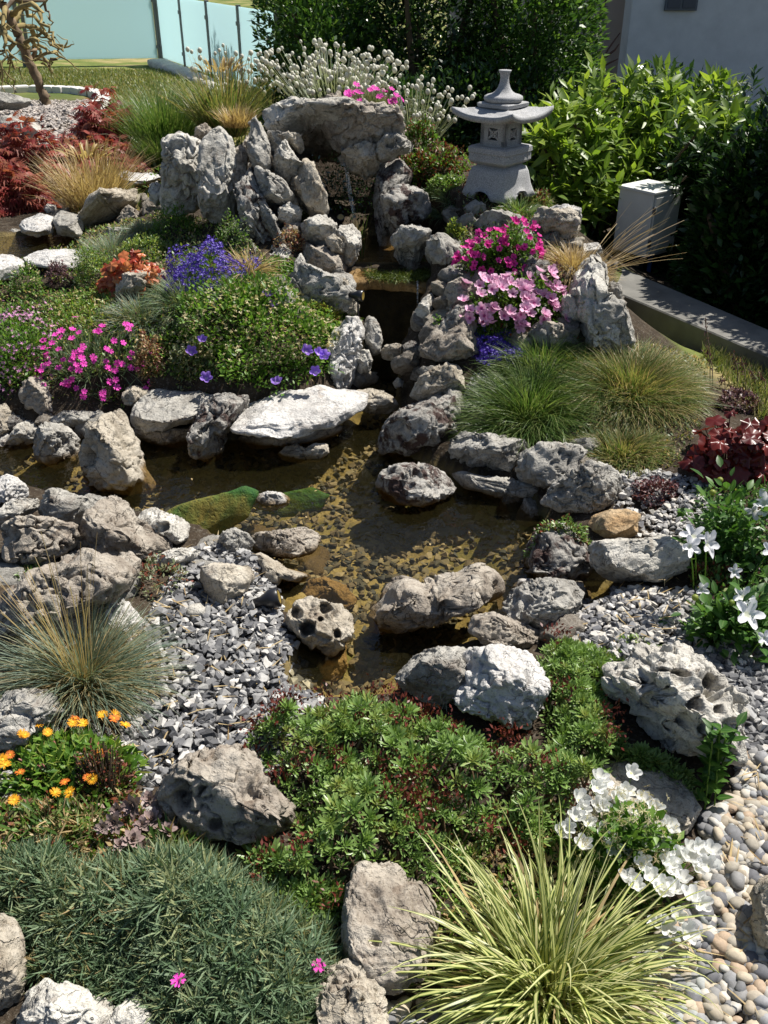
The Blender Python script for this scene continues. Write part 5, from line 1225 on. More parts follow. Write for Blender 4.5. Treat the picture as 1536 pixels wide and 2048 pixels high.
def gravel_bed(name, px, n, size, tms, mat, sd, nind=0, label=None, cat='stone', group=None, h=.015, smooth=False, iname='pebble', stufflabel=None, z=None, sink=0):
    rg = np.random.default_rng(sd); Rg = Region(px, h, .03) if z is None else None
    if z is not None:
        Rg = Region.__new__(Region); Rg.P = np.array([at_z(a_, b_, z) for a_, b_ in px])[:, :2]; Rg.h = h; Rg.edge = .03
        Rg.lo, Rg.hi = Rg.P.min(0), Rg.P.max(0); c_ = Rg.P.mean(0); Rg.c = np.array([*c_, float(T(c_[0], c_[1])[0])])
    P, N = Rg.pts(n, rg, (.0, 1.0)); P[:, 2] += sink; P[:, 2] += T(P[:, 0], P[:, 1], True)-T(P[:, 0], P[:, 1], False)
    if z is not None: P = P[P[:, 2] < -.035]; n = len(P)
    S = size*rg.uniform(.62, 1.35, n)*np.where(rg.random(n) < .08, 1.35, 1); tilt = jit(np.broadcast_to([0, 0, 1.], (n, 3)), rg, .28); Rm = R_face(tilt, rg)
    topness = P[:, 2]-T(P[:, 0], P[:, 1], False)
    e = P-CAM; dep = e @ AX; px_ = 768+F*e[:, 0]/dep; py_ = 1024-F*(e @ UPV)/dep
    inv = (px_ > 5) & (px_ < 1531) & (py_ > 5) & (py_ < 2043) & (topness > h*.45)
    score = np.where(inv, S/dep, 0); order = np.argsort(-score); ind, rest = order[:nind], order[nind:]
    if len(rest):
        Ls = []
        for k in range(len(tms)):
            ii_ = rest[k::len(tms)]
            if len(ii_): Ls.append(scatter(tms[k], P[ii_], Rm[ii_], S[ii_], rg.random(len(ii_))))
        v, f, a = joinm(Ls); o = link(name, mesh_np(name, v-Rg.c, f, smooth, a), mat, None, Rg.c); tag(o, stufflabel, None, None, 'stuff')
    if nind:
        cols = STONECOL[mat.name.split('.')[0]]; nc = len(cols); ms = {}; med = np.median((S/dep)[ind])
        for q, i in enumerate(ind):
            ci = int(rg.integers(nc)); key = (q % len(tms), ci)
            if key not in ms:
                t_ = tms[key[0]]; me = mesh_np(iname, t_[0], t_[1], smooth, np.c_[t_[2], np.full(len(t_[0]), (ci+.5)/nc)]); me.materials.append(mat); ms[key] = me
            mk = min(MARKS, key=lambda k_: (k_[0]-px_[i])**2+(k_[1]-py_[i])**2)[2]; r_s = S[i]/dep[i]/med
            o = bpy.data.objects.new(iname, ms[key]); C.objects.link(o); M = np.eye(4); M[:3, :3] = Rm[i]*S[i]; M[:3, 3] = P[i]; o.matrix_world = Matrix(M.tolist()); tag(o, ('large ' if r_s > 1.06 else 'small ' if r_s < .95 else '')+cols[ci]+' '+label+' '+mk, cat, group)
GR = [(430,1070),(470,1100),(520,1120),(545,1160),(540,1200),(555,1240),(575,1290),(560,1330),(590,1370),(640,1405),(680,1430),(600,1500),(560,1540),(480,1560),(330,1560),(240,1560),(230,1480),(270,1400),(290,1300),(290,1240),(330,1160),(370,1100)]
gravel_bed('gravel', GR, 3200, .030, CH, CHIPM, 21, 210, 'angular chip', 'gravel stone', 'grey chips of the gravel slope left of the pond', h=.03, iname='gravel_stone', stufflabel='grey angular limestone gravel sloping down to the pond')
gravel_bed('gravel', [(440,1075),(520,1115),(560,1180),(570,1250),(620,1340),(650,1400),(600,1420),(540,1340),(500,1200),(420,1110)], 500, .028, CH, CHIPM, 22, h=.012, stufflabel='grey gravel at the pond edge')
gravel_bed('gravel', [(1120,1290),(1150,1230),(1215,1185),(1260,1175),(1340,1172),(1400,1170),(1440,1200),(1410,1290),(1330,1330),(1230,1340),(1140,1330)], 1300, .026, CH, CHIPW, 23, 90, 'angular chip', 'gravel stone', 'chips of the gravel below the oval boulder', h=.02, iname='gravel_stone', stufflabel='mixed white and grey gravel below the oval boulder')
gravel_bed('gravel', [(1215,960),(1240,935),(1330,940),(1420,960),(1440,1060),(1380,1090),(1290,1075),(1230,1020)], 800, .024, CH, CHIPW, 24, h=.015, stufflabel='white and grey gravel around the brown stonecrop')
gravel_bed('gravel', [(930,780),(950,745),(1000,750),(1010,830),(960,860),(925,840)], 500, .022, CH, CHIPW, 25, h=.015, stufflabel='small white gravel beside the round green grass tuft')
gravel_bed('gravel', [(1380,1300),(1560,1250),(1600,1560),(1500,1620),(1470,1500),(1420,1380)], 1100, .030, CH, CHIPM, 26, h=.02, stufflabel='dark grey gravel behind the honeycombed boulder')
PEBR = [(1490,1500),(1560,1460),(1680,1500),(1680,2120),(1080,2120),(1130,1980),(1300,1880),(1395,1780),(1420,1690),(1400,1640),(1470,1580)]
gravel_bed('pebbles', PEBR, 2300, .030, PB, PEBM, 27, 300, 'smooth pebble', 'pebble', 'river pebbles at the bottom right', h=.024, smooth=True, stufflabel='mixed beige and grey rounded river pebbles')
gravel_bed('pebbles', [(600,1900),(700,1900),(760,2000),(900,2000),(1150,1980),(1150,2120),(560,2120)], 700, .026, PB, PEBM, 28, h=.015, smooth=True, stufflabel='river pebbles under the striped sedge')
gravel_bed('pebbles', [(0,1380),(300,1380),(300,1700),(200,1760),(0,1720)], 600, .022, CH, CHIPW, 29, h=.01, stufflabel='pale chips scattered under the ice plants')
gravel_bed('gravel', [(-200,225),(0,200),(185,200),(195,215),(170,235),(170,290),(60,300),(-200,330)], 7000, .035, CH[:3], PINKG, 30, h=.01, stufflabel='fine pinkish gravel around the crooked tree')
# stones on the pond floor
gravel_bed('pond_gravel', WATERS[0][2], 5200, .034, CH, CHIPD, 31, h=.012, z=-.1, sink=-.002, stufflabel='dark brown gravel scattered on the pond floor')
# little rocks filling the joints of the mound
FIL = []
for k in range(8):
    v, f = ico(4); s_ = np.sign(v)*np.abs(v)**.8*np.array([.62, .48, .42]); rk_ = np.random.default_rng(k+400)
    for _ in range(12):
        nr = rk_.normal(size=3); nr /= np.linalg.norm(nr); o_ = np.percentile(s_ @ nr, 99)*rk_.uniform(.5, .85); s_ = s_-np.maximum(s_ @ nr-o_, 0)[:, None]*nr
    s_ = s_*(1+.20*fbm(v*1.8+k*9, 4, k)+.09*fbm(v*6+k, 3, k, True)-.14*np.exp(-(fbm(v*2.2+k*3, 3, k)/.05)**2))[:, None]; FIL.append(mesh_np('small_rock', s_, f))
rgf = np.random.default_rng(12); FM = [ROCKM['grey'], ROCKM['brown'], ROCKM['tan'], ROCKM['pale'], ROCKM['mossy']]
for i_, me in enumerate(FIL): me.materials.append(FM[(0, 3, 1, 2, 0, 4, 3, 1)[i_]])
FB_ = [((500,250,610,420),14,'rough rock packed between the upright slabs of the spring'), ((480,330,620,480),16,'small rough rock in the joints of the left flank of the spring'), ((560,560,700,640),8,'small rough rock in the joints beside the waterfall pillar'),
       ((840,560,960,700),14,'small rough rock between the boulders right of the waterfall'), ((760,420,950,560),12,'small rough rock among the boulders above the waterfall lip'),
       ((0,820,260,900),10,'small rough rock along the dark left inlet'), ((840,720,960,860),10,'small rough rock on the right bank of the stream'), ((1040,480,1240,700),16,'small rough rock in the joints of the craggy right column'),
       ((0,1000,260,1180),10,'small rough rock between the big boulders of the left shore'), ((1000,900,1240,1080),9,'small rough rock between the boulders of the right shore'), ((700,690,830,760),8,'small rough rock at the foot of the fall'), ((120,400,330,470),10,'small rough rock along the upper stream'),
       ((960,1180,1180,1300),6,'small rough rock around the lumpy grey boulder'), ((400,1040,640,1180),6,'small rough rock on the upper gravel edge')]
for (xa, ya, xb, yb_), n_, lab in FB_:
    for _ in range(n_):
        q = hit(rgf.uniform(xa, xb), rgf.uniform(ya, yb_)); o = bpy.data.objects.new('small_rock', FIL[rgf.integers(8)]); C.objects.link(o)
        o.location = q.tolist(); o.scale = (rgf.uniform(.07, .15),)*3; o.rotation_euler = rgf.uniform(-.6, .6, 3)*np.array([1, 1, 5]); 
        nr_ = min(ROCKS, key=lambda r_: (Vector(r_.location)-Vector(q.tolist())).length); w_ = nr_['label'].split()
        k_ = next((i_ for i_, x_ in enumerate(w_) if i_ > 1 and x_ in ('on', 'in', 'at', 'of', 'beside', 'above', 'below', 'behind', 'between', 'under', 'with', 'carrying', 'forming', 'wedged', 'standing', 'leaning', 'lying', 'left', 'right', 'cut', 'growing', 'stacked', 'among', 'shaded', 'half', 'just', 'across', 'running', 'sloping', 'filling', 'along', 'against', 'overhanging', 'over', 'tucked', 'where', 'from', 'by')), min(8, len(w_)))
        ref = ' '.join(w_[:k_]); sz_ = 'tiny' if o.scale[0] < .095 else 'small' if o.scale[0] < .125 else 'fist sized'
        tag(o, sz_+' '+o.data.materials[0].name.split('_')[0]+' filler rock beside the '+ref, 'rock', 'small filler rocks in the joints of the rock garden')

# ------------------------------------------------------------------ lawns (blades near, the sheet's own colour far off)
TURF = leaf_mat('turf_blade', [(.09,.13,.03), (.13,.17,.04), (.20,.21,.07), (.32,.27,.12)], trans=.35)
def lawn(P, n, L, w, sd, lab):
    rg = np.random.default_rng(sd); P = np.asarray(P)[:, :2]; lo, hi = P.min(0), P.max(0); q = lo+(hi-lo)*rg.random((n*3, 2)); q = q[poly_dist(q[:, 0], q[:, 1], P) > 0][:n]; m_ = len(q)
    R0 = np.c_[q, T(q[:, 0], q[:, 1], False)]
    v, f, a = blades(R0, rg.uniform(0, 6.28, m_), rg.uniform(.8, 1.5, m_), rg.uniform(.6, 1.2, m_)*L, np.full(m_, w), rg.uniform(.2, .9, m_), 2)
    o = link('grass', mesh_np('grass', v, f, True, a), TURF); tag(o, lab, None, None, 'stuff')
lawn([at_z(*p) for p in [(0,140,-.05),(560,150,-.05),(560,260,.2),(470,300,.4),(330,330,.45),(260,330,.42),(220,260,.3),(215,200,.25),(150,180,.2),(0,180,.18)]], 26000, .055, .016, 1, 'short dry green lawn between the fence and the mound')
lawn([(1.35, 3.75), (1.35, 3.1), (2.6, 2.8), (3.4, 3.4), (2.2, 4.1), (1.6, 4.3)], 14000, .07, .006, 2, 'green lawn in front of the concrete edging wall')

# ------------------------------------------------------------------ leaf colours
M_ = dict(
 blue=leaf_mat('blue_green_leaf', [(.07,.12,.06), (.12,.19,.10), (.19,.26,.15), (.27,.28,.12)], trans=.25, rough=.55),
 bluef=leaf_mat('blue_fescue_blade', [(.14,.20,.15), (.20,.27,.21), (.22,.25,.15), (.30,.24,.12)], trans=.3),
 fesc=leaf_mat('green_fescue_blade', [(.05,.11,.02), (.085,.16,.033), (.14,.21,.055), (.24,.28,.10)], trans=.4, rough=.4),
 fesd=leaf_mat('olive_fescue_blade', [(.07,.13,.03), (.13,.19,.05), (.24,.24,.08), (.34,.27,.12)], trans=.4),
 dry=leaf_mat('dry_straw', [(.38,.27,.12), (.48,.36,.18), (.55,.43,.24), (.28,.18,.08)], trans=.35),
 sed=leaf_mat('stonecrop_leaf', [(.055,.12,.02), (.10,.19,.03), (.15,.25,.045), (.24,.25,.06)], trans=.28, rough=.36, along=((.24,.36,.11), .35, 1.0)),
 green=leaf_mat('fresh_green_leaf', [(.05,.12,.015), (.10,.21,.025), (.18,.30,.045)], trans=.4, rough=.45),
 lime=leaf_mat('lime_leaf', [(.16,.24,.03), (.26,.34,.06), (.36,.36,.09)], trans=.4),
 cream=leaf_mat('cream_seedhead', [(.50,.45,.22), (.60,.54,.32), (.45,.34,.16)], trans=.3),
 rusty=leaf_mat('rusty_stonecrop', [(.16,.035,.02), (.24,.07,.03), (.12,.05,.03), (.08,.10,.03)], trans=.25),
 darkred=leaf_mat('dark_red_seedhead', [(.10,.018,.014), (.16,.035,.02), (.07,.02,.015)], trans=.1),
 maple=leaf_mat('red_maple_leaf', [(.17,.022,.022), (.28,.05,.045), (.38,.11,.08), (.24,.10,.05)], trans=.42, tcol=1.15),
 purple=leaf_mat('purple_leaf', [(.07,.03,.04), (.12,.05,.06), (.16,.09,.08)], trans=.2),
 heu=leaf_mat('dark_red_coral_bells_leaf', [(.07,.010,.010), (.12,.016,.014), (.18,.03,.024)], trans=.35, rough=.3, tcol=1.5),
 heuo=leaf_mat('orange_coral_bells_leaf', [(.35,.05,.03), (.50,.11,.05), (.62,.28,.10), (.28,.04,.03)], trans=.35, rough=.35),
 grey=leaf_mat('woolly_silver_leaf', [(.34,.38,.30), (.44,.47,.38), (.28,.33,.22)], trans=.25, rough=.8),
 wht=leaf_mat('white_bud', [(.62,.60,.52), (.72,.70,.62)], trans=.2, rough=.8),
 sage=leaf_mat('grey_green_leaf', [(.14,.18,.09), (.20,.24,.12), (.25,.24,.14)], trans=.3),
 ros=leaf_mat('grey_rose_houseleek', [(.22,.19,.17), (.28,.23,.20), (.20,.20,.16)], trans=.1, rough=.5, along=((.30,.20,.19), .4, 1)),
 plat=leaf_mat('deep_green_bellflower_leaf', [(.03,.09,.015), (.06,.15,.025), (.10,.20,.04)], trans=.35, rough=.4, edge=(.12,.2,.06)),
 mossb=leaf_mat('brown_moss', [(.055,.022,.015), (.09,.035,.02)], trans=0, rough=1),
 strp=leaf_mat('striped_sedge_blade', [(.52,.54,.20), (.60,.60,.26), (.66,.62,.34), (.48,.50,.16)], trans=.35, rough=.4, stripes=((.10,.16,.03), .58)),
 vari=leaf_mat('cream_edged_leaf', [(.20,.24,.12), (.32,.34,.20), (.50,.48,.36)], trans=.3),
)
FL = dict(
 mag=flower_mat('magenta_pink_petal', (.40,.02,.20), (.85,.06,.48), (.88,.10,.56)),
 pmag=flower_mat('deep_magenta_petal', (.3,.0,.10), (.72,.04,.32), (.80,.08,.42)),
 pink=flower_mat('pale_pink_petal', (.40,.06,.22), (.80,.42,.60), (.86,.60,.74), vein=(.62,.15,.42)),
 blue=flower_mat('violet_blue_petal', (.5,.5,.7), (.07,.03,.36), (.11,.05,.45)),
 purp=flower_mat('purple_bell_petal', (.55,.45,.7), (.30,.16,.62), (.42,.26,.78)),
 lil=flower_mat('lilac_petal', (.6,.2,.4), (.72,.30,.55), (.78,.46,.66)),
 white=flower_mat('white_bell_petal', (.62,.64,.30), (.84,.84,.78), (.86,.86,.84), trans=.4, c0=.06, c1=.25),
 star=flower_mat('white_star_petal', (.6,.62,.45), (.84,.84,.84), (.82,.82,.85), vein=(.70,.70,.76)),
 oran=flower_mat('orange_ice_plant_petal', (.78,.62,.06), (.85,.50,.03), (.86,.36,.02), c0=.1, c1=.4),
 oran2=flower_mat('red_orange_ice_plant_petal', (.8,.5,.05), (.80,.28,.04), (.78,.18,.03), c0=.1, c1=.4),
)
FT = dict(pinks=[flower(5, 6, .12, .5, .35, notch=.5, sd=i) for i in range(3)], pet=[flower(5, 6, .45, .35, .62, pw=1.5, wob=.06, sd=i) for i in range(3)],
          bell=[flower(5, 6, .75, .7, .62, pw=2.4, wob=.07, sd=i) for i in range(3)], star=[flower(5, 6, .38, 1.3, .42, pw=1.3, wob=.05, sd=i) for i in range(3)],
          small=[flower(5, 2, .15, .6, .35, rings=(0, .5, 1.0), sd=i) for i in range(2)], daisy=[daisy(24, .13, .25, i) for i in range(3)])
_fm = {}
def fmesh(kind, col):
    if (kind, col) not in _fm: _fm[(kind, col)] = [tmesh('flower', t_, FL[col]) for t_ in FT[kind]]
    return _fm[(kind, col)]
TOCAM = np.array([0, -.75, .66])
def flowers(parent, P, N, kind, col, size, rg, stems=None, tocam=.5, up=.3, var=.15):
    D = N*(1-tocam)+TOCAM*tocam*.8+np.array([.25, 0, up]); D = jit(D, rg, .28)
    instances('flower', fmesh(kind, col), None, parent, P, R_face(D, rg), size*rg.uniform(1-var, 1+var, len(P)))
def flower_stuff(parent, P, N, kind, col, size, rg, name='blossoms'):
    D = jit(N+np.array([0, -.3, .2]), rg, .4); stuffpart(name, scatter(FT[kind][0], P, R_face(D, rg), size*rg.uniform(.7, 1.2, len(P))), FL[col], parent)
def stems_to(parent, P, s, rg, mat, r=.0018, name='stems', base=None):
    Ls = []
    for p in P:
        b0 = (s['c'] if base is None else base)*.35+p*.65; b0 = np.array([b0[0], b0[1], float(T(b0[0], b0[1])[0])]); mid = (b0+p)/2+np.array([0, 0, .01]); Ls.append(tube([b0, mid, p], [r, r, r*.8], 4))
    stuffpart(name, Ls, mat, parent)
LEAF2 = leaf_t(.44, 2, .10, .12)
def leaves(parent, s, n, tm, mat, ls, rg, lo=.6, hi=1.0, spread=.7, up=.4, name='foliage', lump=.15, zmin=0.0):
    if tm is LEAF: tm = LEAF2
    P, N = mpts(s, n, rg, lo, hi, lump, zmin); D = jit(N+np.array([0, 0, up]), rg, spread)
    stuffpart(name, scatter(tm, P-D*ls*.5, R_from(D, rg, True), ls*rg.uniform(.6, 1.25, n)), M_[mat], parent); return P, N
def plant(name, label, cat, s): return thing(name, label, cat, s['c'])
RB = lambda k: np.random.default_rng(k)

# ------------------------------------------------------------------ foreground: blue green pinks mat
rg = RB(1); Rg = Region([(-80,1720),(60,1690),(200,1720),(300,1700),(400,1705),(480,1735),(560,1790),(640,1830),(690,1890),(700,1950),(640,2020),(620,2120),(330,2120),(300,2020),(230,1990),(130,1960),(60,1930),(20,1850),(-80,1830)], .075, .10)
t = thing('pinks_mat', 'wide blue green mat of narrow leaved pinks with two open magenta flowers', 'plant', Rg.c)
STRAP2 = leaf_t(.085, 2, .1, .10, .4)
SH = [tmesh('shoot', whorl(STRAP2, 15+k, .10, 1.3, 1, .55, RB(50+k), stemlen=.4), M_['blue']) for k in range(4)]
P, N = Rg.pts(1250, rg, (.45, 1.0), .5, 8); rk = np.argsort(-(P[:, 2]-T(P[:, 0], P[:, 1], False))/np.linalg.norm(P-CAM, axis=1)*(P[:, 0] > -1)); a_, b_ = rk[:300], rk[300:]
D = jit(N+np.array([0, -.15, .25]), rg, .38); instances('shoot', SH, None, t, P[a_], R_face(D[a_], rg), rg.uniform(.042, .075, len(a_)))
stuffpart('shoots', scatter(whorl(NEEDLE, 16, .15, 1.35, 1, .6, RB(60), stemlen=.35), P[b_], R_face(D[b_], rg), rg.uniform(.038, .066, len(b_))), M_['blue'], t)
Pd, Nd = Rg.pts(1500, rg, (.2, .9)); stuffpart('dry_leaves', scatter(NEEDLE, Pd, R_from(jit(Nd, rg, .8), rg), rg.uniform(.03, .06, 1500)), M_['dry'], t)
Pf = np.array([hit(357, 1960, .10), hit(637, 1932, .085)]); flowers(t, Pf, np.array([[0, 0, 1.]]*2), 'pinks', 'mag', .0145, rg, tocam=.6, var=.02)

# ------------------------------------------------------------------ foreground: stonecrop
def rosmesh(sd, n=15, mat='sed', tm=LEAF): return tmesh('rosette', whorl(tm, n, .05, 1.2, 1, .45, RB(sd), stemlen=.25), M_[mat])
LEAFSP = leaf_t(.24, 3, .10, -.16, .70, .22)
RM = [rosmesh(70+k, 22, tm=LEAFSP) for k in range(5)]
def sedum(label, px, h, n, npart, size, sd, red=0, name='stonecrop'):
    rg = RB(sd); Rg = Region(px, h, .09); t = thing(name, label, 'plant', Rg.c); P, N = Rg.pts(n, rg, (.55, 1.0), .35, 12)
    D = jit(N+np.array([.1, -.25, .2]), rg, .30); rk = np.argsort(-(P[:, 2]-T(P[:, 0], P[:, 1], False))); a_, b_ = rk[:npart], rk[npart:]
    instances('rosette', RM, None, t, P[a_], R_face(D[a_], rg), size*rg.uniform(.7, 1.2, len(a_)))
    stuffpart('lower_rosettes', scatter(whorl(LEAFSP, 12, .05, 1.2, 1, .45, RB(75), stemlen=.25), P[b_], R_face(D[b_], rg), size*rg.uniform(.7, 1.1, len(b_))), M_['sed'], t)
    Ls = []
    for p in P[::2]: Ls.append(tube([p-np.array([rg.normal(0, .02), rg.normal(0, .02), .08]), p-np.array([0, 0, .01])], .0035, 4))
    stuffpart('stems', Ls, simple_mat('red_green_stem', (.12, .08, .04), .7), t)
    for k in range(red):
        p, _ = Rg.pts(1, rg, (.95, 1.1)); q = rg.normal(0, .017, (60, 3))*np.array([1, 1, .5])+p+np.array([0, 0, .030]); D_ = jit(np.broadcast_to([0, 0, 1.], q.shape), rg, .7)
        o = stuffpart('seed_head', scatter(LEAF_S, q, R_from(D_, rg), rg.uniform(.009, .015, 60)), M_['darkred'], t)
    return t
sedum('broad green stonecrop mat with dark red seed heads along the near pond shore', [(480,1480),(510,1430),(590,1400),(660,1400),(720,1385),(800,1390),(860,1420),(930,1440),(1000,1465),(1080,1480),(1150,1500),(1240,1530),(1230,1600),(1130,1620),(1080,1690),(960,1680),(900,1740),(800,1740),(720,1760),(640,1800),(560,1770),(510,1740),(500,1700),(580,1680),(600,1640),(580,1580),(520,1520)], .12, 760, 300, .030, 81, 42)
sedum('upright green stonecrop between the white boulder and the honeycombed boulder', [(1080,1290),(1120,1270),(1180,1265),(1250,1290),(1240,1330),(1215,1370),(1230,1420),(1260,1470),(1250,1530),(1130,1520),(1090,1480),(1100,1400),(1070,1340)], .12, 300, 220, .028, 82, 4)
sedum('low dark green stonecrop creeping under the flat beige slab', [(1240,1480),(1300,1490),(1370,1530),(1400,1580),(1370,1610),(1300,1560),(1240,1540)], .06, 70, 60, .030, 83)
sedum('tuft of green stonecrop climbing the rim of the big cracked boulder', [(490,1690),(560,1700),(640,1740),(690,1800),(640,1850),(580,1830),(520,1770)], .06, 60, 60, .045, 84)

# ------------------------------------------------------------------ foreground: striped sedge
s = spec(770, 1640, 1400, 2130, .8); c = hit(1070, 1985); s['c'] = c; rg = RB(5); t = thing('striped_sedge', 'large tuft of yellow and green striped sedge arching over the pebbles', 'plant', c)
def arch(n, rg, L0, L1, w):
    az = rg.uniform(0, 2*math.pi, n); f_ = rg.random(n)**.7; r = f_*.085
    cc_ = RB(99).normal(0, .035, (7, 3))*np.array([1, 1, 0]); P = c+cc_[rg.integers(0, 7, n)]+np.stack([np.cos(az)*r*.7, np.sin(az)*r*.7, np.zeros(n)], 1); el = 1.42-.95*f_+rg.normal(0, .1, n)
    return P, az+rg.normal(0, .6, n), el, rg.uniform(L0, L1, n), rg.uniform(.7, 1.15, n)*w, rg.uniform(.9, 2.2, n)*(.55+.7*f_)
P, az, el, L, w, dr = arch(300, rg, .20, .36, .0098)
for i in range(300):
    v, f, a = blades(P[i:i+1], az[i:i+1], el[i:i+1], L[i:i+1], w[i:i+1], dr[i:i+1], 8, bend=np.array([rg.normal(0, .45)]))
    o = wpart('blade', v, f, M_['strp'] if rg.random() > .03 else M_['dry'], t, True, a)
P, az, el, L, w, dr = arch(480, rg, .12, .30, .0085); stuffpart('lower_blades', blades(P, az, el, L, w, dr+.2, 6), M_['strp'], t)
P, az, el, L, w, dr = arch(150, rg, .10, .26, .006); stuffpart('dry_blades', blades(P, az, el*.7, L, w, dr+.4, 6), M_['dry'], t)

# ------------------------------------------------------------------ white bellflowers
s = spec(1130, 1600, 1400, 1830, .7); rg = RB(6); t = plant('bellflower_clump', 'clump of large white cup shaped bellflowers beside the striped sedge', 'flowers', s)
leaves(t, s, 2600, LEAF, 'green', .026, rg, .3, .85); P, N = mpts(s, 260, rg, .8, 1.05, zmin=.1); stuffpart('seed_stars', scatter(whorl(LEAFN, 5, .1, .3, 1, 1, rg), P, R_face(jit(N, rg, .4), rg), np.full(260, .010)), M_['cream'], t)
WB = [(1160,1600),(1190,1585),(1215,1570),(1235,1595),(1260,1580),(1285,1600),(1150,1640),(1180,1650),(1200,1620),(1245,1635),(1275,1630),(1215,1670),(1140,1665),(1165,1685),(1230,1690),(1290,1690),(1310,1660),(1330,1650),(1260,1710),(1320,1690),(1262,1765),(1300,1755),(1320,1775),(1345,1780),(1375,1720),(1390,1740),(1410,1730),(1370,1760),(1355,1715),(1395,1700),(1335,1850),(1360,1830),(1395,1810),(1365,1860),(1340,1735),(1240,1600),(1205,1600),(1305,1625)]
Pw = []
for a_, b_ in WB+[(a_+rg.normal(0, 16), b_+rg.normal(0, 14)) for a_, b_ in WB[::2]]:
    q = hit(a_, b_, .10); Pw.append(q)
Pw = np.array(Pw)+rg.normal(0, .004, (len(Pw), 3)); flowers(t, Pw, np.array([[0, 0, 1.]]*len(Pw)), 'bell', 'white', .0195, rg, tocam=.35, up=.4); stems_to(t, Pw-np.array([0, 0, .006]), s, rg, M_['green'], .0012)

# ------------------------------------------------------------------ orange ice plants
s = spec(-40, 1430, 250, 1640, 1.1); s['h'] = .07; rg = RB(7); t = plant('ice_plant', 'sprawling ice plant with orange and yellow daisy flowers at the left edge', 'flowers', s)
leaves(t, s, 2200, LEAF, 'green', .026, rg, .4, 1.0); leaves(t, s, 500, LEAFN, 'lime', .03, rg, .7, 1.02, name='pale_leaves')
stems_to(t, mpts(s, 60, rg, .8, 1)[0], s, rg, simple_mat('pink_stem', (.36, .14, .12), .6), .003)
OF = [(105,1422),(145,1445),(150,1437),(75,1448),(95,1465),(45,1468),(165,1447),(205,1430),(228,1437),(250,1450),(200,1505),(165,1522),(5,1520),(20,1510),(40,1545),(175,1555),(185,1558),(110,1585),(130,1565),(28,1600),(140,1585),(230,1430),(50,1470),(10,1530)]
Po = np.array([hit(a_, b_, .075) for a_, b_ in OF]); h_ = rg.random(len(Po)) < .35
flowers(t, Po[~h_], np.array([[0, 0, 1.]]*int((~h_).sum())), 'daisy', 'oran', .0125, rg, tocam=.3, up=.5); flowers(t, Po[h_], np.array([[0, 0, 1.]]*int(h_.sum())), 'daisy', 'oran2', .0115, rg, tocam=.3, up=.5)

# ------------------------------------------------------------------ houseleeks
s = spec(190, 1600, 350, 1700, .8); rg = RB(8); t = plant('houseleek_cluster', 'cluster of grey rose coloured houseleek rosettes beside the cracked brown boulder', 'succulent', s)
HM = [tmesh('rosette', whorl(leaf_t(.55, 4, .15, -.12, .6, .1), 26, .05, 1.35, 1, .35, RB(90+k)), M_['ros']) for k in range(3)]
HL = [(267,1612,30),(228,1645,26),(305,1640,28),(265,1680,28),(335,1660,22),(240,1690,18),(300,1600,22),(205,1655,18),(285,1650,20),(320,1610,20),(235,1620,18),(345,1590,20),(290,1690,18)]
Ph = np.array([hit(a_, b_, .05) for a_, b_, r in HL]); instances('rosette', HM, None, t, Ph, R_face(jit(np.broadcast_to([0, -.35, .8], Ph.shape), rg, .2), rg), [r*axdepth(p)/F for p, (_, _, r) in zip(Ph, HL)])
s = spec(130, 1490, 260, 1620, .8); t = plant('dry_thyme', 'dry brown twiggy thyme between the ice plant and the boulder', 'plant', s); leaves(t, s, 900, LEAF_S, 'rusty', .010, rg, .3); 
P, N = mpts(s, 260, rg, .8, 1.05); stems_to(t, P, s, rg, STEM, .0014)
s = spec(60, 1670, 160, 1730, .8); s['h'] = .05; t = plant('straw_tuft', 'small pale straw tuft at the left above the pinks mat', 'grass', s); stuffpart('dry_blades', grassy(s, 300, rg, (.9, 1.4), .003, (.1, .9), (.4, 1.5)), M_['dry'], t)
for q, lab in [((210,1640,420,1760), 'sparse green leaves creeping in front of the houseleeks'), ((-30,1590,210,1720), 'thin green grassy leaves between the ice plant and the pinks mat')]:
    s = spec(*q, .8); s['h'] = min(s['h'], .06); t = plant('creeping_plant', lab, 'plant', s); leaves(t, s, 700, LEAFN, 'fesc', .04, rg, .3, 1)
    leaves(t, s, 300, NEEDLE, 'dry', .05, rg, .3, 1, name='dry_leaves')
# ------------------------------------------------------------------ grey grass tuft with straw stalks
s = spec(40, 1225, 250, 1425, .8); rg = RB(9); t = plant('grey_fescue', 'grey blue grass tuft with tall straw coloured flower stalks on the left', 'grass', s)
stuffpart('blades', grassy(s, 1900, rg, (.75, 1.15), .0028, (.3, 1.5), (.2, 1.2), 5, .4), M_['bluef'], t); stuffpart('dry_blades', grassy(s, 700, rg, (.5, .9), .0028, (.2, 1.4), (.3, 1.2), 5, .4), M_['dry'], t)
n_ = 46; az = rg.uniform(0, 6.28, n_); P = s['c']+np.stack([np.cos(az)*.03, np.sin(az)*.03, az*0], 1)
stuffpart('flower_stalks', blades(P, az, rg.uniform(1.15, 1.55, n_), s['h']*rg.uniform(1.3, 1.9, n_), np.full(n_, .0022), rg.uniform(.0, .4, n_), 6, tipw=.7), M_['dry'], t)
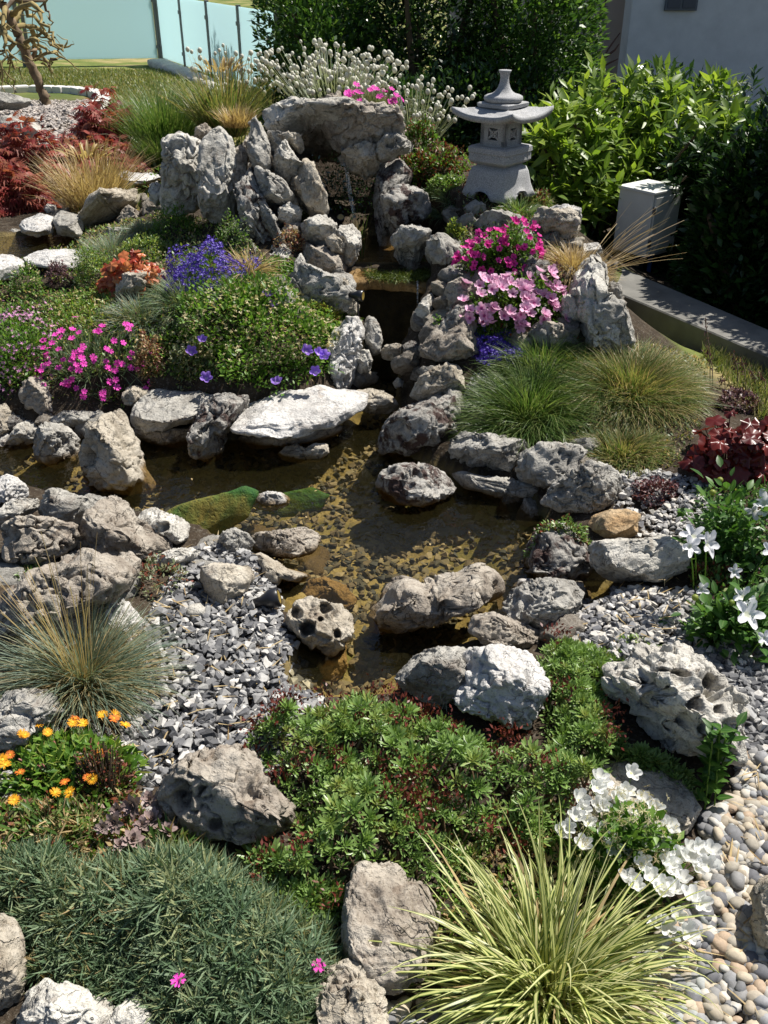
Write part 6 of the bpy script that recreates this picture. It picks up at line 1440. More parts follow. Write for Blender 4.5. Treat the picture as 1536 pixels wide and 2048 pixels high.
# right edge: bellflower plants with white stars
PM = [tmesh('leaf', leaf_t(.45+.05*k, 4, .12, .12, .42), M_['plat']) for k in range(3)]
def platy(lab, box, fl, buds, sd, nl=130):
    s = spec(*box, .8); rg = RB(sd); t = plant('balloon_flower', lab, 'flowers', s); P, N = mpts(s, nl, rg, .75, 1.0, .2, .05, front=True); D = jit(N*np.array([1, 1, .5])+np.array([0, 0, .3]), rg, .35)
    instances('leaf', PM, None, t, P, R_from(D, rg, True), rg.uniform(.03, .052, nl)); leaves(t, s, 900, LEAF, 'plat', .035, rg, .3, .8)
    Pf = np.array([hit(a_, b_, s['h']*.8) for a_, b_, r in fl]); Pf[:, 1] -= .03; instances('flower', fmesh('star', 'star'), None, t, Pf, R_face(jit(np.array([[.1, -.75, .55]]*len(Pf)), rg, .25), rg), [.82*r*axdepth(p)/F for p, (_, _, r) in zip(Pf, fl)])
    v, f = ico(2); bm_ = mesh_np('bud', v, f, True); bm_.materials.append(M_['lime'])
    for a_, b_ in buds: q = hit(a_, b_, s['h']*.8); o = link('bud', bm_, None, t, q-s['c']); o.scale = (.009,)*3
    stems_to(t, Pf, s, rg, M_['green'], .0018)
platy('leafy balloon flower plant with white star flowers beside the dark red coral bells', (1360,950,1600,1170), [(1380,1062,34),(1405,1075,38),(1372,1080,30),(1520,995,36),(1500,1010,24),(1530,1090,26)], [(1425,985),(1450,975),(1440,960)], 10)
platy('leafy balloon flower plant with a hanging white star flower above the honeycombed boulder', (1370,1150,1620,1330), [(1485,1215,42),(1478,1180,28),(1395,1165,22),(1520,1260,20),(1460,1130,20)], [(1390,1195),(1462,1205)], 11)
s = spec(1365, 1450, 1495, 1640, .6); rg = RB(12); t = plant('leafy_shoots', 'upright leafy green shoots beside the pebbles at the right', 'plant', s)
for k in range(7):
    b0 = s['c']+np.array([rg.normal(0, .02), rg.normal(0, .015), 0]); tp = s['c']+np.array([rg.uniform(-.6, .6)*s['rx'], rg.uniform(-.5, .3)*s['ry'], s['h']*rg.uniform(.8, 1.1)]); v, f, a = tube([b0, tp], .0018, 5)
    st = wpart('stem', v, f, M_['green'], t); Ps = np.array([b0+(tp-b0)*q for q in np.linspace(.15, 1, 14)]); az = np.arange(14)*2.4+k; D = np.stack([np.cos(az)*.8, np.sin(az)*.8, np.full(14, .45)], 1)
    instances('leaf', PM, None, t, Ps, R_from(D/np.linalg.norm(D, axis=1, keepdims=True), rg, True), rg.uniform(.028, .04, 14))

# ------------------------------------------------------------------ middle right
def fescue(lab, box, n, mat, sd, L=(.5, .92), wd=.0028, el=(.15, 1.5), droop=(.2, 1.3), kd=.9, dry=0):
    s = spec(*box, kd); rg = RB(sd); t = plant('fescue_tuft', lab, 'grass', s); stuffpart('blades', grassy(s, n, rg, L, wd, el, droop, 5, .75), M_[mat], t)
    if dry: stuffpart('dry_blades', grassy(s, dry, rg, (.5, .9), wd, el, droop, 4, .7), M_['dry'], t)
    return t, s
fescue('round bright green needle grass tuft above the smooth grey boulder', (965,715,1170,880), 3800, 'fesc', 20)
fescue('green needle grass tuft in front of the pink petunias', (1000,680,1190,800), 2600, 'fesc', 21)
fescue('large olive and grey green needle grass tuft beside the lawn', (1150,690,1430,850), 4200, 'fesd', 22, dry=500)
fescue('green needle grass tuft between the two large ones', (1080,690,1260,780), 1800, 'fesd', 23)
fescue('low yellow green needle grass tuft above the flat grey boulder', (1150,850,1370,950), 2600, 'fesd', 24, dry=300)
fescue('fine green grass tuft at the foot of the stone lantern', (1010,375,1070,440), 500, 'fesc', 25, wd=.004)
fescue('yellow green moss like tuft beside the lantern foot', (1045,375,1100,420), 500, 'fesd', 26, wd=.004)
fescue('dark moss cushion left of the stone lantern', (855,385,945,440), 1200, 'blue', 27, wd=.004)
fescue('dry golden grass tuft at the top of the craggy column', (1100,490,1210,575), 1600, 'dry', 28, wd=.0032)
s = spec(1130, 750, 1215, 800, .8); s['h'] = .06; t = plant('dry_seed_tuft', 'tangled dry orange seed tuft among the green needle grasses', 'grass', s); stuffpart('dry_blades', grassy(s, 500, RB(29), (1.0, 1.6), .003, (.2, 1.3), (1.5, 3.0), 6, .7), M_['dry'], t)
s = spec(1150, 785, 1320, 870, .8); s['h'] = min(s['h'], .07); t = plant('silver_groundcover', 'cream and grey leaved ground cover between the needle grasses', 'plant', s); leaves(t, s, 1200, LEAF, 'vari', .018, RB(30), .5)
s = spec(940, 760, 1010, 850, .8); s['h'] = min(s['h'], .05); t = plant('silver_groundcover', 'small silver leaved cushion beside the round green tuft', 'plant', s); leaves(t, s, 500, LEAF, 'vari', .014, RB(31), .5)
n_ = 40; rg = RB(32); b0 = hit(1165, 560); t = thing('dry_stalks', 'long dry grass stalks leaning right from the craggy column', 'grass', b0); P = b0+rg.normal(0, .02, (n_, 3))*np.array([1, 1, 0])
stuffpart('stalks', blades(P, rg.normal(.15, .35, n_), rg.uniform(.3, 1.0, n_), rg.uniform(.25, .5, n_), np.full(n_, .003), rg.uniform(.1, .6, n_), 6, bend=rg.normal(0, .1, n_), tipw=.6), M_['dry'], t)
# petunias and friends
def bloomy(lab, box, nl, fl, sd, name='petunia', cat='flowers', leafm='green', ls=.024, kd=.7, nstuff=0):
    s = spec(*box, kd); rg = RB(sd); t = plant(name, lab, cat, s); leaves(t, s, nl, LEAF, leafm, ls, rg, .5, 1.0)
    for kind, col, n, size in fl:
        P, N = mpts(s, n, rg, 1.0, 1.08, .15, .08, front=True); flowers(t, P, N, kind, col, size, rg, tocam=.45)
    return t, s
bloomy('pale pink petunia with many veined trumpet flowers above the blue lobelia', (925,550,1155,672), 2600, [('pet', 'pink', 92, .0235)], 40, kd=.6)
bloomy('magenta flowered trailing plant below the stone lantern', (925,452,1100,560), 1900, [('pet', 'pmag', 84, .0155)], 41, name='trailing_verbena', kd=.6)
bloomy('small lime leaved plant beside the magenta verbena', (885,440,935,490), 500, [], 42, name='lime_plant', cat='plant', leafm='lime', ls=.02)
def lobelia(lab, box, sd, n=900):
    s = spec(*box, 1.1); s['h'] *= .68; rg = RB(sd); t = plant('lobelia', lab, 'flowers', s); leaves(t, s, 1800, LEAFN, 'green', .028, rg, .4, .95)
    P, N = mpts(s, n, rg, .92, 1.06, .22, .12, front=True); flower_stuff(t, P, N, 'small', 'blue', .0105, rg)
lobelia('deep violet blue lobelia mound below the pink petunia', (940,655,1062,738), 43, 700)
lobelia('large violet blue lobelia mound on the left above the green cushion', (315,450,500,600), 44, 1100)
# red brown stonecrop on the mound
def cushion(lab, box, mats, sd, n=1600, ls=.014, name='stonecrop', kd=.8, hmax=None, tm=LEAF, cat='plant', lump=.2):
    s = spec(*box, kd); rg = RB(sd)
    if hmax: s['h'] = min(s['h'], hmax)
    t = plant(name, lab, cat, s)
    for k, (m_, fr) in enumerate(mats): leaves(t, s, int(n*fr), tm, m_, ls, rg, .75, 1.0, name='foliage' if k == 0 else 'tinted_foliage', lump=lump)
    return t, s
cushion('rust and green stonecrop hanging over the rocks left of the stone lantern', (775,300,940,400), [('rusty', .5), ('green', .5)], 50, 4200, .024, kd=.6)
cushion('green leafy stonecrop patch above the rust coloured one', (800,240,880,330), [('green', .8), ('rusty', .3)], 51, 1500, .024)
cushion('green stonecrop at the left of the lantern base', (850,350,930,400), [('sed', 1)], 52, 900, .022)
cushion('reddish low stonecrop behind the stone lantern', (1050,380,1110,425), [('rusty', .6), ('sed', .5)], 53, 500, .02)
cushion('dry golden seed heads behind the lantern on the left', (860,255,950,300), [('dry', 1)], 54, 900, .022, name='dry_stonecrop')
cushion('red violet cushion beside the magenta verbena', (1085,535,1150,580), [('purple', .6), ('sage', .5)], 55, 500, .018)
cushion('small green plant on the grey rock above the fall', (800,490,850,525), [('green', 1)], 56, 260, .018)
cushion('small green fern like plant beside the pale angular rock', (855,635,895,680), [('green', 1)], 57, 220, .018)
cushion('green succulent stonecrop growing on the dark holed rock', (1062,1035,1190,1130), [('sed', .9), ('rusty', .25)], 58, 1500, .016, kd=.5)
cushion('red brown low stonecrop beside the dark red coral bells', (1270,950,1370,1015), [('purple', .8), ('darkred', .3)], 59, 1100, .014, hmax=.06)
cushion('rusty stonecrop with seed heads below the star flowers', (1385,1120,1500,1190), [('rusty', .7), ('sed', .4)], 60, 900, .014, hmax=.07)
cushion('small yellow green weeds in the gravel below the oval boulder', (1230,1270,1330,1320), [('sed', 1)], 61, 200, .016, hmax=.04)
cushion('dark brown moss cushion on the grey rock by the near shore', (812,1325,905,1380), [('mossb', 1)], 62, 1800, .010, hmax=.05, name='moss_cushion', tm=NEEDLE)
cushion('small silvery tuft between the two near shore boulders', (865,1355,915,1420), [('grey', 1)], 63, 220, .045, name='silver_tuft', tm=NEEDLE)
# dark red coral bells
def heuchera(lab, box, mat, sd, nl, size, back=.5):
    s = spec(*box, .8); rg = RB(sd); t = plant('coral_bells', lab, 'plant', s)
    n = 28; th = np.arange(n)/n*2*math.pi; R_ = (1-.16*np.abs(np.sin(2.5*th))**.6)*(1-.35*np.exp(-((th-1.5*math.pi)/.25)**2))+.05*np.cos(th*15)
    V = [(0, 0, .06)]+[(r*.5*math.cos(a_), r*.5*math.sin(a_), .03*math.cos(a_*5)) for r, a_ in zip(R_, th)]+[(r*math.cos(a_), r*math.sin(a_), -.10+.10*math.cos(a_*5)) for r, a_ in zip(R_, th)]
    Fq = [(0, 1+j, 1+(j+1) % n) for j in range(n)]
    for j in range(n): a1, b1 = 1+j, 1+(j+1) % n; Fq += [(a1, a1+n, b1+n), (a1, b1+n, b1)]
    U = [(.3, 0)]+[(.3, .5)]*n+[(.3, 1)]*n; ms = [tmesh('leaf', (np.array(V)*np.array([1, 1, .6+k]), np.array(Fq), np.array(U)), M_[mat]) for k in range(3)]
    P, N = mpts(s, nl, rg, .6, 1.0, .15, .08, front=True); D = jit(N*.6+np.array([.1, -.35, .6]), rg, .38)
    instances('leaf', ms, None, t, P, R_face(D, rg), size*rg.uniform(.65, 1.25, nl)); stems_to(t, P, s, rg, STEM, .002); return t, s
heuchera('dark red coral bells with glossy lobed leaves at the right edge', (1365,825,1620,985), 'heu', 70, 150, .034)
heuchera('orange red coral bells behind the tan holed rock', (190,500,330,600), 'heuo', 71, 150, .026)
s = spec(1360, 640, 1540, 800, .5); rg = RB(72); t = plant('weed_stalks', 'tall thin reddish weed stalks with seed heads at the edge of the lawn', 'weeds', s)
for px_, py_ in [(1410,640),(1415,700),(1480,715),(1500,740),(1465,705),(1520,750),(1440,760)]:
    q = at_depth(px_, py_, axdepth(s['c'])); b0 = np.array([q[0]+.02, s['c'][1], s['c'][2]]); v, f, a = tube([b0, (b0+q)/2+.01, q], .002, 5); st = wpart('stalk', v, f, STEM, t)
    k = 40; Q = b0+(q-b0)*rg.uniform(.5, 1.02, k)[:, None]+rg.normal(0, .006, (k, 3)); stuffpart('seeds', scatter(LEAF_S, Q, R_from(jit(np.zeros((k, 3))+[0, 0, 1], rg, .5), rg), np.full(k, .012)), M_['purple'], t)
cushion('purple leaved low plant behind the dark red coral bells', (1440,775,1540,830), [('purple', 1)], 73, 700, .018)

# ------------------------------------------------------------------ left bank
s = spec(315, 560, 690, 796, .95); rg = RB(80); t = plant('campanula_cushion', 'big green cushion covered with cream seed heads and a few purple bells', 'flowers', s)
leaves(t, s, 7500, LEAF, 'green', .026, rg, .8, 1.04, lump=.25); P, N = mpts(s, 1000, rg, .98, 1.06, .1, .1, front=True); P = P[(P[:, 2] > s['c'][2]+s['h']*.30)]
stuffpart('seed_heads', scatter(whorl(LEAF, 5, .2, .6, 1, 1, rg), P, R_face(jit(np.zeros_like(P)+[0, 0, 1], rg, .5), rg), rg.uniform(.006, .012, len(P))), M_['cream'], t)
PBL = [(405,682),(382,705),(413,757),(555,767),(650,713),(632,745),(612,703),(545,612),(533,625),(420,612),(437,598),(637,708),(535,590)]
Pp = np.array([at_depth(a_, b_, axdepth(s['c'])-s['ry']*(.95 if b_ > 650 else .3)) for a_, b_ in PBL]); flowers(t, Pp, np.zeros_like(Pp)+[0, -.5, .8], 'bell', 'purp', .024, rg)
cushion('yellow green stonecrop at the edge of the green cushion by the white slab', (600,600,690,680), [('lime', .9), ('rusty', .1)], 81, 1500, .012)
cushion('grey green conifer like cushion at the front of the green cushion', (335,695,430,795), [('sage', .7), ('fesd', .4)], 82, 1500, .020)
def pinks(lab, box, sd, nf, fcol, size, nb=2200, mat='blue', kind='pinks'):
    s = spec(*box, .8); rg = RB(sd); t = plant('garden_pinks', lab, 'flowers', s); P, N = mpts(s, nb, rg, .5, .95, .15); D = jit(N+np.array([0, 0, .5]), rg, .4)
    stuffpart('blades', scatter(NEEDLE, P-D*.03, R_from(D, rg), rg.uniform(.04, .075, nb)), M_[mat], t)
    P, N = mpts(s, nf, rg, 1.0, 1.10, .15, .15, front=True); flowers(t, P, N, kind, fcol, size, rg, tocam=.4); stems_to(t, P, s, rg, M_[mat], .0012); return t, s
pinks('blue green clump of pinks covered with magenta flowers above the left inlet', (50,660,300,830), 83, 110, 'mag', .0155)
s = spec(-60, 620, 120, 800, .9); rg = RB(84); t = plant('pale_pink_soapwort', 'loose spread of tiny pale pink flowers at the left edge', 'flowers', s); leaves(t, s, 2200, LEAF_S, 'green', .022, rg, .5); P, N = mpts(s, 520, rg, .95, 1.08, .2); flower_stuff(t, P, N, 'small', 'lil', .008, rg)
for lab, box, mats, n, hm in [('yellow green stonecrop field in the middle of the left bank', (60,570,330,690), [('lime', .6), ('sed', .5), ('cream', .12)], 4200, .10),
    ('yellow flowering stonecrop dome at the left below the white slab', (15,530,90,600), [('green', .8), ('cream', .2)], 900, None), ('purple brown houseleek dome beside the yellow stonecrop dome', (85,528,145,580), [('purple', 1)], 700, None),
    ('bright green stonecrop mound between the slabs and the coral bells', (135,500,225,580), [('sed', 1), ('lime', .3)], 1300, None), ('lime green ground cover below the upper stream', (225,460,345,530), [('lime', .5), ('sed', .6)], 1500, .10),
    ('dark green glossy shrublet beside the fluted block', (290,410,395,490), [('green', 1)], 1300, None), ('purple tinged ground cover at the left edge', (-30,590,70,660), [('green', .6), ('purple', .2)], 1500, .08),
    ('yellow moss covering the rock left of the arch', (445,235,520,300), [('lime', 1)], 1100, None), ('orange brown dry stonecrop behind the fluted block', (400,240,500,275), [('dry', .6), ('rusty', .3)], 700, None),
    ('brown dry stonecrop below the leaning slab', (540,455,610,510), [('rusty', .6), ('dry', .4)], 600, None), ('small green plant on the left flank rocks', (560,400,620,450), [('sage', .6), ('green', .5)], 500, None),
    ('green leaves between the lobelia and the left flank', (430,430,500,520), [('green', .6), ('sage', .5)], 900, None), ('dry red brown stonecrop beside the magenta pinks', (270,680,330,790), [('rusty', .5), ('dry', .6)], 1200, None),
    ('pink blushed stonecrop on the gravel by the brown boulders', (255,1110,375,1200), [('sage', .6), ('rusty', .4)], 420, None), ('tiny bright green succulents at the left edge of the shore', (10,1128,85,1165), [('sed', 1)], 260, None),
    ('small yellow stonecrop by the blue glass ball', (262,790,330,830), [('lime', 1)], 260, None), ('small green weeds in the gravel near the pond', (480,1460,560,1510), [('sed', 1)], 120, None)]:
    cushion(lab, box, mats, abs(hash(lab)) % 1000 if False else len(lab)*7+box[0] % 50, n, .015 if n > 200 else .02, hmax=hm)
for lab, box, n, mat, wd in [('blue grey fescue tuft in the middle of the left bank', (205,600,335,680), 1600, 'bluef', .003), ('grey green fescue tuft below the lobelia', (290,560,430,650), 1400, 'blue', .003), ('silvery grass tuft by the upper stream', (155,450,270,530), 900, 'bluef', .003),
    ('pale grass tuft beside the silvery one', (240,430,320,480), 600, 'bluef', .003), ('cream grass tuft right of the lobelia', (470,470,520,560), 300, 'dry', .004), ('green grass blades under the lobelia', (430,540,540,640), 900, 'fesc', .003),
    ('small green grass tuft on the yellow green stonecrop', (595,585,640,640), 300, 'fesc', .003), ('green grass tuft in front of the grass behind the fluted block', (270,270,340,340), 900, 'fesc', .005)]:
    fescue(lab, box, n, mat, box[0]+7, wd=wd)
# dry tan grass, reeds and tall grasses behind
def tall(lab, box, n, mat, sd, wd=.004, el=(.95, 1.52), droop=(.1, 1.0), name='ornamental_grass', yb=None, heads=0):
    s = spec(*box, .5, yb); s['rx'] *= .62; rg = RB(sd); t = plant(name, lab, 'grass', s); stuffpart('blades', grassy(s, int(n*.8), rg, (.35, 1.1), wd, el, droop, 5, .9), M_[mat], t)
    if heads:
        az = rg.uniform(0, 6.28, heads); r = np.sqrt(rg.random(heads)); P = s['c']+np.stack([np.cos(az)*r*s['rx']*.8, np.sin(az)*r*s['ry']*.8, az*0], 1)
        stuffpart('flower_stalks', blades(P, az, rg.uniform(1.2, 1.55, heads), s['h']*rg.uniform(.8, 1.15, heads), np.full(heads, .004), rg.uniform(0, .8, heads), 6, tipw=.8), M_['dry'], t)
        hd = blades(P+np.array([0, 0, 1.])*(s['h']*.8), az, rg.uniform(.6, 1.5, heads), np.full(heads, .09), np.full(heads, .016), rg.uniform(.6, 1.5, heads), 4); stuffpart('seed_heads', hd, M_['dry'], t)
    return s
tall('tan dry grass clump in front of the red maples', (95,290,265,435), 1500, 'dry', 90, heads=40)
tall('green grass in front of the tan clump', (200,380,290,430), 500, 'fesd', 91)
tall('tall green reeds behind the fluted block', (250,190,400,330), 2600, 'fesc', 92, .006, yb=6.2)
tall('tall green grasses with cream plumes left of the arch', (370,120,520,270), 1300, 'fesd', 93, .006, yb=5.9, heads=40)
tall('soft green grass spreading behind the mound on the left', (230,250,440,330), 2200, 'fesc', 94, .006, yb=5.9)
tall('straw grass behind the left end of the arch', (420,200,520,250), 600, 'dry', 95, .005, yb=5.5)
b0 = hit(722, 520); t = thing('water_reed', 'thin bright green reed standing in the water above the fall', 'plant', b0); rg = RB(96); n_ = 9
for i in range(n_):
    v, f, a = blades(b0[None]+rg.normal(0, .008, (1, 3))*[1, 1, 0], rg.uniform(0, 6.28, 1), rg.uniform(1.3, 1.55, 1), rg.uniform(.12, .28, 1), np.array([.005]), rg.uniform(0, .3, 1), 5); wpart('blade', v, f, M_['fesc'], t, True, a)
# red maples
n = 7; Ls = []
az = np.linspace(-1.3, 1.3, 7)+math.pi/2; D = np.stack([np.cos(az), np.sin(az), np.zeros(7)], 1); mv, mf, ma = scatter((LEAF_S[0]*np.array([.45, 1, 2.5]), LEAF_S[1], LEAF_S[2]), np.zeros((7, 3)), frames(D, np.zeros((7, 3))+[0, 0, 1.]), np.array([.6, .8, .95, 1, .95, .8, .6]), np.zeros(7)); MPL = (mv, mf, ma[:, :2])
def maple(lab, box, sd, n, yb, ls=.065):
    s = spec(*box, .8, yb); rg = RB(sd); t = thing('red_maple', lab, 'tree', s['c']); P, N = mpts(s, n, rg, .45, 1.03, .35); D = jit(N*np.array([1, 1, .25])+np.array([0, -.1, -.25]), rg, .35)
    stuffpart('crown', scatter(MPL, P, R_from(D, rg, True), ls*rg.uniform(.6, 1.2, n)), M_['maple'], t); woody(s['c']-np.array([0, 0, .02]), [s['c']+np.array([rg.normal(0, .5*s['rx']), rg.normal(0, .4*s['ry']), s['h']*.75]) for _ in range(7)], .014, simple_mat('maple_bark', (.10, .06, .04), .9), t)
maple('feathery red cut leaf maple beside the gravel bed with lit top', (125,212,285,335), 100, 1600, 6.2)
maple('large feathery red cut leaf maple at the left edge', (-90,255,150,440), 101, 2800, 5.5)
maple('low dark red cut leaf maple in front of the large one at the left edge', (-60,345,90,455), 102, 1200, 5.15)
maple('small feathery red cut leaf maple between the two larger ones', (90,280,280,370), 103, 1500, 5.7)
# silver everlasting with white buds
s = spec(560, 95, 770, 220, .6, 5.9); rg = RB(110); t = plant('white_everlasting', 'silver leaved plant with many round white buds behind the arch', 'flowers', s)
n_ = 270; az = rg.uniform(0, 6.28, n_); r = np.sqrt(rg.random(n_)); P = s['c']+np.stack([np.cos(az)*r*s['rx']*.6, np.sin(az)*r*s['ry']*.7, az*0-.05], 1); el = 1.5-.75*r; Ln = s['h']*rg.uniform(.55, 1.25, n_)
stuffpart('stems', blades(P, az, el, Ln, np.full(n_, .005), np.zeros(n_), 3, bend=np.zeros(n_), tipw=.8), M_['grey'], t)
tips = P+np.stack([np.cos(el)*np.cos(az), np.cos(el)*np.sin(az), np.sin(el)], 1)*Ln[:, None]; v, f = ico(2)
BUD = (v*np.array([.5, .5, .62]), f, np.zeros((len(v), 2))); stuffpart('buds', scatter(BUD, tips, R_face(jit(np.zeros_like(tips)+[0, 0, 1], rg, .2), rg), rg.uniform(.018, .030, n_)), M_['wht'], t)
leaves(t, s, 1200, LEAF_S, 'sage', .05, rg, .1, .55)
s = spec(385, 120, 570, 240, .5, 6.2); t = plant('white_everlasting', 'thin loose everlasting with scattered white buds in front of the glass fence', 'flowers', s); n_ = 90; az = rg.uniform(0, 6.28, n_); r = np.sqrt(rg.random(n_)); P = s['c']+np.stack([np.cos(az)*r*s['rx']*.8, np.sin(az)*r*s['ry'], az*0], 1); Ln = s['h']*rg.uniform(.4, 1.2, n_)
stuffpart('stems', blades(P, az, np.full(n_, 1.35), Ln, np.full(n_, .004), np.zeros(n_), 3, bend=np.zeros(n_), tipw=.8), M_['fesd'], t); tips = P+np.stack([np.cos(1.35)*np.cos(az), np.cos(1.35)*np.sin(az), az*0+math.sin(1.35)], 1)*Ln[:, None]
stuffpart('buds', scatter(BUD, tips, R_face(np.zeros_like(tips)+[0, 0, 1.], rg), rg.uniform(.018, .028, n_)), M_['wht'], t)
s = spec(760, 170, 900, 280, .5, 5.7); t = plant('white_everlasting', 'sprawling everlasting with white buds behind the right end of the arch', 'flowers', s); n_ = 110; az = rg.uniform(0, 6.28, n_); r = np.sqrt(rg.random(n_)); P = s['c']+np.stack([np.cos(az)*r*s['rx']*.8, np.sin(az)*r*s['ry'], az*0], 1); Ln = s['h']*rg.uniform(.4, 1.1, n_)
stuffpart('stems', blades(P, az, 1.5-.7*r, Ln, np.full(n_, .004), np.zeros(n_), 3, bend=np.zeros(n_), tipw=.8), M_['grey'], t); tips = P+np.stack([np.cos(1.5-.7*r)*np.cos(az), np.cos(1.5-.7*r)*np.sin(az), np.sin(1.5-.7*r)], 1)*Ln[:, None]
stuffpart('buds', scatter(BUD, tips, R_face(np.zeros_like(tips)+[0, 0, 1.], rg), rg.uniform(.018, .028, n_)), M_['wht'], t)
leaves(t, s, 700, NEEDLE, 'sage', .06, rg, .2, .9)
s = spec(690, 183, 800, 222, .7, 4.95); t, s = None, s; rg = RB(111); t = plant('garden_pinks', 'small clump of magenta pinks growing on top of the arch', 'flowers', s); leaves(t, s, 1300, NEEDLE, 'sage', .045, rg, .5, 1, .4, .6)
P, N = mpts(s, 26, rg, 1.05, 1.25, .2, .3); flowers(t, P, N, 'pinks', 'mag', .020, rg)

# ------------------------------------------------------------------ spring, fall, moss
s = dict(c=at_depth(698, 372, 4.70/ray(698, 372)[1]), rx=.11, ry=.08, h=.16); rg = RB(120); t = thing('wet_cave_plant', 'glistening wet leaves hanging in the dark spring cave', 'plant', s['c'])
WET = leaf_mat('wet_glossy_leaf', [(.02,.05,.012), (.04,.09,.02)], trans=.2, rough=.06, spec=1.0)
P = s['c']+rg.normal(0, 1, (1500, 3))*np.array([.075, .04, .075]); D = jit(np.zeros_like(P)+[.3, -.4, -.3], rg, .7); stuffpart('foliage', scatter(LEAF, P, R_from(D, rg), rg.uniform(.010, .022, 1500)), WET, t)
def sheet(pts, w, mat, name, label, kind='structure', seed=0):
    rg = RB(seed); pts = np.array(pts); tt = np.linspace(0, 1, 30); path = np.stack([np.interp(tt, np.linspace(0, 1, len(pts)), pts[:, i]) for i in range(3)], 1)
    nw = 24; V = []
    for i, p in enumerate(path):
        for j in range(nw): u_ = (j/(nw-1)-.5)*w*(1-.3*tt[i]); V.append(p+np.array([u_, .006*math.sin(j*1.9+tt[i]*3)+.005*rg.normal(), .0]))
    Fq = [(i*nw+j, i*nw+j+1, (i+1)*nw+j+1, (i+1)*nw+j) for i in range(29) for j in range(nw-1)]
    V = np.array(V); c_ = V.mean(0); o = link(name, mesh_np(name, V-c_, np.array(Fq)), mat, None, c_); tag(o, label, None, None, kind); return o
FW = water_mat('falling_water', (.9, .9, .88), .05, 40, .004, .02)
for k_, (px0, w0) in enumerate([(835, .008)]):
    q0 = at_z(px0, 566, .425); sheet([q0+[0, .03, .0], q0+[0, -.015, -.005], q0+[0, -.035, -.06], q0+[0, -.045, -.25], q0+[0, -.05, -.42]], w0, FW, 'waterfall_water', 'thin strand of water falling from the mossy lip', seed=k_)
q1 = at_depth(700, 345, 4.66/ray(700, 345)[1]); sheet([q1+[-.03, .02, .12], q1+[-.02, -.01, .05], q1+[0, -.03, -.10], q1+[.02, -.06, -.20]], .025, FW, 'spring_water', 'thin trickle of water from the spring under the arch', seed=2)
rg = RB(121); n_ = 2600; u_ = rg.random(n_); P = np.array([at_z(735+125*a_, 548+8*math.sin(a_*3), .425) for a_ in u_])+rg.normal(0, 1, (n_, 3))*np.array([.008, .03, .004])+np.array([0, .01, .004]); t = thing('lip_moss', 'bright green moss hanging over the waterfall lip', 'moss', P.mean(0))
D = jit(np.zeros_like(P)+[0, -.5, -.2], rg, .5); stuffpart('moss', scatter(NEEDLE, P, R_from(D, rg), rg.uniform(.012, .035, n_)), leaf_mat('wet_green_moss', [(.04,.07,.008), (.08,.12,.012), (.12,.13,.02)], trans=.2), t)
# spotlights, glass ball, shard
BLK = simple_mat('black_plastic', (.015, .015, .018), .3); LENS = simple_mat('amber_lens', (.30, .22, .06), .15)
def spot(px, py, h, lab, aim, s=1.0):
    q = hit(px, py, h)-np.array([0, .02, 0]); t = thing('garden_spotlight', lab, 'spotlight', q); ax_ = np.array(aim, float); ax_ /= np.linalg.norm(ax_)
    V, Fq = lathe([(.001, -.045), (.010, -.044), (.012, -.02), (.022, .0), (.024, .022), (.020, .024), (.001, .020)], 20); Rm = frames(np.cross(ax_, [[.1, .2, 1.]]), ax_[None])[0]; o = link('housing', mesh_np('housing', (V*s) @ Rm.T, Fq), BLK, t)
    V, Fq = lathe([(.001, .0215), (.019, .0225)], 20); link('lens', mesh_np('lens', (V*s+[0, 0, .001]) @ Rm.T, Fq), LENS, t)
    v, f, a = tube([np.array([0, 0, -.09]), np.array([0, 0, -.03]), -ax_*.03*s], .005, 6); link('stake', mesh_np('stake', v, f), BLK, t)
spot(541, 1190, .05, 'black garden spotlight on the gravel edge by the beige stone', (1, .1, .25), 1.2)
spot(716, 588, .1, 'small spotlight with amber lens beside the dark waterfall', (1, -.3, 0)); spot(682, 437, .06, 'small dark spotlight beside the spring water', (0, -.5, .6), .8)
v, f = ico(4); q = hit(287, 782, .03); o = link('glass_ball', mesh_np('glass_ball', v*.016, f), simple_mat('turquoise_glass', (.02, .30, .42), .05, spec=1), None, q); tag(o, 'small turquoise glass ball beside the tan stone and the magenta pinks', 'ball')
q = hit(740, 1940, .01); th = np.linspace(-.2, 1.9, 20); V = [];
for rr_, zz in ((.045, 0), (.045, .022), (.040, .022), (.040, 0)):
    V += [(rr_*math.cos(a_), rr_*math.sin(a_)*.8, zz+.004*math.sin(a_*5)) for a_ in th]
Fq = [(k*20+j, k*20+j+1, ((k+1) % 4)*20+j+1, ((k+1) % 4)*20+j) for k in range(4) for j in range(19)]
o = link('terracotta_shard', mesh_np('terracotta_shard', np.array(V), np.array(Fq)), simple_mat('terracotta', (.36, .17, .09), .85, bump=.3, var=.15), None, q); o.rotation_euler = (.5, 0, .3); tag(o, 'curved terracotta pot shard lying above the tan lumpy stone', 'pot shard')

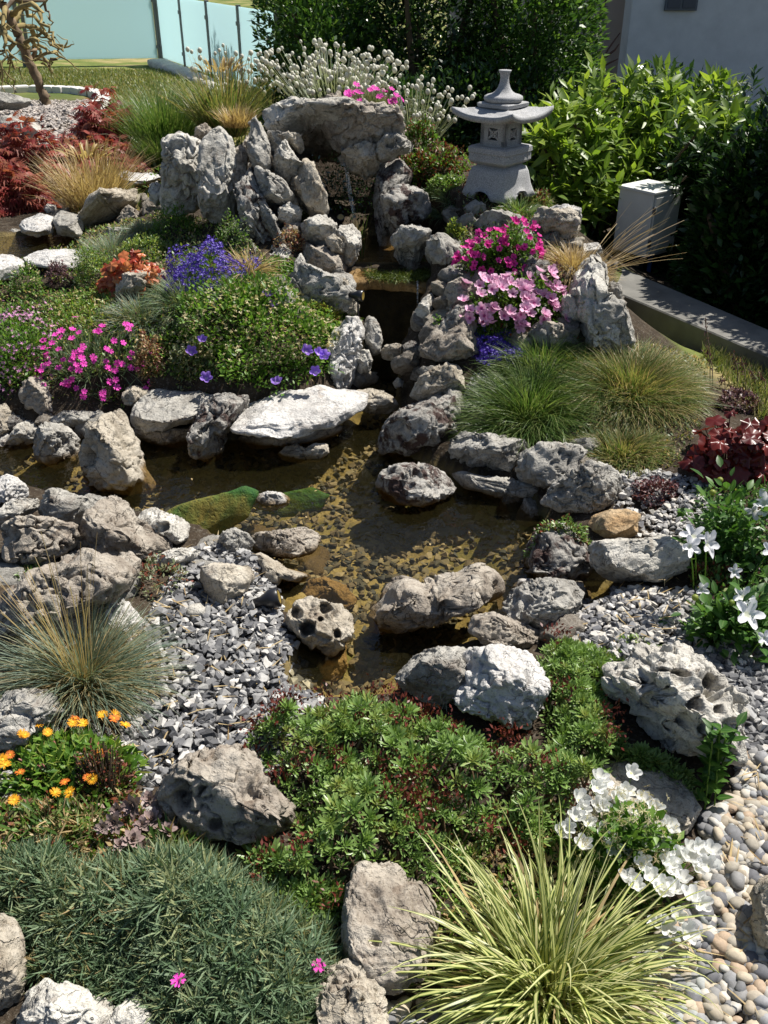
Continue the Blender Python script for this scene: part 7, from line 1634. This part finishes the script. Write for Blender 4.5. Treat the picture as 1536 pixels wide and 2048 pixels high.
# ------------------------------------------------------------------ low ground cover between the plants
def cover(px, n, ls, mats, sd, lab, h=.03):
    rg = RB(sd); Rg = Region(px, h, .05)
    for k, (m_, fr) in enumerate(mats):
        P, N = Rg.pts(int(n*fr), rg, (.1, 1.0), .5, 7); ok = P[:, 2] > T(P[:, 0], P[:, 1], False)-.01; P, N = P[ok], N[ok]; D = jit(N, rg, .8)
        v, f, a = scatter(LEAF_S, P, R_from(D, rg, True), ls*rg.uniform(.6, 1.3, len(P))); c_ = Rg.c; o = link('ground_cover', mesh_np('ground_cover', v-c_, f, True, a), M_[m_], None, c_); tag(o, lab, None, None, 'stuff')
cover([(-80,560),(140,570),(330,560),(480,540),(600,560),(690,620),(650,700),(640,770),(480,785),(330,790),(200,800),(40,790),(-80,800)], 9000, .018, [('green', .5), ('sed', .35), ('dry', .25)], 301, 'low mixed green ground cover on the left bank', .04)
cover([(150,470),(330,420),(470,440),(540,520),(480,560),(330,560),(140,570),(60,540)], 4500, .018, [('sage', .4), ('green', .3), ('lime', .2), ('dry', .2)], 302, 'low ground cover below the upper stream', .03)
cover([(900,440),(1060,420),(1160,470),(1150,620),(1160,700),(1000,700),(930,620),(900,560)], 3500, .018, [('sage', .4), ('green', .3), ('rusty', .3)], 303, 'low ground cover on the lantern mound', .03)
cover([(780,250),(900,260),(960,330),(930,420),(860,430),(800,360)], 2500, .022, [('rusty', .5), ('green', .5)], 304, 'low stonecrop ground cover around the lantern', .04)
cover([(950,720),(1150,700),(1420,720),(1400,850),(1360,930),(1240,930),(1170,880),(980,850)], 3500, .016, [('fesd', .5), ('sage', .4), ('dry', .3)], 305, 'low ground cover between the needle grasses', .025)
cover([(1380,980),(1620,960),(1620,1330),(1420,1300),(1390,1180)], 3000, .02, [('plat', .6), ('sed', .3), ('purple', .2)], 306, 'low green ground cover under the balloon flowers', .03)
cover([(900,1640),(1120,1600),(1160,1680),(1400,1830),(1300,1900),(1100,1960),(760,1960),(870,1800)], 3500, .018, [('green', .5), ('dry', .4)], 307, 'leaf litter and small weeds under the striped sedge', .02)
cover([(-60,1600),(260,1560),(330,1680),(200,1730),(-60,1720)], 2500, .018, [('dry', .4), ('green', .4), ('rusty', .3)], 308, 'thin green and dry ground cover above the pinks mat', .03)
cover([(240,220),(400,190),(480,260),(330,400),(240,420),(120,440),(200,330)], 6000, .035, [('fesd', .4), ('green', .4), ('dry', .3)], 309, 'rough grass and weeds behind the fluted block', .06)

# dry needles and bits fallen on stones and gravel
def litter(px, n, sd, lab):
    rg = RB(sd); Rg = Region(px, .02, .01); P, N = Rg.pts(n, rg, (.6, 1.3)); D = rg.normal(size=(n, 3))*np.array([1, 1, .15]); D /= np.linalg.norm(D, axis=1, keepdims=True)
    v, f, a = scatter(NEEDLE, P+[0, 0, .012], frames(D, np.zeros((n, 3))+[0, 0, 1.]), rg.uniform(.02, .06, n)); v -= Rg.c; o = link('plant_litter', mesh_np('plant_litter', v, f, True, a), M_['dry'], None, Rg.c); tag(o, lab, None, None, 'stuff')
litter(GR, 170, 401, 'dry grass bits lying on the grey gravel'); litter(PEBR, 130, 402, 'dry leaves and bits lying on the river pebbles')
litter([(1120,1290),(1215,1185),(1400,1170),(1410,1290),(1230,1340)], 60, 403, 'dry bits on the gravel below the oval boulder')
rg = RB(404); n_ = 26; P = np.array([at_z(rg.uniform(300, 1100), rg.uniform(900, 1350), .003) for _ in range(n_)]); P = P[poly_dist(P[:, 0], P[:, 1], WPOLY[0]) > .06]; D = rg.normal(size=P.shape)*np.array([1, 1, 0]); D /= np.linalg.norm(D, axis=1, keepdims=True)
v, f, a = scatter(LEAF_S, P, frames(D, np.zeros_like(P)+[0, 0, 1.]), rg.uniform(.008, .02, len(P))); o = link('floating_leaves', mesh_np('floating_leaves', v-P[0], f, True, a), M_['dry'], None, P[0]); tag(o, 'tiny yellowed leaves floating on the pond', None, None, 'stuff')
